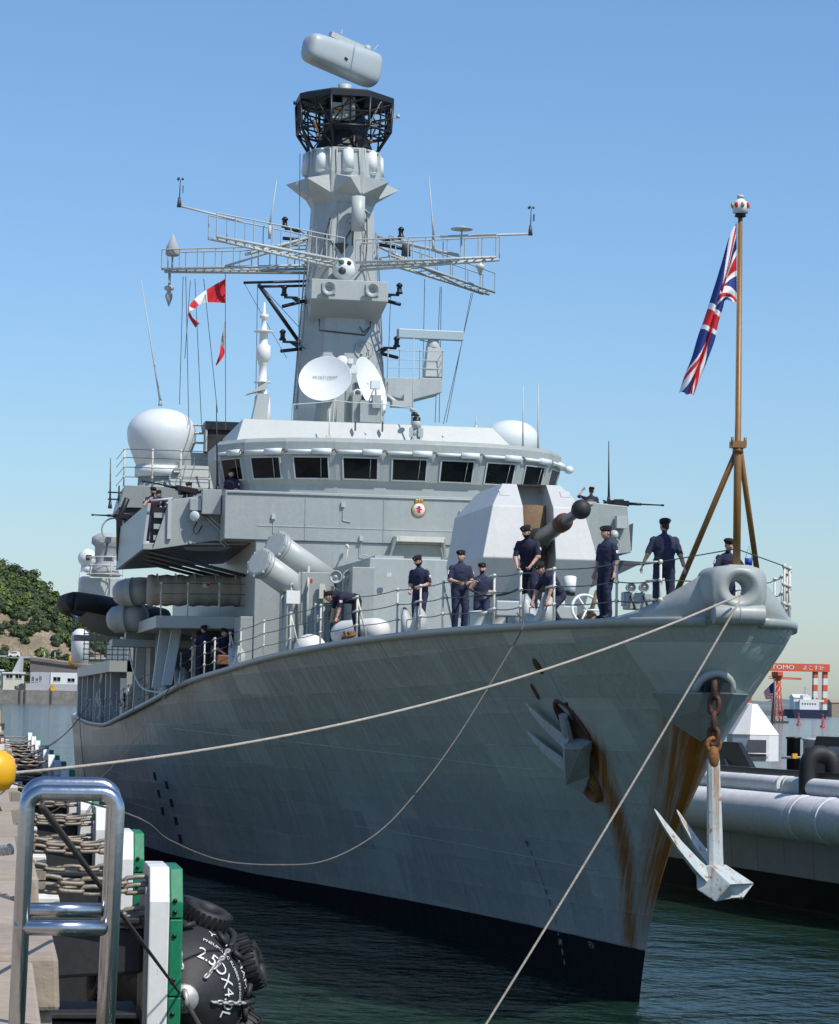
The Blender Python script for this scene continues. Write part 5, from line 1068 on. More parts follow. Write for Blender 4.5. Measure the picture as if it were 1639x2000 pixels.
c = Vector((-8.23, 81.0, 12.79)); mb = MB(); mb.ball(c, .45, 18, 12); mb.cyl(c+Vector((0, 0, -.7)), c+Vector((0, 0, -.3)), .32, .28, 12); mb.hexa([c+Vector(v) for v in ((-.4, -.4, -1.6), (.4, -.4, -1.6), (.4, .4, -1.6), (-.4, .4, -1.6), (-.35, -.3, -.7), (.25, -.3, -.7), (.25, .3, -.7), (-.35, .3, -.7))]); dc = mb.build('ball_director', 'palewhite', dp); mb = MB(); mb.box(c+Vector((.05, -.42, 0)), (.25, .1, .25)); mb.build('director_window', 'black', dc)
c = Vector((-7.48, 79.0, 12.83)); mb = MB(); mb.smooth = True; random.seed(4)
mb.loft([[c+Vector((r*math.cos(a)*(1+.05*math.sin(3*a+z*5)), r*math.sin(a), z)) for a in [2*math.pi*j/14 for j in range(14)]] for z, r in ((-1.0, .7), (-.6, .6), (-.3, .42), (0, .5), (.4, .52), (.55, .68), (.85, .62), (1.05, .3))]); mb.build('covered_tracker', 'canvasgrey', dp)
mb = MB()
for z in (-.9, -.5, -.1): mb.torus(c+Vector((0, 0, z)), .85, .025, (0, 0, 1), 16, 4)
for k in range(5): a = k*1.25; mb.tube([c+Vector((.85*math.cos(a), .85*math.sin(a), -1)), c+Vector((.85*math.cos(a), .85*math.sin(a), -.1))], .025, 4)
mb.build('tracker_rail', 'stan', dp)
mb = MB(); c = Vector((-8.17, 88.0, 9.14)); mb.lathe([(.45, -1.3), (.45, 0), (.4, .25), (.2, .42), (.01, .45)], c, n=14); mb.build('aft_launcher', 'palewhite', ship)
p = (-8.24, 45.5, 11.87); mb = MB(); mb.lathe([(.05, -.28), (.14, -.2), (.17, 0), (.14, .18), (.06, .22)], p, n=10); tag(mb.build('marker_buoy', 'yellow'), 'small yellow smoke marker hung on the outer side of the bridge wing', 'marker buoy')
p = (-8.39, 92.0, 8.01); mb = MB(); mb.lathe([(.05, -.28), (.2, -.2), (.22, 0), (.17, .25), (.06, .3)], p, n=10); tag(mb.build('marker_buoy', 'yellow'), 'small yellow marker at the far left edge of the ship', 'marker buoy')
p = (-6.17, 34.0, 7.09); mb = MB(); mb.box((p[0]+.2, 34.2, deck_z(34)+.35), (.5, .3, .3)); tag(mb.build('tool_box', mat('brown box', (.22, .09, .03), .6), None, .03), 'brown box on deck beside the two sailors amidships', 'box')
# ------------------------------------------------------------------ machine guns
def mgun(name, c, d, label, mnt='gunmetal', sc=1.):
    c = Vector(c); d = Vector(d).normalized(); s_ = d.cross(Vector((0, 0, 1))).normalized(); root = thing(name, label, 'machine gun', tuple(c))
    mb = MB(); T = math.atan2(d.y, d.x); pitch_ = math.asin(d.z)
    mb.box(c, (.75*sc, .16, .18), rz=T, ry=-pitch_); mb.build('receiver', 'gunmetal', root, .01)
    mb = MB(); mb.tube([c+d*.35*sc, c+d*.8*sc, c+d*.81*sc, c+d*1.55*sc], .03, 8, [.05, .045, .028, .022]); mb.cyl(c+d*1.5*sc, c+d*1.6*sc, .035, n=8); mb.build('barrel', 'gunmetal', root)
    mb = MB(); mb.box(c+s_*.22+Vector((0, 0, -.02)), (.34, .22, .26), rz=T); mb.build('ammunition_box', mnt, root, .01)
    mb = MB(); mb.cyl(c-Vector((0, 0, .75)), c-Vector((0, 0, .1)), .06, .05, 8); mb.box(c-d*.45*sc, (.15, .3, .06), rz=T); mb.tube([c-d*.35*sc, c-d*.55*sc+Vector((0, 0, .08))], .025, 5); mb.build('mount', 'gunmetal', root)
    return root
mgun('machine_gun', (-6.86, 39.5, 12.94), (-.86, -.3, .12), 'black machine gun with green ammunition box on the starboard bridge wing bulwark', mat('olive ammunition tin', (.03, .04, .02), .6))
mgun('machine_gun', (7.49, 39.0, 12.92), (.97, -.2, -.03), 'black machine gun pointing out over the port bridge wing against the sky', 'gunmetal', .95)
mgun('machine_gun', (-8.49, 47.0, 12.53), (-.98, -.15, .0), 'black machine gun sticking out aft of the starboard bridge wing, above the davit', 'gunmetal', .7)
# ------------------------------------------------------------------ signal flags and halyards
def cloth(name, pts_t, pts_b, cols, label, cat='flag', wav=.06):
    t = spline(pts_t, 8); b = spline(pts_b, 8); n = len(t)-1; mb = MB(); mb.smooth = True
    mb.grid(lambda u, v: tuple(b[int(round(u*n))].lerp(t[int(round(u*n))], v)+Vector((0, wav*math.sin(u*9+v*3), 0))), n, 8)
    for k in range(len(mb.f)): mb.m[k] = cols(((k//8)+.5)/n)[0] if isinstance(cols(.5), tuple) else cols(((k//8)+.5)/n)
    mats = ['flagred', 'flagwhite', 'canvasgrey']; return tag(mb.build(name, mats), label, cat)
Y0 = 52.5
cloth('signal_flag', [(-4.58, 52.5, 22.01), (-5.16, 52.4, 21.63), (-5.65, 52.2, 21.23), (-5.94, 52.0, 20.84), (-5.82, 52.0, 20.42), (-5.54, 52.0, 20.2)], [(-4.55, 52.5, 21.09), (-5.11, 52.4, 21.09), (-5.51, 52.2, 20.96), (-5.74, 52.1, 20.76), (-5.97, 52.0, 20.51), (-5.69, 52.0, 20.04)], lambda u: 0 if u < .24 else 1 if u < .46 else 0 if u < .6 else 1 if u < .68 else 0, 'red and white striped signal flag flying from the lower starboard yard')
cloth('signal_flag', [(-4.54, 52.5, 20.5), (-4.62, 52.4, 20.04), (-4.68, 52.4, 19.65), (-4.74, 52.3, 19.15), (-4.88, 52.3, 18.71)], [(-4.52, 52.5, 20.43), (-4.5, 52.5, 19.77), (-4.53, 52.5, 19.37), (-4.57, 52.4, 19.07), (-4.86, 52.3, 18.66)], lambda u: 2 if u < .55 else 0, 'limp grey and dark red flag hanging below the striped signal flag')
hl = [((358,540),(351,790)), ((363,540),(369,830)), ((381,545),(372,560)), ((381,550),(394,840)), ((400,545),(425,800)), ((440,530),(441,835)), ((373,550),(362,700))]
for a_, b_ in (((-6.13, 53.0, 22.11), (-6.37, 50.0, 16.9)), ((-6.03, 53.0, 22.12), (-6.09, 49.0, 16.05)), ((-5.68, 53.0, 22.03), (-5.7, 48.0, 15.78)), ((-5.35, 53.0, 22.05), (-5.24, 47.0, 16.34)), ((-4.57, 52.6, 22.32), (-5.03, 46.0, 15.64)), ((-5.85, 53.0, 21.97), (-6.14, 51.0, 18.73)), ((-2.02, 51.0, 26.64), (-2.47, 46.0, 16.43)), ((-3.55, 50.5, 21.45), (-4.2, 44.0, 16.69)), ((3.94, 54.0, 22.33), (2.8, 48.0, 16.37)), ((3.99, 54.0, 22.33), (2.95, 48.0, 16.38)), ((5.18, 54.0, 22.14), (3.04, 47.0, 16.28)), ((5.25, 54.0, 22.15), (2.93, 47.0, 16.22)), ((3.16, 53.0, 22.44), (2.65, 50.0, 18.2)), ((1.69, 52.0, 21.53), (0.85, 47.0, 17.22)), ((-4.03, 50.5, 21.53), (-2.69, 48.0, 18.5))):
    mb = MB(); mb.tube([a_, b_], .013, 4); mb.build('signal_halyard', 'wire', mast)
# ------------------------------------------------------------------ people
def head_mesh(mb, T, beard):
    nu, nv = 26, 18; vs = []
    for i in range(nv+1):
        ph = math.pi*i/nv
        for j in range(nu):
            th = 2*math.pi*j/nu; x = math.sin(ph)*math.sin(th); y = -math.sin(ph)*math.cos(th); z = -math.cos(ph)
            rx, ry, rz = .076, .097, .122
            if z < 0: rx *= 1-.26*z*z; ry *= 1-.10*z*z
            p = Vector((x*rx, y*ry, z*rz))
            if y < -.2:
                g = lambda cx, cz, s: math.exp(-((p.x-cx)**2+(p.z-cz)**2)/s**2)
                p.y -= .026*g(0, -.018, .017)+.014*g(0, .004, .013)+.010*g(0, -.088, .024)+.006*g(0, .038, .03)-.013*g(.032, .016, .016)-.013*g(-.032, .016, .016)+.006*g(0, -.055, .018)
            vs.append(T @ p)
    fs = [(i*nu+j, i*nu+(j+1) % nu, (i+1)*nu+(j+1) % nu, (i+1)*nu+j) for i in range(nv) for j in range(nu)]
    mb.smooth = True; mb.mi = 1
    o = len(mb.f); mb.add(vs, fs)
    if beard:
        for k in range(o, len(mb.f)):
            c = T.inverted() @ (sum((Vector(mb.v[q]) for q in mb.f[k]), Vector())/4)
            if c.z < -.045 and not (abs(c.x) < .022 and -.066 < c.z < -.052): mb.m[k] = 3
    for s in (-1, 1):
        for i_, (c, r) in enumerate((((s*.031, -.083, .014), (.013, .008, .007)), ((s*.077, .01, -.005), (.012, .02, .03)))):
            b = MB(); b.ball((0, 0, 0), r, 8, 6); mb.mi = 4 if i_ == 0 else 1; mb.add([T @ (Vector(c)+Vector(v)) for v in b.v], b.f)
    b = MB(); b.box((0, -.092, -.057), (.042, .01, .007)); mb.mi = 5; mb.add([T @ Vector(v) for v in b.v], b.f)
def hand_mesh(mb, w, d, nrm, curl, thumb):
    d = d.normalized(); s = d.cross(nrm).normalized(); n = s.cross(d); mb.mi = 1; mb.smooth = True
    mb.loft([[w+d*u+s*a*ww+n*b*.016 for a, b in ((-1, -.6), (-.5, -1), (.5, -1), (1, -.6), (1, .6), (.5, 1), (-.5, 1), (-1, .6))] for u, ww in ((-.02, .026), (.03, .036), (.085, .041), (.098, .036))])
    for k in range(4):
        b0 = w+d*.092+s*(-.03+.02*k); L_ = (.066, .076, .072, .056)[k]; c1 = R(25+curl*30); c2 = R(45+curl*55)
        p1 = b0+(d*math.cos(c1)+n*math.sin(c1))*L_*.5; p2 = p1+(d*math.cos(c1+c2)+n*math.sin(c1+c2))*L_*.5
        mb.tube([b0, p1, p2], .009, 6, [.0105, .0095, .008])
    b0 = w+d*.03+s*.034*thumb; p1 = b0+(d*.6+s*.6*thumb+n*.35).normalized()*.038; p2 = p1+(d*.75+n*.6).normalized()*.032
    mb.tube([b0, p1, p2], .011, 6, [.013, .0115, .009])
SIDES = {'l': 1, 'r': -1}
def person(loc, face, label, lean=0, arms=(((.25, -.15, -1), (-.1, -.5, -.8)), ((-.25, -.15, -1), (.1, -.5, -.8))), head=(0, 0), legs=None, beard=False, badge=True, vest=None, twist=0, vox=.019, h=1.78, crouch=0., armband=False, hat=True, lead=False, curl=.6):
    sc = h/1.80
    prims = []        # (kind, a, b, ra, rb, material)
    hipc = Vector((0, 0, .95-crouch)); RL = Matrix.Rotation(R(lean), 3, 'X'); RT = RL @ Matrix.Rotation(R(twist), 3, 'Z')
    def U(x, y, z): return hipc+RT @ Vector((x, y, z-.95))
    mb0 = MB()
    def tors(z, rx, ry, y=0.): return [U(1.18*rx*math.cos(2*math.pi*j/16), y+1.2*ry*math.sin(2*math.pi*j/16), z) for j in range(16)]
    mb0.loft([tors(.88, .12, .09), tors(.92, .165, .115), tors(1.0, .168, .118), tors(1.1, .158, .108), tors(1.22, .175, .118), tors(1.33, .19, .122), tors(1.40, .185, .112), tors(1.46, .13, .085), tors(1.50, .07, .065)])
    segs = [(U(0, 0, .95), U(0, 0, 1.44), .16, 0)]
    def cap(a, b, ra, rb, m):
        a, b = Vector(a), Vector(b); n = 10; x, y, d = frame(b-a); L_ = (b-a).length
        prof = [(ra*.02, -ra), (ra*.7, -ra*.72), (ra, 0), (rb, L_), (rb*.7, L_+rb*.72), (rb*.02, L_+rb)]
        mb0.lathe(prof, a, b-a, n); segs.append((a, b, (ra+rb)/2, m))
    cap(U(0, .01, 1.44), U(0, -.015, 1.56), .056, .054, 1)
    legs = legs or ((.10, -.02, .02), (-.10, .02, -.02))
    for s, (fx, fy, kb) in zip((1, -1), legs):
        hip = hipc+Vector((.095*s, 0, -.03)); ank = Vector((fx, fy, .09)); mid = (hip+ank)/2+Vector((.01*s, -.05-abs(kb)-crouch*.75, .02))
        cap(hip, mid, .112, .088, 0); cap(mid, ank, .086, .072, 0); cap(ank+Vector((0, .02, -.03)), ank+Vector((.02*s, -.15, -.045)), .045, .04, 2); cap(ank+Vector((0, 0, .09)), ank+Vector((0, .01, -.03)), .052, .05, 2)
    hands = []; badges = []
    for s, (ud, fd) in zip((1, -1), arms):
        ud, fd = Vector(ud).normalized(), Vector(fd).normalized(); sh = U(.196*s, .0, 1.405); el = sh+ud*.285; wr = el+fd*.235
        cap(sh, el, .067, .060, 0); segs.pop(); segs.append((sh, sh.lerp(el, .85), .055, 0))
        cap(el, wr, .046, .034, 1); hands.append((wr+fd*.015, fd, ud, s)); badges.append((sh.lerp(el, .45), ud, s))
    me = mb0.mesh('b', 'navy'); tmp = bpy.data.objects.new('tmp', me); COL.objects.link(tmp)
    rm = tmp.modifiers.new('r', 'REMESH'); rm.mode = 'VOXEL'; rm.voxel_size = vox; sm = tmp.modifiers.new('s', 'SMOOTH'); sm.factor = .5; sm.iterations = 2
    dg = bpy.context.evaluated_depsgraph_get(); ev = bpy.data.meshes.new_from_object(tmp.evaluated_get(dg)); bpy.data.objects.remove(tmp); bpy.data.meshes.remove(me)
    mb = MB(); mb.v = [tuple(v.co) for v in ev.vertices]
    def near(p):
        best = 9; bm_ = 0
        for a, b, r, m in segs:
            t = max(0, min(1, (p-a).dot(b-a)/(b-a).length_squared)); d = (p-(a+(b-a)*t)).length-r
            if d < best: best, bm_ = d, m
        return bm_
    for pl in ev.polygons: mb.f.append(list(pl.vertices)); mb.m.append(near(pl.center)); mb.sm.append(True)
    bpy.data.meshes.remove(ev)
    for i, v in enumerate(mb.v):       # cloth folds
        p = Vector(v); n = noise.noise(p*11+Vector(loc))*.010+noise.noise(Vector((p.x*6, p.y*6, p.z*18))+Vector(loc))*.006
        c = Vector((p.x, p.y, 0)); mb.v[i] = tuple(p+Vector((p.x, p.y, 0)).normalized()*n if c.length > .03 else p)
    HC = U(0, -.03, 1.655); TH = Matrix.Translation(HC) @ (RL.to_4x4() @ Matrix.Rotation(R(-lean*.65), 4, 'X')) @ Matrix.Rotation(R(head[0]), 4, 'Z') @ Matrix.Rotation(R(head[1]), 4, 'X')
    head_mesh(mb, TH, beard)
    for wr, fd, ud, s in hands:
        nrm = Vector((-s, 0, 0)) if abs(fd.x) < .75 else Vector((0, -1, 0)); hand_mesh(mb, wr, fd, nrm, curl, s)
    S = Matrix.Scale(sc, 4); mb.v = [tuple(S @ Vector(v)) for v in mb.v]
    rot = R(face)
    root = thing('person', label, 'person', loc, 'sailors aboard the frigate'); root.rotation_euler = (0, 0, rot)
    def child(m, name, mats): 
        o = bpy.data.objects.new(name, m.mesh(name, mats)); COL.objects.link(o); o.parent = root; return o
    child(mb, 'body', [('navy', 'navy2', 'navy3')[int(abs(loc[0]*7+loc[1]*3)) % 3], 'skin', 'boot', 'hair', 'black', 'flagred'])
    TS = S @ TH
    hb = MB(); hb.smooth = True; vs = []; fs = []; nu, nv = 20, 8
    for i in range(nv+1):
        for j in range(nu+1):
            th = R(82)+R(196)*j/nu; zl = -.075+.06*abs(j/nu-.5)*2; z = zl+(.06-zl)*i/nv; r = math.sqrt(max(0., 1-(z/.126)**2)); vs.append(TS @ Vector((.080*r*math.sin(th), -.101*r*math.cos(th), z)))
    fs = [(i*(nu+1)+j, i*(nu+1)+j+1, (i+1)*(nu+1)+j+1, (i+1)*(nu+1)+j) for i in range(nv) for j in range(nu)]
    hb.add(vs, fs); child(hb, 'hair', 'hair')
    if hat:
        bb = MB(); bb.smooth = True; rings = []
        for k, z, ox in ((1.0, .040, 0), (1.03, .055, 0), (1.10, .075, -.006), (1.20, .098, -.014), (1.14, .120, -.014), (.88, .138, -.008), (.5, .148, -.004), (.03, .150, -.002)):
            rings.append([TS @ Vector((ox+.083*k*math.cos(a), .106*k*math.sin(a), z+.10*(.083*k*math.cos(a))*(1 if k > 1 else .3)-.10*.106*k*math.sin(a)*-.6)) for a in [2*math.pi*j/20 for j in range(20)]])
        bb.loft(rings); bo_ = child(bb, 'beret', 'beret')
        gb = MB(); gb.ball(tuple(TS @ Vector((.035, -.112, .082))), .011, 6, 5); child(gb, 'cap_badge', 'gold')
    for p, ud, s in badges:
        if badge:
            gb = MB(); o = Vector((s, 0, 0)); o = (o-ud*o.dot(ud)).normalized(); f = ud.cross(o); c = p+o*.071; q = [c+f*a*.034+ud*b*(.028 if not (armband and s < 0) else .05) for a, b in ((-1, -1), (1, -1), (1, 1), (-1, 1))]
            gb.add([S @ v for v in q]+[S @ (v-o*.012) for v in q], [(0, 1, 2, 3), (4, 7, 6, 5), (0, 4, 5, 1), (1, 5, 6, 2), (2, 6, 7, 3), (3, 7, 4, 0)]); child(gb, 'sleeve_badge', 'flagwhite')
            if not armband: gb = MB(); q = [c+o*.004+f*a*.02+ud*(b*.014+.004) for a, b in ((-1, -1), (.1, -1), (.1, 1), (-1, 1))]; gb.add([S @ v for v in q], [(0, 1, 2, 3)]); child(gb, 'badge_flash', 'flagred')
    b2 = MB(); b2.smooth = True; b2.loft([[S @ U(.203*math.cos(a), .146*math.sin(a), z) for a in [2*math.pi*j/18 for j in range(18)]] for z in (1.005, 1.05)], False); child(b2, 'belt', 'boot')
    if vest:
        v_ = MB(); v_.smooth = True
        v_.loft([[S @ U(rx*math.cos(a), ry*math.sin(a), z) for a in [2*math.pi*j/18 for j in range(18)]] for z, rx, ry in ((1.08, .185, .145), (1.2, .20, .155), (1.35, .205, .15), (1.44, .15, .11))], False); child(v_, 'vest', vest)
    return root
# along the starboard rail, from the bow aft
person((0.46, 1.87, 7.66), 12, 'sailor with a white armband leaning out behind the bow staff, looking at the viewer', 8, (((.5, -.3, -.8), (-.5, -.7, -.4)), ((-.4, -.3, -.9), (.4, -.8, -.4))), (-6, 4), h=1.72, armband=True)
person((-0.99, 0.97, 7.82), 168, 'bare-armed sailor seen from behind beside the bow staff leg', 0, (((.4, .1, -1), (.35, -.25, -.85)), ((-.35, .1, -1), (-.3, -.35, -.85))), (32, 0), ((.13, -.02, .0), (-.13, .02, .0)), h=1.84, curl=.3)
person((-1.65, 2.77, 7.79), -62, 'sailor standing in profile by the rail, forward of the gun', 0, (((.2, .1, -1), (.05, -.25, -1)), ((-.25, .05, -1), (-.05, -.35, -1))), (-12, 0), h=1.82, curl=.4)
person((-2.39, 6.44, 8.05), -28, 'bearded sailor in front of the gun barrel hauling a rope low in both hands', 22, (((.2, -.35, -1), (-.45, -.55, -.8)), ((-.15, -.25, -1), (.35, -.6, -.8))), (-30, 8), ((.15, -.14, .03), (-.12, .1, .0)), beard=True, h=1.82)
person((-2.12, 4.88, 7.67), -65, 'stooping sailor half hidden behind the rail under the gun', 40, (((.2, -.4, -1), (0, -.4, -1)), ((-.2, -.4, -1), (0, -.4, -1))), (0, 10), h=1.72, crouch=.25)
person((-2.06, 13.28, 7.64), -14, 'sailor with a hand to his chin beside the white bollards', 0, (((.2, .0, -1), (-.4, -.7, -.35)), ((-.45, -.25, -1), (.85, -.35, .95))), (-6, 3), h=1.76, beard=True)
person((-2.99, 11.07, 7.73), 8, 'sailor with a white armband gripping a thick rope in both hands', 2, (((.25, -.2, -1), (-.6, -.8, -.2)), ((-.25, -.2, -1), (.6, -.8, -.25))), (-45, 0), h=1.82, armband=True)
person((-3.38, 14.0, 7.78), -42, 'sailor looking down over the rail, hands at his belt', 8, (((.3, .05, -1), (-.5, -.75, -.3)), ((-.2, .05, -1), (.3, -.6, -.6))), (-24, 14), h=1.80, beard=True)
person((-4.08, 19.5, 7.75), -84, 'sailor bent double at the rail handling a dark rope', 84, (((.1, -.15, -1), (.05, -.25, -1)), ((-.1, -.3, -1), (.0, -.15, -1))), (0, -18), ((.14, .02, .0), (-.12, .08, .0)), h=1.84)
person((-6.23, 38.86, 6.74), 190, 'bare-armed sailor amidships with his back turned, looking down the side', 0, (((.35, .1, -1), (.15, -.2, -1)), ((-.3, .0, -1), (-.1, -.3, -1))), (35, 8), h=1.78, curl=.3)
person((-5.72, 38.25, 6.67), 40, 'sailor amidships half hidden behind the white gangway fitting', 6, (((.3, -.1, -1), (-.3, -.7, -.5)), ((-.3, -.1, -1), (.3, -.7, -.5))), (20, 10), h=1.76)
y_ = 77
person((-7.0, 77, deck_z(77)-.05), 30, 'small distant sailor on the far aft deck with an arm raised', 0, (((.3, -.1, -1), (0, -.5, -.8)), ((-.4, -.3, -.6), (.3, -.4, .9))), (0, 0), h=1.8, vox=.03)
person((-6.3, 77.6, deck_z(77)-.05), -20, 'dark distant sailor on the far aft deck beside the one raising an arm', 0, h=1.78, vox=.03)
# bridge wings
def on_wing(p, hgt): return (p[0], p[1], p[2]-hgt)
person(on_wing((-8.04, 39.0, 12.96), 1.78), 25, 'sailor in a red lifejacket, hand to mouth, at the outer corner of the bridge wing', 8, (((.35, -.2, -1), (-.2, -.8, -.2)), ((-.5, -.3, -.7), (.75, -.35, .8))), (10, 5), vest=mat('lifejacket red navy', (.05, .012, .03), .8, var=.5, scale=4), beard=True, vox=.024)
person(on_wing((-7.56, 39.4, 12.92), 1.70), -40, 'sailor leaning on the wing bulwark next to the one in the lifejacket', 30, (((.3, -.5, -.8), (.1, -.7, -.6)), ((-.3, -.5, -.8), (-.2, -.8, -.5))), (-20, 0), h=1.76, vox=.024)
person(on_wing((-6.66, 40.2, 13.25), 1.78), -55, 'sailor crouched behind the machine gun on the starboard wing', 5, (((.3, -.4, -.8), (-.1, -.8, .1)), ((-.3, -.4, -.8), (.1, -.8, .1))), (0, 0), vox=.024)
person(on_wing((-5.49, 38.6, 13.58), 1.80), -40, 'sailor on the bridge wing beside the leftmost bridge window', 0, (((.25, .1, -1), (-.5, -.6, -.3)), ((-.25, .1, -1), (.5, -.6, -.3))), (-15, 12), h=1.82, vox=.024)
person(on_wing((-5.04, 39.0, 13.39), 1.74), 15, 'sailor in shadow right beside the leftmost bridge window', 0, h=1.76, vox=.024)
person(on_wing((6.69, 39.6, 13.49), 1.78), 150, 'lookout in a tan vest with an arm raised to his head on the port wing', 0, (((.8, -.2, .25), (-.5, -.3, .9)), ((-.3, 0, -1), (-.1, -.4, -.9))), (30, 0), vest='tan', vox=.024)
# ------------------------------------------------------------------ quay: its own axes, u to the right of the viewer, v along the edge
QA = R(.6)
def Q(u, v, z): return Vector((CAM.x+u*math.cos(QA)+v*math.sin(QA), CAM.y-u*math.sin(QA)+v*math.cos(QA), z))
class QB(MB):
    def qbox(s, u0, u1, v0, v1, z0, z1, du=0., dv=0.):
        return s.hexa([Q(u0, v0, z0), Q(u1, v0, z0), Q(u1, v1, z0), Q(u0, v1, z0), Q(u0+du, v0+dv, z1), Q(u1-du, v0+dv, z1), Q(u1-du, v1-dv, z1), Q(u0+du, v1-dv, z1)])
FACE = .30          # face of the quay wall
QZ = 4.5
mb = QB(); mb.qbox(-60, FACE-.25, -30, 420, -3, 4.15); quay = struct(mb.build('quay', 'concretesmooth'))
# coping blocks with a rough overhanging lip, gaps between them at the fenders
random.seed(21)
v = 2.0; k = 0
while v < 300:
    L_ = 7.4 if v < 120 else 16
    mb = QB(); mb.qbox(-2.6, .45+random.uniform(-.02, .02), v, v+L_*.33, 4.16, QZ, .02, .02); mb.qbox(-.6, .41, v+.06, v+L_*.33-.06, 3.55, 4.16)
    mb.build('coping_block', 'concrete', quay, .03)
    mb = QB(); mb.qbox(-2.6, FACE-.02, v+L_*.33+.03, v+L_-.03, 4.16, QZ-.03); mb.build('paving_slab', 'concretesmooth', quay, .02)
    mb = QB(); mb.qbox(-.2, .36, v+.2, v+1.6, -2, 3.55); mb.build('wall_pilaster', 'concretesmooth', quay, .02)
    v += L_; k += 1
# ------------------------------------------------------------------ rubber-mounted fender panels
lkq = link_mesh(.42, .036, .20, 'chain_link', 'chain', 12)
PAN = []
N0 = 41.0
def fender(v, n, detail):
    u0, u1, u2 = 2.36, 2.62, 2.76; zt = 3.6; w = 1.0
    ordn = ['nearest', 'second', 'third', 'fourth', 'fifth', 'sixth', 'seventh', 'eighth', 'ninth', 'tenth', 'eleventh', 'twelfth', 'thirteenth'][n]
    root = thing('quay_fender', 'white and green quay fender panel, %s along the quay counting from the viewer' % ordn, 'fender', tuple(Q(u0, v, 0)), 'green and white fender panels along the quay')
    def prof(u, dz): return [(v-w, -.6), (v+w, -.6), (v+w, zt-.5+dz), (v+w*.72, zt+dz), (v-w*.72, zt+dz), (v-w, zt-.5+dz)]
    def slab(name, ua, ub, m_, dz=0., zlo=None, zhi=None):
        mb = MB(); pr = prof(0, dz) if zlo is None else [(v-w, zlo), (v+w, zlo), (v+w, zhi), (v-w, zhi)]
        mb.loft([[Q(ua, a, z) for a, z in pr], [Q(ub, a, z) for a, z in pr]]); return mb.build(name, m_, root, .02)
    fr = slab('frame', u0, u1+.04, 'padwhite')
    mb = QB(); mb.qbox(u0-.05, u0-.004, v-w*.8, v+w*.8, .2, zt-.3); mb.build('frame_back', 'tuggrey', root)
    zs = [-.6, .55, 1.7, 2.85]
    for i in range(3): slab('pad', u1+.045, u2+.10, 'green', 0, zs[i]+.008, zs[i+1]-.008)
    mb = MB(); pr = [(v-w, 2.858), (v+w, 2.858), (v+w, zt-.5), (v+w*.72, zt-.02), (v-w*.72, zt-.02), (v-w, zt-.5)]; mb.loft([[Q(u1+.045, a, z) for a, z in pr], [Q(u2+.10, a, z) for a, z in pr]]); mb.build('pad', 'green', root, .02)
    if detail:
        for i in range(4):
            for dz in (.25, .9):
                z = zs[i]+dz if i < 3 else (2.95 if dz < .5 else 3.12); mb = MB(); p = Q(u2-.02, v-w-.004, z); mb.cyl(p, p+Vector((0, -.02, 0)), .035, n=10); mb.build('pad_bolt', 'gunmetal', root)
    # rubber legs
    for z0, z1 in ((1.9, 2.75), (-.3, 1.35)):
        mb = QB(); mb.hexa([Q(FACE+.1, v-.75, z0), Q(u0-.05, v-.55, z0+.1), Q(u0-.05, v+.55, z0+.1), Q(FACE+.1, v+.75, z0), Q(FACE+.1, v-.75, z1), Q(u0-.05, v-.55, z1-.1), Q(u0-.05, v+.55, z1-.1), Q(FACE+.1, v+.75, z1)]); lg = mb.build('rubber_leg', 'rubber', root, .05)
        mb = QB(); mb.qbox(FACE+.16, u0-.1, v-.8, v+.8, z1+.002, z1+.09); mb.build('leg_flange', 'rubber', lg, .02)
    mb = QB(); mb.qbox(FACE+.02, FACE+.4, v-.6, v+.7, 2.95, 3.35); mb.qbox(FACE+.4, FACE+.75, v-.3, v+.5, 2.9, 3.1); mb.build('wall_bracket', 'padwhite', root, .02)
    # tension chains, two and two, from the wall to the panel
    for dz in ((2.95, 2.78, 3.42, 3.3) if detail else (2.9, 3.35)):
        for dv in ((-.55,) if not detail or dz in (3.42,) else (-.55, )):
            a, b = Q(FACE+.1, v+dv-.12*(dz > 3), dz+.03), Q(u0-.02, v+dv+.05, dz-.03)
            if detail:
                ch_ = bpy.data.objects.new('chain', None); COL.objects.link(ch_); ch_.parent = root
                chain(lkq, a, b, .42, ch_, sag=.07)
                for o in ch_.children: o.matrix_basis = Matrix.Translation(-root.location) @ o.matrix_basis
                mb = MB(); d = (b-a).normalized(); mb.tube([a, a+d*.32], .06, 7); mb.box(a+d*.36, (.14, .14, .14)); mb.build('turnbuckle', 'chain', root)
            else:
                mb = MB(); mb.tube([p+Vector((0, 0, .03*math.sin(i*2.))) for i, p in enumerate(catenary(a, b, .07, 10))], .05, 5, [.03+.03*(i % 2) for i in range(11)]); mb.build('chain', 'chain', root)
# measured stations of the panels along the quay
for n, v in enumerate((41.0, 51.5, 62.5, 73.5, 84.5, 95.5, 107, 118, 130, 142, 156, 172, 190)): fender(v, n, n < 4)
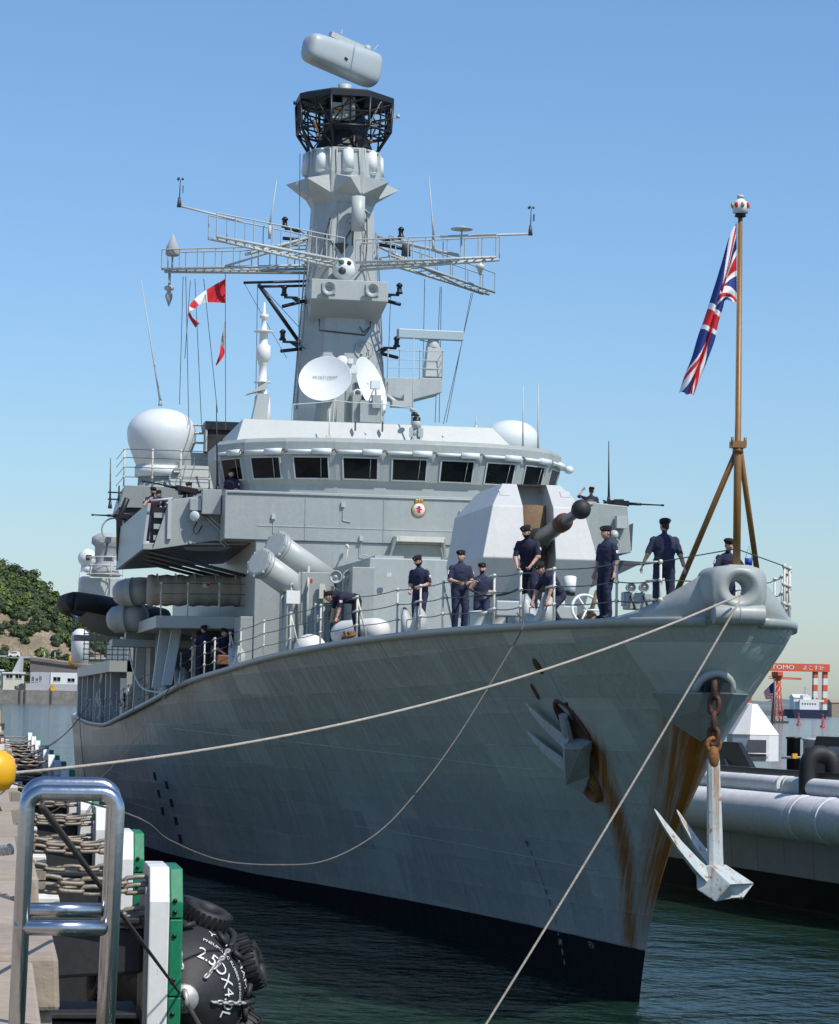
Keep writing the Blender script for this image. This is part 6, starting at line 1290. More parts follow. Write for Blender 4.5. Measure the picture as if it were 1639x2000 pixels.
# ------------------------------------------------------------------ floating pneumatic fender
FC = Q(3.14, 45.2, 1.32); fv = (Q(0, 1, 0)-Q(0, 0, 0)).normalized(); fu = (Q(1, 0, 0)-Q(0, 0, 0)).normalized(); RD = 1.22
pf = thing('pneumatic_fender', 'big black floating rubber fender with white lettering, chain net and tyres', 'fender', tuple(FC))
mb = MB(); prof = [(.16, -2.05), (.22, -1.98), (.5, -1.86), (.82, -1.58), (1.05, -1.2), (1.18, -.75), (RD, -.3), (RD, .3), (1.18, .75), (1.05, 1.2), (.82, 1.58), (.5, 1.86), (.22, 1.98), (.16, 2.05)]
mb.lathe(prof, FC, fv, 40); mb.build('body', 'rubber', pf)
def fsurf(s, a, off=0.):     # s along the axis (negative towards the viewer), a round it
    r = herm([p[1] for p in prof], [p[0] for p in prof], s)+off
    return FC+fv*s+(fu*math.cos(a)+Vector((0, 0, 1))*math.sin(a))*r
tyre = MB(); tyre.lathe([(.20, -.12), (.30, -.15), (.37, -.13), (.40, -.07), (.40, .07), (.37, .13), (.30, .15), (.20, .12), (.18, 0), (.20, -.12)], (0, 0, 0), (0, 0, 1), 24, False)
for k in range(24):
    a = k*math.pi/12; tyre.box((.40*math.cos(a), .40*math.sin(a), 0), (.025, .05, .24), rz=a)
tyre_me = tyre.mesh('tyre', 'rubber')
NT = 7
for ring_s in (-.62, .7):
    for k in range(NT):
        a = 2*math.pi*(k+.35)/NT; p = fsurf(ring_s, a, .10); o = put('tyre', tyre_me, pf)
        nr_ = (fu*math.cos(a)+Vector((0, 0, 1))*math.sin(a)); 
        if ring_s < -.5: nr_ = (nr_-fv*.22).normalized()
        tg = (-fu*math.sin(a)+Vector((0, 0, 1))*math.cos(a)); z_ = tg.cross(nr_).normalized()
        T = Matrix((tg, nr_, z_)).transposed().to_4x4(); T = Matrix((tg, nr_.cross(tg).normalized(), nr_)).transposed().to_4x4(); T.translation = p-FC; o.matrix_basis = T; o.matrix_parent_inverse = Matrix()
lkf = link_mesh(.16, .022, .10, 'chain_link', 'chainpale', 10)
for k in range(NT):
    a = 2*math.pi*(k+.85)/NT; pts = [fsurf(s, a, .05) for s in (-1.9, -1.62, -1.3)]
    net = bpy.data.objects.new('chain_net', None); COL.objects.link(net); net.parent = pf
    for i in range(2): chain(lkf, pts[i], pts[i+1], .16, net)
    for o in net.children: o.matrix_basis = Matrix.Translation(-FC) @ o.matrix_basis
    mb = MB(); mb.tube([fsurf(s, a, .06) for s in (-1.3, -1.1, -.8, -.4, 0, .4, .8)], .055, 8); mb.build('sleeve', 'rubber', pf)
    for sg in (-1, 1): mb = MB(); mb.tube([fsurf(-1.28, a+sg*.08, .07), fsurf(-1.2, a+sg*.27, .1)], .05, 8); mb.build('sleeve', 'rubber', pf)
mb = MB(); mb.torus(FC-fv*2.1, .14, .045, (1, .1, 0), 16, 8); mb.cyl(FC-fv*2.06, FC-fv*1.9, .22, .26, 16); mb.build('towing_ring', 'chainpale', pf)
def on_fender(txt, size, s0_, a0):    # lettering runs round the shoulder of the fender, on the end facing the viewer
    t = text_mesh(txt, size)
    for v_ in t.vertices:
        s = s0_+v_.co.y*-.55; r = herm([p[1] for p in prof], [p[0] for p in prof], s0_); a = a0-v_.co.x/r
        v_.co = fsurf(s0_-v_.co.y*-.0-(-v_.co.y)*.8, a, .008)
    t.materials.clear(); t.materials.append(M['white']); put('lettering', t, pf)
on_fender('YOKOHAMA 50kPa', .23, -1.16, R(14)); on_fender('2.5DX4.0L', .30, -1.66, R(22)); on_fender('PNEUMATIC RUBBER FENDER', .10, -1.40, R(30))
# ------------------------------------------------------------------ stainless ladder rail in the foreground
lr_ = thing('ladder_handrail', 'bright stainless steel ladder handrail at the quay edge in the foreground', 'handrail', tuple(Q(.35, 12.5, QZ)))
RVN = 12.5
def hoop(v, du, dz, name):
    ul, ur, zt = .16+du, .575+du, 5.66+dz; r_ = .075
    k_ = .075; pts = [Q(ul-.03, v, 3.9), Q(ul, v, zt-k_)]+[Q(ul+k_*(1-math.cos(R(a))), v, zt-k_+k_*math.sin(R(a))) for a in (15, 30, 45, 60, 75, 90)]+[Q(ur-k_+k_*math.sin(R(a)), v, zt-k_+k_*math.cos(R(a))) for a in (0, 15, 30, 45, 60, 75, 90)]+[Q(ur-.03, v, 3.9)]
    mb = MB(); mb.tube(pts, .037, 16); mb.build(name, 'steel', lr_)
hoop(12.5, 0, 0, 'hoop'); hoop(13.1, .012, .02, 'hoop')
for v in (12.5, 13.1):
    mb = MB(); mb.tube([Q(.12+.01*(v > 13), v, 5.04+.035*(v > 13)), Q(.54, v, 5.04+.035*(v > 13))], .036, 14); mb.build('rung', 'steel', lr_)
# yellow ball-headed post and its chains
yp = thing('yellow_post', 'yellow mooring post with a rounded head at the left edge of the quay', 'post', tuple(Q(-.05, 16, QZ)))
c = Vector(Q(-.002, 16, 5.66)); mb = MB(); mb.lathe([(.02, -.13), (.10, -.105), (.135, -.05), (.14, .03), (.12, .085), (.07, .12), (.02, .13)], c, (0, 0, 1), 24); mb.build('post_head', 'yellow', yp)
mb = MB(); mb.cyl(Q(-.05, 16, QZ), Q(-.05, 16, 6.02), .085, n=20); mb.build('post_pipe', 'yellow', yp)
lks = link_mesh(.10, .013, .06, 'chain_link', 'chainpale', 10)
pc = bpy.data.objects.new('chain', None); COL.objects.link(pc); pc.parent = yp
chain(lks, Q(-.25, 15.9, 5.36), Q(.10, 13.2, 5.36), .10, pc, sag=.06)
for o in pc.children: o.matrix_basis = Matrix.Translation(-yp.location) @ o.matrix_basis
mb = MB(); mb.tube(catenary(Q(-.3, 15.9, 5.12), Q(.12, 13.2, 5.12), .02), .014, 5); mb.build('lower_rope', 'rope', yp)
# bollards that take the bow ropes
for v, u, lb_ in ((38., -.05, 'dark iron bollard behind the ladder handrail, holding the bow rope'),):
    mb = MB(); mb.lathe([(.2, 0), (.16, .08), (.12, .35), (.17, .45), (.18, .52), (.08, .58), (.01, .6)], Q(u, v, QZ), n=20); tag(mb.build('quay_bollard', 'darkgrey'), lb_, 'bollard')
for i, v in enumerate((58., 78., 99., 122.)):   # chains, ropes and blocks lying on the far quay
    random.seed(40+i); mb = MB(); pts = [Q(-.5+.55*math.sin(k*.9+i), v+k*.35, QZ+.06+.05*(k % 3)) for k in range(22)]; mb.tube(spline(pts, 3), .06, 5); tag(mb.build('coiled_rope', ['rope', 'ropedark', 'chain', 'rope'][i]), ['tan rope snaking along the quay behind the handrail', 'dark rope further along the quay edge', 'rusty chain lying on the quay beyond the dark rope', 'far coil of tan rope near the end of the quay'][i], 'rope')
random.seed(8)
for i in range(46):
    v = 26+i*3.1; u = random.uniform(-1.1, .3); mb = QB(); s_ = random.uniform(.12, .4); mb.qbox(u, u+s_, v, v+s_*random.uniform(.8, 2.5), QZ-.02, QZ+random.uniform(.06, .3)); mb.build('fender_bracket', random.choice(['padwhite', 'chain', 'concrete', 'rust', 'padwhite', 'chain']), quay, .01)
# ------------------------------------------------------------------ mooring lines
def rope(name, pts, r, m_, label, n=8):
    mb = MB(); mb.tube(pts, r, n); return tag(mb.build(name, m_), label, 'rope')
rope('mooring_rope', catenary((-.06, -.86, 8.18), Q(-.05, 38, 5.0), .55, 40), .023, 'rope', 'pale mooring rope stretched from the bow ring across the hull to the quay', 8)
rope('mooring_rope', catenary((-.02, -.86, 8.15), (-5.61, -2.69, -0.3), .1, 30), .021, 'rope', 'pale mooring rope running down from the bow ring towards the viewer')
cat_pts = [(-3.0, 4.7, 7.95)]+[tuple(Vector(p)) for p in ((-3.04, 3.9, 7.68), (-3.69, 2.5, 6.97), (-5.16, -1.0, 5.63), (-6.21, -3.0, 4.7), (-7.12, -4.5, 4.04), (-8.15, -6.0, 3.67), (-9.12, -7.5, 3.68), (-10.1, -9.0, 3.83), (-10.95, -10.5, 4.19), (-11.61, -12.0, 4.6), (-12.21, -14.0, 5.12))]
cat_pts[-1] = tuple(Q(.0, 38, 4.95))
rope('mooring_rope', spline(cat_pts, 6), .014, 'ropegrey', 'slack tan rope hanging in a deep curve below the bow to the quay')
rope('hand_line', catenary((-7.0, 41.5, 6.7), Q(1.2, 60, 3.5), .6, 20), .016, 'ropedark', 'thin dark line from the midship deck down to the quay', 5)
rope('hand_line', catenary((-7.9, 84, 5.8), Q(-.3, 30, 5.2), .5, 30), .02, 'ropedark', 'dark line from the stern deck across the water to the quay', 5)
rope('hand_line', catenary((-7.95, 92, 5.4), Q(2.4, 62, 3.4), 1.0, 20), .016, 'ropedark', 'thin dark line hanging from the stern towards the fenders', 5)
rope('fender_rope', [Q(.25, 13.6, 5.55), FC-fv*2.1], .019, 'ropedark', 'taut black rope from the handrail to the floating fender', 8)
rope('fender_rope', [FC-fv*2.15, Q(4.1, 41.5, -.3)], .04, 'ropedark', 'black rope running from the floating fender into the water', 8)
rope('boat_painter', spline([(-8.12, 50.0, 9.91), (-8.11, 49.0, 8.86), (-8.1, 48.0, 8.01), (-7.95, 47.0, 7.0), (-7.68, 46.0, 6.47), (-7.21, 45.0, 6.35)], 6), .03, 'white', 'white hanging line from the rubber boat to the rail')
rope('deck_hose', spline([(-2.83, 11.5, 8.79), (-2.88, 10.0, 8.59), (-2.71, 9.4, 8.48), (-2.56, 8.2, 8.47), (-2.44, 7.2, 8.55), (-2.44, 6.4, 8.64)], 6), .025, 'ropedark', 'dark rope passed between two sailors by the rail')
# ------------------------------------------------------------------ tug lying beyond the bow
TO = Vector((10.0, 35.5, 0)); tt = Vector((.125, -.992, 0)).normalized(); tn = Vector((.992, .125, 0)).normalized()
def T_(s, n, z): return TO+tt*s+tn*n+Vector((0, 0, z))
tug = thing('tug', 'black tug with big grey rubber fenders lying beyond the frigate bow', 'tug', tuple(T_(0, 4, 0)))
class TB(MB):
    def tb(s, s0, s1, n0, n1, z0, z1): return s.hexa([T_(s0, n0, z0), T_(s1, n0, z0), T_(s1, n1, z0), T_(s0, n1, z0), T_(s0, n0, z1), T_(s1, n0, z1), T_(s1, n1, z1), T_(s0, n1, z1)])
def side(s): return .018*max(0, -s-6)**2+.03*max(0, s-9)**2      # the sides draw in towards the ends
mb = TB(); ss = [-16, -12, -8, -4, 0, 4, 8, 12, 15]
mb.loft([[T_(s, side(s)+d, z) for d, z in ((1.1, -1.5), (.75, .2), (.28, 1.2))]+[T_(s, 8-side(s)-d, z) for d, z in ((.28, 1.2), (.75, .2), (1.1, -1.5))] for s in ss]); mb.build('hull', 'tugblack', tug)
mb = TB(); mb.loft([[T_(s, side(s)+.30, 3.9), T_(s, 8-side(s)-.3, 3.9), T_(s, 8-side(s)-.3, 1.2), T_(s, side(s)+.30, 1.2)] for s in ss]); mb.build('topsides', 'tugblack', tug)
for k in range(15):          # lower belting plates
    s0_ = -15+k*2; mb = TB(); mb.hexa([T_(s0_+.015, side(s0_)+.12, 1.18), T_(s0_+1.985, side(s0_+2)+.12, 1.18), T_(s0_+1.985, side(s0_+2)+.6, 1.18), T_(s0_+.015, side(s0_)+.6, 1.18), T_(s0_+.015, side(s0_)+.02, 2.28), T_(s0_+1.985, side(s0_+2)+.02, 2.28), T_(s0_+1.985, side(s0_+2)+.6, 2.28), T_(s0_+.015, side(s0_)+.6, 2.28)]); mb.build('belting_plate', 'tuggrey', tug, .02)
def cyl_run(z, r, off, brk, name):
    for a, b in brk:
        n = max(3, int((b-a)/1.2)); mb = MB(); mb.tube([T_(a+(b-a)*i/n, side(a+(b-a)*i/n)+off, z) for i in range(n+1)], r, 22); f = mb.build(name, 'tugfender', tug, .02)
        for e in (a+.06, b-.06):
            mb = MB(); mb.tube([T_(e-.09, side(e)+off, z), T_(e+.09, side(e)+off, z)], r+.02, 22); mb.build('fender_band', 'tugfender', f, .01)
cyl_run(2.98, .68, -.24, ((-15, -9.1), (-9, -3.1), (-3, 7.2), (7.25, 9.0), (9.05, 14)), 'foam_fender')
cyl_run(3.86, .29, .12, ((-15, -6), (-5.8, 4.9), (5.2, 9.8), (10.1, 14)), 'upper_fender')
mb = TB(); mb.tb(-15, 14, .35, .6, 4.15, 4.33); mb.build('gunwale_pipe', 'tugblack', tug)
cyl_run(4.12, .13, 1.0, ((-15, 0), (.3, 14)), 'inner_fender')
mb = TB(); mb.hexa([T_(-14, 1.9, 3.9), T_(-1.2, 1.9, 3.9), T_(-1.2, 2.1, 3.9), T_(-14, 2.1, 3.9), T_(-14, 2.0, 5.05), T_(-3.0, 2.0, 5.05), T_(-3.0, 2.15, 5.05), T_(-14, 2.15, 5.05)]); mb.build('bulwark', 'tugblack', tug)
mb = TB(); mb.hexa([T_(1.2, 2.4, 3.9), T_(14, 2.2, 3.9), T_(14, 2.4, 3.9), T_(1.2, 2.6, 3.9), T_(2.2, 2.4, 5.35), T_(14, 2.2, 5.35), T_(14, 2.4, 5.35), T_(2.2, 2.6, 5.35)]); bw_ = mb.build('bulwark', 'tugblack', tug, .02)
mb = TB(); mb.tb(3.2, 4.6, 2.3, 2.39, 4.75, 5.05); mb.build('mooring_port', 'tuggrey', bw_, .1)
for p0 in ((12.8, 36.39, 4.86), (12.9, 34.99, 4.84)):
    x, y, z = p0; mb = MB(); mb.lathe([(.22, -.7), (.22, .35), (.26, .37), (.26, .42), (.05, .43)], (x, y, z), n=16); bt_ = mb.build('bitt', 'tugblack' if x < 12.85 else 'tuggrey', tug)
x, y, z = (12.6, 35.11, 4.64); mb = MB(); mb.tube([(x-.6, y, z), (x+1.2, y-.3, z)], .05, 6); mb.build('hand_bar', 'tuggrey', tug); mb = MB(); mb.box((x-.2, y-.1, z+.05), (.16, .1, .16)); mb.build('yellow_tag', 'yellow', tug)
for dx in (0, .45): mb = MB(); mb.cyl((x+.3+dx, y-.2, z-.6), (x+.3+dx, y-.2, z+.3), .2, .2, 14); mb.build('roller', 'tugblack', tug)
# big black goose-neck vent
c = Vector((11.2, 28.85, 4.15)); mb = MB(); mb.tube(spline([c+Vector((-.35, 0, -.8)), c+Vector((-.35, 0, .3)), c+Vector((-.2, 0, .65)), c+Vector((.1, 0, .7)), c+Vector((.38, -.1, .45)), c+Vector((.42, -.1, -.8))], 5), .26, 16); mb.build('goose_neck_vent', 'rubber', tug)
# white faceted shelter
sx, sy, sz = (13.8, 44.29, 4.63); oc = [(math.cos(R(22.5+45*k)), math.sin(R(22.5+45*k))) for k in range(8)]
mb = MB(); r_ = .92; mb.loft([[(sx+a*r_, sy+b*r_, sz-.3) for a, b in oc], [(sx+a*r_, sy+b*r_, sz+.62) for a, b in oc], [(sx+a*r_*1.02, sy+b*r_*1.02, sz+.64) for a, b in oc], [(sx+a*.16, sy+b*.16, sz+1.72) for a, b in oc]]); sh_ = mb.build('shelter', 'white', tug, .015)
mb = MB(); mb.box((sx-.1, sy-.87, sz+.1), (.66, .04, .72)); mb.build('shelter_hatch', 'darkgrey', sh_); mb = MB(); mb.tube([(sx-.55, sy-.93, sz-.02), (sx+.35, sy-.93, sz-.02)], .02, 5); mb.build('shelter_bar', 'white', sh_)
mb = MB(); mb.tube([(11.5, 39.91, 4.54), (11.2, 38.07, 4.01)], .03, 5); mb.build('stay', 'greyclean', tug)
# ensign on the tug
p0 = Vector((14.5, 44.33, 5.72)); p1 = Vector((14.5, 44.01, 7.27)); mb = MB(); mb.tube([p0-Vector((0, 0, 1.2)), p1], .03, 6); tag(mb.build('ensign_staff', 'tugblack'), 'thin dark flag staff standing behind the white shelter', 'flag staff')
mb = MB(); mb.smooth = True; NU2, NV2 = 26, 26
ft = [Vector((14.5, 44.07, 7.14)), Vector((14.4, 44.48, 6.96)), Vector((14.3, 44.64, 6.77))]; fb = [Vector((14.5, 44.23, 6.38)), Vector((14.5, 44.6, 6.6)), Vector((14.4, 44.71, 6.48))]
ft = spline(ft, 13); fb = spline([Vector((14.5, 44.11, 6.38)), Vector((14.5, 44.48, 6.52)), Vector((14.4, 44.71, 6.52))], 13)
mb.grid(lambda u, v: tuple(fb[int(round(u*26))].lerp(ft[int(round(u*26))], v)+Vector((0, .05*math.sin(u*9), 0))), NU2, NV2)
for k in range(len(mb.f)):
    u, v = (k//NV2)/NU2, (k % NV2)/NV2; mb.m[k] = 2 if (u < .42 and v > .46) else (0 if int(v*13) % 2 == 0 else 1)
tag(mb.build('ensign', ['flagred', 'flagwhite', 'flagblue']), 'striped red and white ensign with a blue corner behind the white shelter', 'flag')
# ------------------------------------------------------------------ far shore on the right
mb = MB(); x0, x1 = (979.44, 3600.0, -0.47)[0], (1334.63, 3600.0, 6.02)[0]; random.seed(2)
ridge = [(x0+(x1-x0)*i/40, 22+10*noise.noise(Vector((i*.35, 0, 0)))) for i in range(41)]
mb.loft([[(x, 3600, -1) for x, h in ridge], [(x, 3602, 7) for x, h in ridge], [(x, 3760, h*.8) for x, h in ridge], [(x, 4100, h) for x, h in ridge]], False, False)
struct(mb.build('far_shore', mat('hazy far shore', (.17, .20, .21), .9, var=.3, scale=.01)))
for i, (px0, w_, h_, m_) in enumerate((((1192.45, 3590.0, 3.49)[0], 40, 20, 'concrete'), ((1137.38, 3590.0, 2.49)[0], 22, 26, 'white'), ((1204.56, 3590.0, 3.71)[0], 30, 15, 'tuggrey'))):
    mb = MB(); mb.bx(px0, px0+w_, 3575, 3598, 0, h_); mb.hexa([(px0-1, 3574, h_), (px0+w_+1, 3574, h_), (px0+w_+1, 3599, h_), (px0-1, 3599, h_), (px0-1, 3586, h_+5), (px0+w_+1, 3586, h_+5), (px0+w_+1, 3587, h_+5), (px0-1, 3587, h_+5)]); tag(mb.build('warehouse', m_), ['brownish warehouse on the far shore right of the crane legs', 'pale block on the far shore left of the tanker', 'grey shed at the right edge of the far shore'][i], 'building')
# tanker
ty = 2450; tx0, tx1 = (777.1, 2450.0, 3.63)[0], (814.39, 2450.0, 4.31)[0]; zd_ = (794.65, 2450.0, 8.42)[2]
tk = thing('tanker', 'distant dark blue tanker with a white bridge castle across the bay', 'ship', (tx0, ty, 0))
mb = MB(); mb.loft([[(tx0+4, ty, -1), (tx1-3, ty, -1), (tx1-3, ty+24, -1), (tx0+4, ty+24, -1)], [(tx0, ty-2, zd_), (tx1, ty-2, zd_), (tx1, ty+26, zd_), (tx0, ty+26, zd_)]]); mb.build('hull', mat('tanker blue', (.035, .05, .10), .5, var=.1, scale=.05), tk)
sx0, sx1 = (786.4, 2450.0, 3.8)[0], (806.09, 2450.0, 4.16)[0]; H1 = (794.56, 2450.0, 18.36)[2]; H2 = (794.52, 2450.0, 22.33)[2]
mb = MB(); mb.bx(sx0, sx1, ty+3, ty+20, zd_, H1); mb.build('castle', 'white', tk)
mb = MB(); mb.bx(sx0+4, sx0+12, ty+5, ty+15, H1, H2); mb.build('bridge', 'white', tk); mb = MB(); mb.bx(sx0-6, sx1+5, ty+4, ty+9, H1-2.2, H1-.2); mb.build('bridge_wing', 'white', tk)
mb = MB(); mb.bx(sx0+7, sx0+8, ty+9, ty+10, H2, H2+8); mb.build('mast', 'tuggrey', tk)
for k in range(6): mb = MB(); mb.bx(sx0+2+k*2.6, sx0+3.4+k*2.6, ty+2.8, ty+3.1, H1-5, H1-3.6); mb.build('window', 'darkgrey', tk)
mb = MB(); mb.bx(tx1-12, tx1-10, ty+8, ty+10, zd_, zd_+12); mb.build('crane_post', 'tuggrey', tk)
# shipyard gantry
gy = 3000; gx0, gx1 = (884.05, 3000.0, 59.24)[0], (998.21, 3000.0, 61.68)[0]; gz0, gz1 = (984.95, 3000.0, 54.1)[2], (984.87, 3000.0, 63.22)[2]
gc = thing('gantry_crane', 'giant orange-red shipyard gantry crane with white lettering across the bay', 'crane', ((gx0+gx1)/2, gy, 0))
mb = MB(); mb.bx(gx0, gx1, gy, gy+12, gz0, gz1); mb.build('girder', 'orange', gc)
for pxl in ((981.15, 3000.0, 54.02)[0], (993.19, 3000.0, 54.27)[0], gx0+6, gx0+16):
    n_ = 7
    for k in range(n_):
        z0_, z1_ = gz0*k/n_, gz0*(k+1)/n_; mb = MB(); mb.hexa([(pxl-2.6+z0_*.012, gy+2, z0_), (pxl+2.6+z0_*.012, gy+2, z0_), (pxl+2.6+z0_*.012, gy+8, z0_), (pxl-2.6+z0_*.012, gy+8, z0_), (pxl-2.6+z1_*.012, gy+2, z1_), (pxl+2.6+z1_*.012, gy+2, z1_), (pxl+2.6+z1_*.012, gy+8, z1_), (pxl-2.6+z1_*.012, gy+8, z1_)]); mb.build('leg_section', 'orange' if k % 2 == 0 else 'white', gc)
hT = (gz1-gz0)*.78
for txt, pa, al in (('SUMITOMO', (929.95, 3000.0, 57.8), 1.), ('よこすか', (977.94, 3000.0, 58.81), 1.)):
    t = text_mesh(txt, 10.); xs = [v.co.x for v in t.vertices]; ys_ = [v.co.y for v in t.vertices]; w_ = max(xs)-min(xs); h_ = max(ys_)-min(ys_)
    wid = (953.92, 3000.0, 58.3)[0]-(906.04, 3000.0, 57.29)[0] if txt == 'SUMITOMO' else (991.25, 3000.0, 59.09)[0]-(965.29, 3000.0, 58.54)[0]
    for v in t.vertices: v.co = Vector((pa[0]+(v.co.x-(max(xs)+min(xs))/2)*wid/w_, gy-.4, (gz0+gz1)/2+(v.co.y-(max(ys_)+min(ys_))/2)*hT*.72/h_))
    t.materials.clear(); t.materials.append(M['flagwhite']); put('lettering', t, gc)
# red harbour crane on its pontoon
cy = 1300; cx0 = (405.95, 1300.0, 3.3)[0]; s1_ = (406.23, 1300.0, 3.31)[0]-cx0; zt_ = (405.72, 1300.0, 26.86)[2]; zb_ = (405.97, 1300.0, 1.16)[2]; zh = (405.76, 1300.0, 22.04)[2]
hc = thing('harbour_crane', 'red lattice harbour crane on a pontoon beyond the tug', 'crane', (cx0, cy, 0))
mb = MB(); mb.bx(cx0-32*s1_, cx0+14*s1_, cy-5, cy+12, -.5, max(1.2, zb_)); mb.build('pontoon', 'darkgrey', hc)
for a_, b_ in ((-8, -3.5), (8, 3.5)):
    for yy in (0, 6): mb = MB(); mb.tube([(cx0+a_*s1_, cy+yy, 1), (cx0+b_*s1_, cy+yy*.7+1, zh)], .38, 5); mb.build('tower_leg', 'orange', hc)
for k in range(5):
    t0, t1 = k/5, (k+1)/5
    for s_ in (-1, 1): mb = MB(); mb.tube([(cx0+s_*(8-4.5*t0)*s1_, cy, 1+(zh-1)*t0), (cx0-s_*(8-4.5*t1)*s1_, cy, 1+(zh-1)*t1)], .22, 4); mb.build('tower_brace', 'orange', hc)
mb = MB(); mb.loft([[(cx0+a_*5*s1_, cy+b_*3+3, zh) for a_, b_ in oc], [(cx0+a_*10*s1_, cy+b_*5+3, zt_-2) for a_, b_ in oc], [(cx0+a_*10*s1_, cy+b_*5+3, zt_) for a_, b_ in oc]]); mb.build('slewing_house', 'orange', hc)
for dz in (0, -2.4): mb = MB(); mb.tube([(cx0-18*s1_, cy+2, zt_-2.5+dz*.4), (cx0+46*s1_, cy+2, zt_-3.2+dz*.2)], .25, 4); mb.build('jib_chord', 'orange', hc)
for k in range(9): mb = MB(); mb.tube([(cx0+(6+k*4.4)*s1_, cy+2, zt_-2.8), (cx0+(8+k*4.4)*s1_, cy+2, zt_-4+.05*k)], .15, 4); mb.build('jib_lacing', 'orange', hc)
# red buoys
for i, (px0, pt_) in enumerate((((352.93, 1100.0, 0.01), (352.88, 1100.0, 5.48)), ((324.59, 980.0, 0.01), (324.55, 980.0, 5.32)))):
    x, y = px0[0], px0[1]; h_ = pt_[2]; b0_ = thing('channel_buoy', ['red channel buoy nearer the tanker bow on the left', 'red channel buoy on the right, below the crane legs'][i], 'buoy', (x, y, 0), 'red channel buoys')
    mb = MB(); mb.lathe([(1.0, -.4), (1.15, .3), (.95, .8), (.5, 1.1), (.3, 1.3)], (x, y, 0), n=14); mb.build('float', 'red', b0_)
    mb = MB()
    for k in range(3): mb.tube([(x+.6*math.cos(k*2.1), y+.6*math.sin(k*2.1), 1), (x+.12*math.cos(k*2.1), y+.12*math.sin(k*2.1), h_-.6)], .12, 5)
    mb.build('cage', 'red', b0_); mb = MB(); mb.lathe([(.35, -.5), (.3, .1), (.1, .4)], (x, y, h_-.3), n=8); mb.build('lantern', 'red', b0_)
# ------------------------------------------------------------------ wooded headland on the left
HY = 2400.
X0_ = (15.44, 2400.0, 34.03)[0]; hx = lambda px: X0_+((61.43, 2400.0, 35.01)[0]-X0_)/100*px
M1 = ((61.43, 2400.0, 35.01)[0]-(15.44, 2400.0, 34.03)[0])/100          # metres per picture column out there
hz = lambda py: 6.1+(1362.5-py)*M1
sky_px = [(-1000, 1300), (-850, 1200), (-650, 1110), (-420, 1075), (-220, 1045), (-100, 1052), (-40, 1062), (0, 1078), (20, 1086), (40, 1096), (62, 1098), (80, 1108), (100, 1128), (120, 1150), (140, 1166), (152, 1180), (170, 1200), (200, 1230), (260, 1290), (320, 1330)]
crest = lambda px: herm([p[0] for p in sky_px], [hz(p[1]) for p in sky_px], px)
def hill(px, t):     # t 0 at the road, 1 at the crest
    H_ = crest(px)-1; zb_ = hz(1282); f = herm([0, .12, .3, .6, 1], [0, .16, .34, .68, 1.], t)
    n = noise.noise(Vector((px*.03, t*5, 1)))*7*(1-abs(2*t-1)) + noise.noise(Vector((px*.12, t*14, 4)))*2.2*(1 if t < .4 else .3)
    return Vector((hx(px)+n*.4, HY+70+t*190+n*1.5*(1-t), zb_+max(0, H_-zb_)*f+n*.5))
mb = MB(); mb.smooth = False; mb.grid(lambda u, v: tuple(hill(-1000+u*1320, v)), 300, 50)
rock = mat('sandstone cliff', (.30, .235, .155), .95, var=.5, streak=.85, bump=1., scale=.06); struct(mb.build('headland', rock))
crest2 = lambda px: herm([90, 130, 160, 190, 230, 300], [hz(1240), hz(1170), hz(1150), hz(1148), hz(1170), hz(1200)], px)
mb = MB(); mb.grid(lambda u, v: (hx(90+u*230)*1.12, HY+350+v*160, v*crest2(90+u*230)*1.08+1), 30, 10); struct(mb.build('far_hill', rock))
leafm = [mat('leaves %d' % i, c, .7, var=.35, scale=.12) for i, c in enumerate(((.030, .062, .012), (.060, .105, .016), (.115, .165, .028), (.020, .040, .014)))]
def crown(mb, c, r, n, q):
    for k in range(n):
        a = random.uniform(0, 2*math.pi); z = random.uniform(-.55, 1); rr = math.sqrt(1-z*z)*random.uniform(.72, 1.05); p = c+Vector((rr*math.cos(a)*r, rr*math.sin(a)*r, z*r*.78))
        nrm = (p-c).normalized()+Vector((random.uniform(-.7, .7), random.uniform(-.7, .7), random.uniform(-.3, .7))); nrm.normalize(); x, y, d = frame(nrm); s = q*random.uniform(.6, 1.4)
        mb.add([p-x*s-y*s*.6, p+x*s*.7-y*s, p+x*s+y*s*.7, p-x*s*.6+y*s], [(0, 1, 2, 3)])
random.seed(33); wood = MB(); cnt = 0
while cnt < 700:
    px, t = random.uniform(-160, 250), random.random()
    low = .25+.10*math.sin(px*.07+1)+.10*noise.noise(Vector((px*.05, 0, 0)))
    if 100 < px < 150: low += .06
    if t < low and random.random() < .86: continue
    p = hill(px, t); r = random.uniform(4.2, 8.6)*(.8 if t < .4 else 1); wood.mi = random.choice((0, 1, 1, 2, 2, 3))
    if px < 60 and t < .7 and random.random() < .4: wood.mi = 1
    for _ in range(random.randint(2, 4)): crown(wood, p+Vector((random.uniform(-.6, .6)*r, random.uniform(-.6, .6)*r, r*random.uniform(.2, .9))), r*random.uniform(.45, .8), 42, r*random.uniform(.10, .16))
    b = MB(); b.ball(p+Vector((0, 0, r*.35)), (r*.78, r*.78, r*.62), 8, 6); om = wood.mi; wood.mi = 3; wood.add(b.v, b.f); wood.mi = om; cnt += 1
for k in range(420):
    px, t = random.uniform(-960, -165), random.uniform(.3, 1); p = hill(px, t); r = random.uniform(6, 11); wood.mi = random.choice((0, 1, 1, 2, 3)); crown(wood, p+Vector((0, 0, r*.4)), r, 60, r*.2)
    b = MB(); b.ball(p+Vector((0, 0, r*.3)), (r*.8, r*.8, r*.6), 6, 5); wood.mi = 3; wood.add(b.v, b.f)
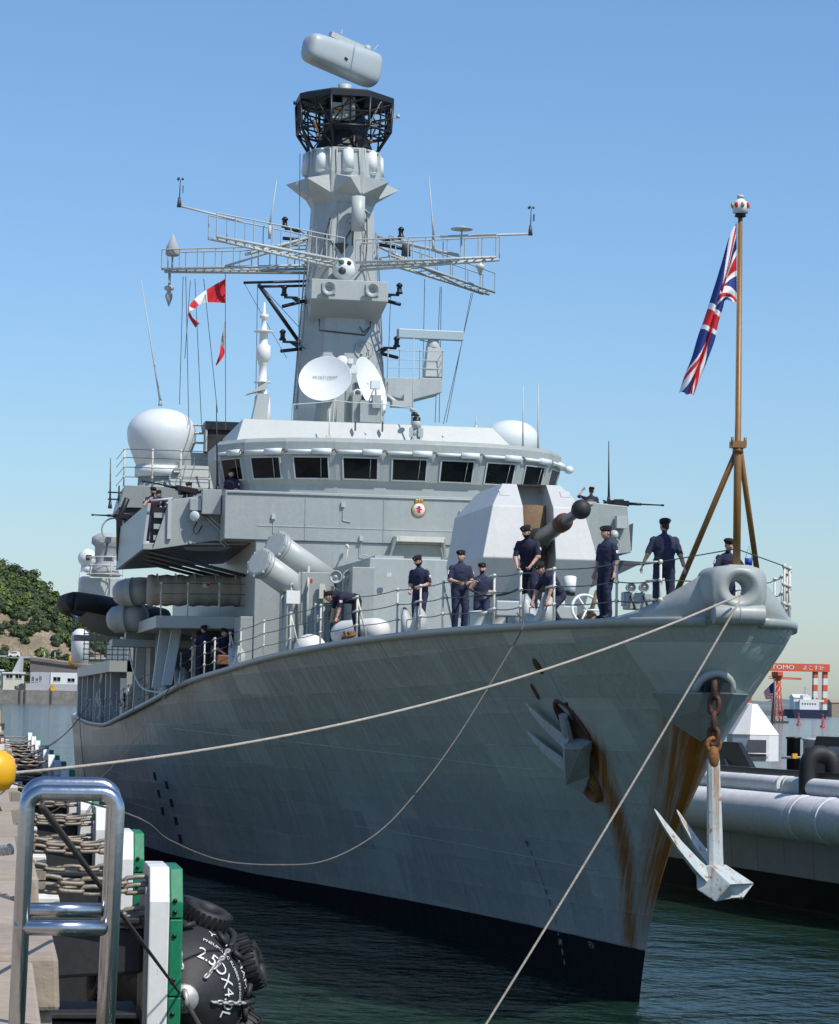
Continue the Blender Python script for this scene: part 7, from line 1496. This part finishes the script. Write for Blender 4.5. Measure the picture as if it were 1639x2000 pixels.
for k in range(60):
    px = random.uniform(100, 300); v = random.uniform(.5, 1); p = Vector((hx(px)*1.12, HY+350+v*160, v*crest2(px)*1.08)); r = random.uniform(6, 10); wood.mi = random.choice((0, 1, 3)); crown(wood, p, r, 70, r*.17)
stuff(wood.build('hillside_wood', leafm), 'dense green wood covering the headland', 'trees')
# shrubs and trees between the road and the shore, one by one
random.seed(12)
shr = [(84, 1276, 7.5, 2, 'bright green bushy tree below the cliff, above the grey building'), (18, 1300, 8, 1, 'green bushes left of the concrete steps'), (4, 1296, 7, 1, 'leafy bush at the left picture edge below the van'), (62, 1298, 6, 2, 'low green shrub right of the steps'), (112, 1284, 5.5, 0, 'dark shrub beside the retaining wall'), (124, 1290, 5, 3, 'reddish dark shrub near the ship end of the retaining wall'), (70, 1306, 5, 1, 'shrub on the roof line between the two buildings'), (134, 1283, 5, 0, 'dark shrub at the far end of the road rail')]
for px, py, r, mi, lb_ in shr:
    c = Vector((hx(px), HY+45, hz(py))); rt_ = thing('shrub', lb_, 'shrub', (c.x, c.y, c.z-r), 'shrubs above the far shore')
    mb = MB(); mb.tube([(c.x, c.y, c.z-r*1.2), (c.x+.3, c.y, c.z-.2*r), (c.x+.8, c.y, c.z+.3*r)], .3, 6, [.35, .25, .1]); mb.build('trunk', 'rustdark', rt_); mb = MB(); crown(mb, c, r, 150, r*.16); mb.build('crown', leafm[mi], rt_)
# terrace, road, rail, retaining wall, steps
mb = MB(); zr = hz(1283); mb.loft([[(hx(px), HY+12, hz(1345)) for px in range(-1000, 321, 20)], [(hx(px), HY+40, hz(1318)) for px in range(-1000, 321, 20)], [(hx(px), HY+58, zr-1) for px in range(-1000, 321, 20)], [(hx(px), HY+80, zr) for px in range(-1000, 321, 20)]], False, False); struct(mb.build('terrace', mat('scrub slope', (.10, .12, .05), .95, var=.5, scale=.1)))
mb = MB(); mb.bx(hx(-1000), hx(320), HY+55, HY+56, zr, zr+1.6); tag(mb.build('road_rail', 'tuggrey'), 'long pale road barrier along the foot of the cliff', 'barrier')
mb = MB(); mb.hexa([(hx(60), HY+20, hz(1312)), (hx(220), HY+20, hz(1322)), (hx(220), HY+30, hz(1322)), (hx(60), HY+30, hz(1312)), (hx(60), HY+24, hz(1284)), (hx(220), HY+24, hz(1302)), (hx(220), HY+30, hz(1302)), (hx(60), HY+30, hz(1284))]); tag(mb.build('retaining_wall', mat('dark retaining wall', (.13, .11, .10), .9, var=.25, scale=.2)), 'dark sloping retaining wall above the white building', 'wall')
mb = MB(); mb.hexa([(hx(60), HY+19, hz(1284)), (hx(220), HY+19, hz(1302)), (hx(220), HY+21, hz(1302)), (hx(60), HY+21, hz(1284)), (hx(60), HY+19, hz(1281)), (hx(220), HY+19, hz(1299)), (hx(220), HY+21, hz(1299)), (hx(60), HY+21, hz(1281))]); tag(mb.build('wall_coping', 'concrete'), 'pale coping strip on top of the dark retaining wall', 'coping')
mb = MB()
for k in range(14): mb.bx(hx(25+k*1.1), hx(33+k*1.1), HY+8+k*2.4, HY+12+k*2.4, hz(1350), hz(1311-k*2.2))
tag(mb.build('concrete_steps', 'tuggrey'), 'steep concrete steps climbing from the cream building to the road', 'steps')
mb = MB(); mb.bx(hx(17), hx(41), HY+50, HY+54, zr+.6, zr+3.4); mb.bx(hx(22), hx(40), HY+50.3, HY+53.7, zr+3.4, zr+5); vn = thing('white_van', 'white van parked on the road under the cliff', 'van', (hx(29), HY+52, zr)); vo = mb.build('body', 'white', vn, .3)
for px in (22, 36): mb = MB(); mb.cyl((hx(px), HY+49.6, zr+1), (hx(px), HY+50.6, zr+1), 1., n=12); mb.build('wheel', 'rubber', vn)
mb = MB(); mb.bx(hx(23), hx(34), HY+50.1, HY+50.4, zr+3.5, zr+4.7); mb.build('window', 'glass', vn)
mb = MB(); mb.bx(hx(66), hx(76), HY+40, HY+46, hz(1290), hz(1280)); tag(mb.build('roadside_hut', 'white'), 'small white hut at the top of the retaining wall', 'hut')
for px, lb_ in ((88, 'pale pole in front of the bright green tree'), (109, 'thin pale pole by the retaining wall')): mb = MB(); mb.cyl((hx(px), HY+30, hz(1290)), (hx(px), HY+30, hz(1272)), .45, n=6); tag(mb.build('pole', 'tuggrey'), lb_, 'pole')
# buildings on the sea wall
def bld(px0, px1, pyt, pyb, m_, label, wins, dep=16, roof=True, yo=0):
    r_ = thing('harbour_building', label, 'building', (hx((px0+px1)/2), HY+yo, 0)); x0_, x1_, z0_, z1_ = hx(px0), hx(px1), hz(pyb), hz(pyt)
    mb = MB(); mb.bx(x0_, x1_, HY+yo, HY+yo+dep, z0_, z1_); mb.build('wall', m_, r_)
    if roof: mb = MB(); mb.bx(x0_-1.2, x1_+1.2, HY+yo-1.2, HY+yo+dep, z1_, z1_+1.3); mb.build('roof', 'white', r_)
    for a_, b_, c_, d_ in wins:
        mb = MB(); mb.bx(hx(a_), hx(b_), HY+yo-.12, HY+yo+.3, hz(d_), hz(c_)); w_ = mb.build('window', 'glass', r_)
        mb = MB(); mb.bx(hx((a_+b_)/2)-.12, hx((a_+b_)/2)+.12, HY+yo-.3, HY+yo-.13, hz(d_), hz(c_)); mb.bx(hx(a_)-.2, hx(b_)+.2, HY+yo-.5, HY+yo-.13, hz(d_)-.35, hz(d_)); mb.build('mullion', 'white', w_)
cream = mat('cream render', (.62, .60, .48), .85, var=.08, scale=.2, streak=.1)
bld(7, 48, 1317, 1350, cream, 'cream two-storey building with wide windows on the sea wall', ((13, 25, 1319, 1326), (31, 43, 1319, 1326), (30, 36, 1341, 1348)))
bld(-30, 6, 1312, 1350, cream, 'cream building cut by the left picture edge', ((-4, 2, 1340, 1347), (-20, -8, 1318, 1326)), yo=3)
bld(60, 99, 1313, 1352, mat('grey render', (.45, .46, .48), .85, var=.06, scale=.2), 'grey-walled building in the middle of the sea wall', ((63, 67, 1322, 1332), (71, 75, 1325, 1331), (78, 82, 1321, 1330)), roof=False, yo=1)
bld(99.5, 190, 1313, 1352, 'white', 'long white building with a row of windows beside the ship', ((105, 119, 1322, 1330), (133, 147, 1324, 1331), (155, 170, 1325, 1332)), roof=False)
mb = MB(); mb.bx(hx(50), hx(200), HY-2, HY-1.2, hz(1340)-4, hz(1340)+2); tag(mb.build('quay_fence', 'tuggrey'), 'grey fence along the top of the far sea wall', 'fence')
for px, w_, lb_ in ((44, 14, 'dark boat hoist on the far sea wall'), (104, 8, 'yellow machine on the far sea wall')): mb = MB(); mb.bx(hx(px-w_/2), hx(px+w_/2), HY-6, HY-3, hz(1349), hz(1341 if px > 60 else 1338)); mb.bx(hx(px-w_/4), hx(px+w_/4), HY-6.2, HY-2.9, hz(1341), hz(1336)); tag(mb.build('machine', 'yellow' if px > 60 else 'darkgrey'), lb_, 'machine')
mb = MB(); mb.bx(hx(-1000), hx(330), HY-8, HY+90, -2, hz(1349)); struct(mb.build('far_sea_wall', mat('stone sea wall', (.27, .25, .22), .9, var=.35, streak=.3, scale=.15)))
for px in (40, 50, 101): mb = MB(); mb.bx(hx(px-1.5), hx(px+1.5), HY-9, HY-8.1, 0, hz(1349)); mb.build('wall_ladder', 'darkgrey', bpy.data.objects['far_sea_wall'])
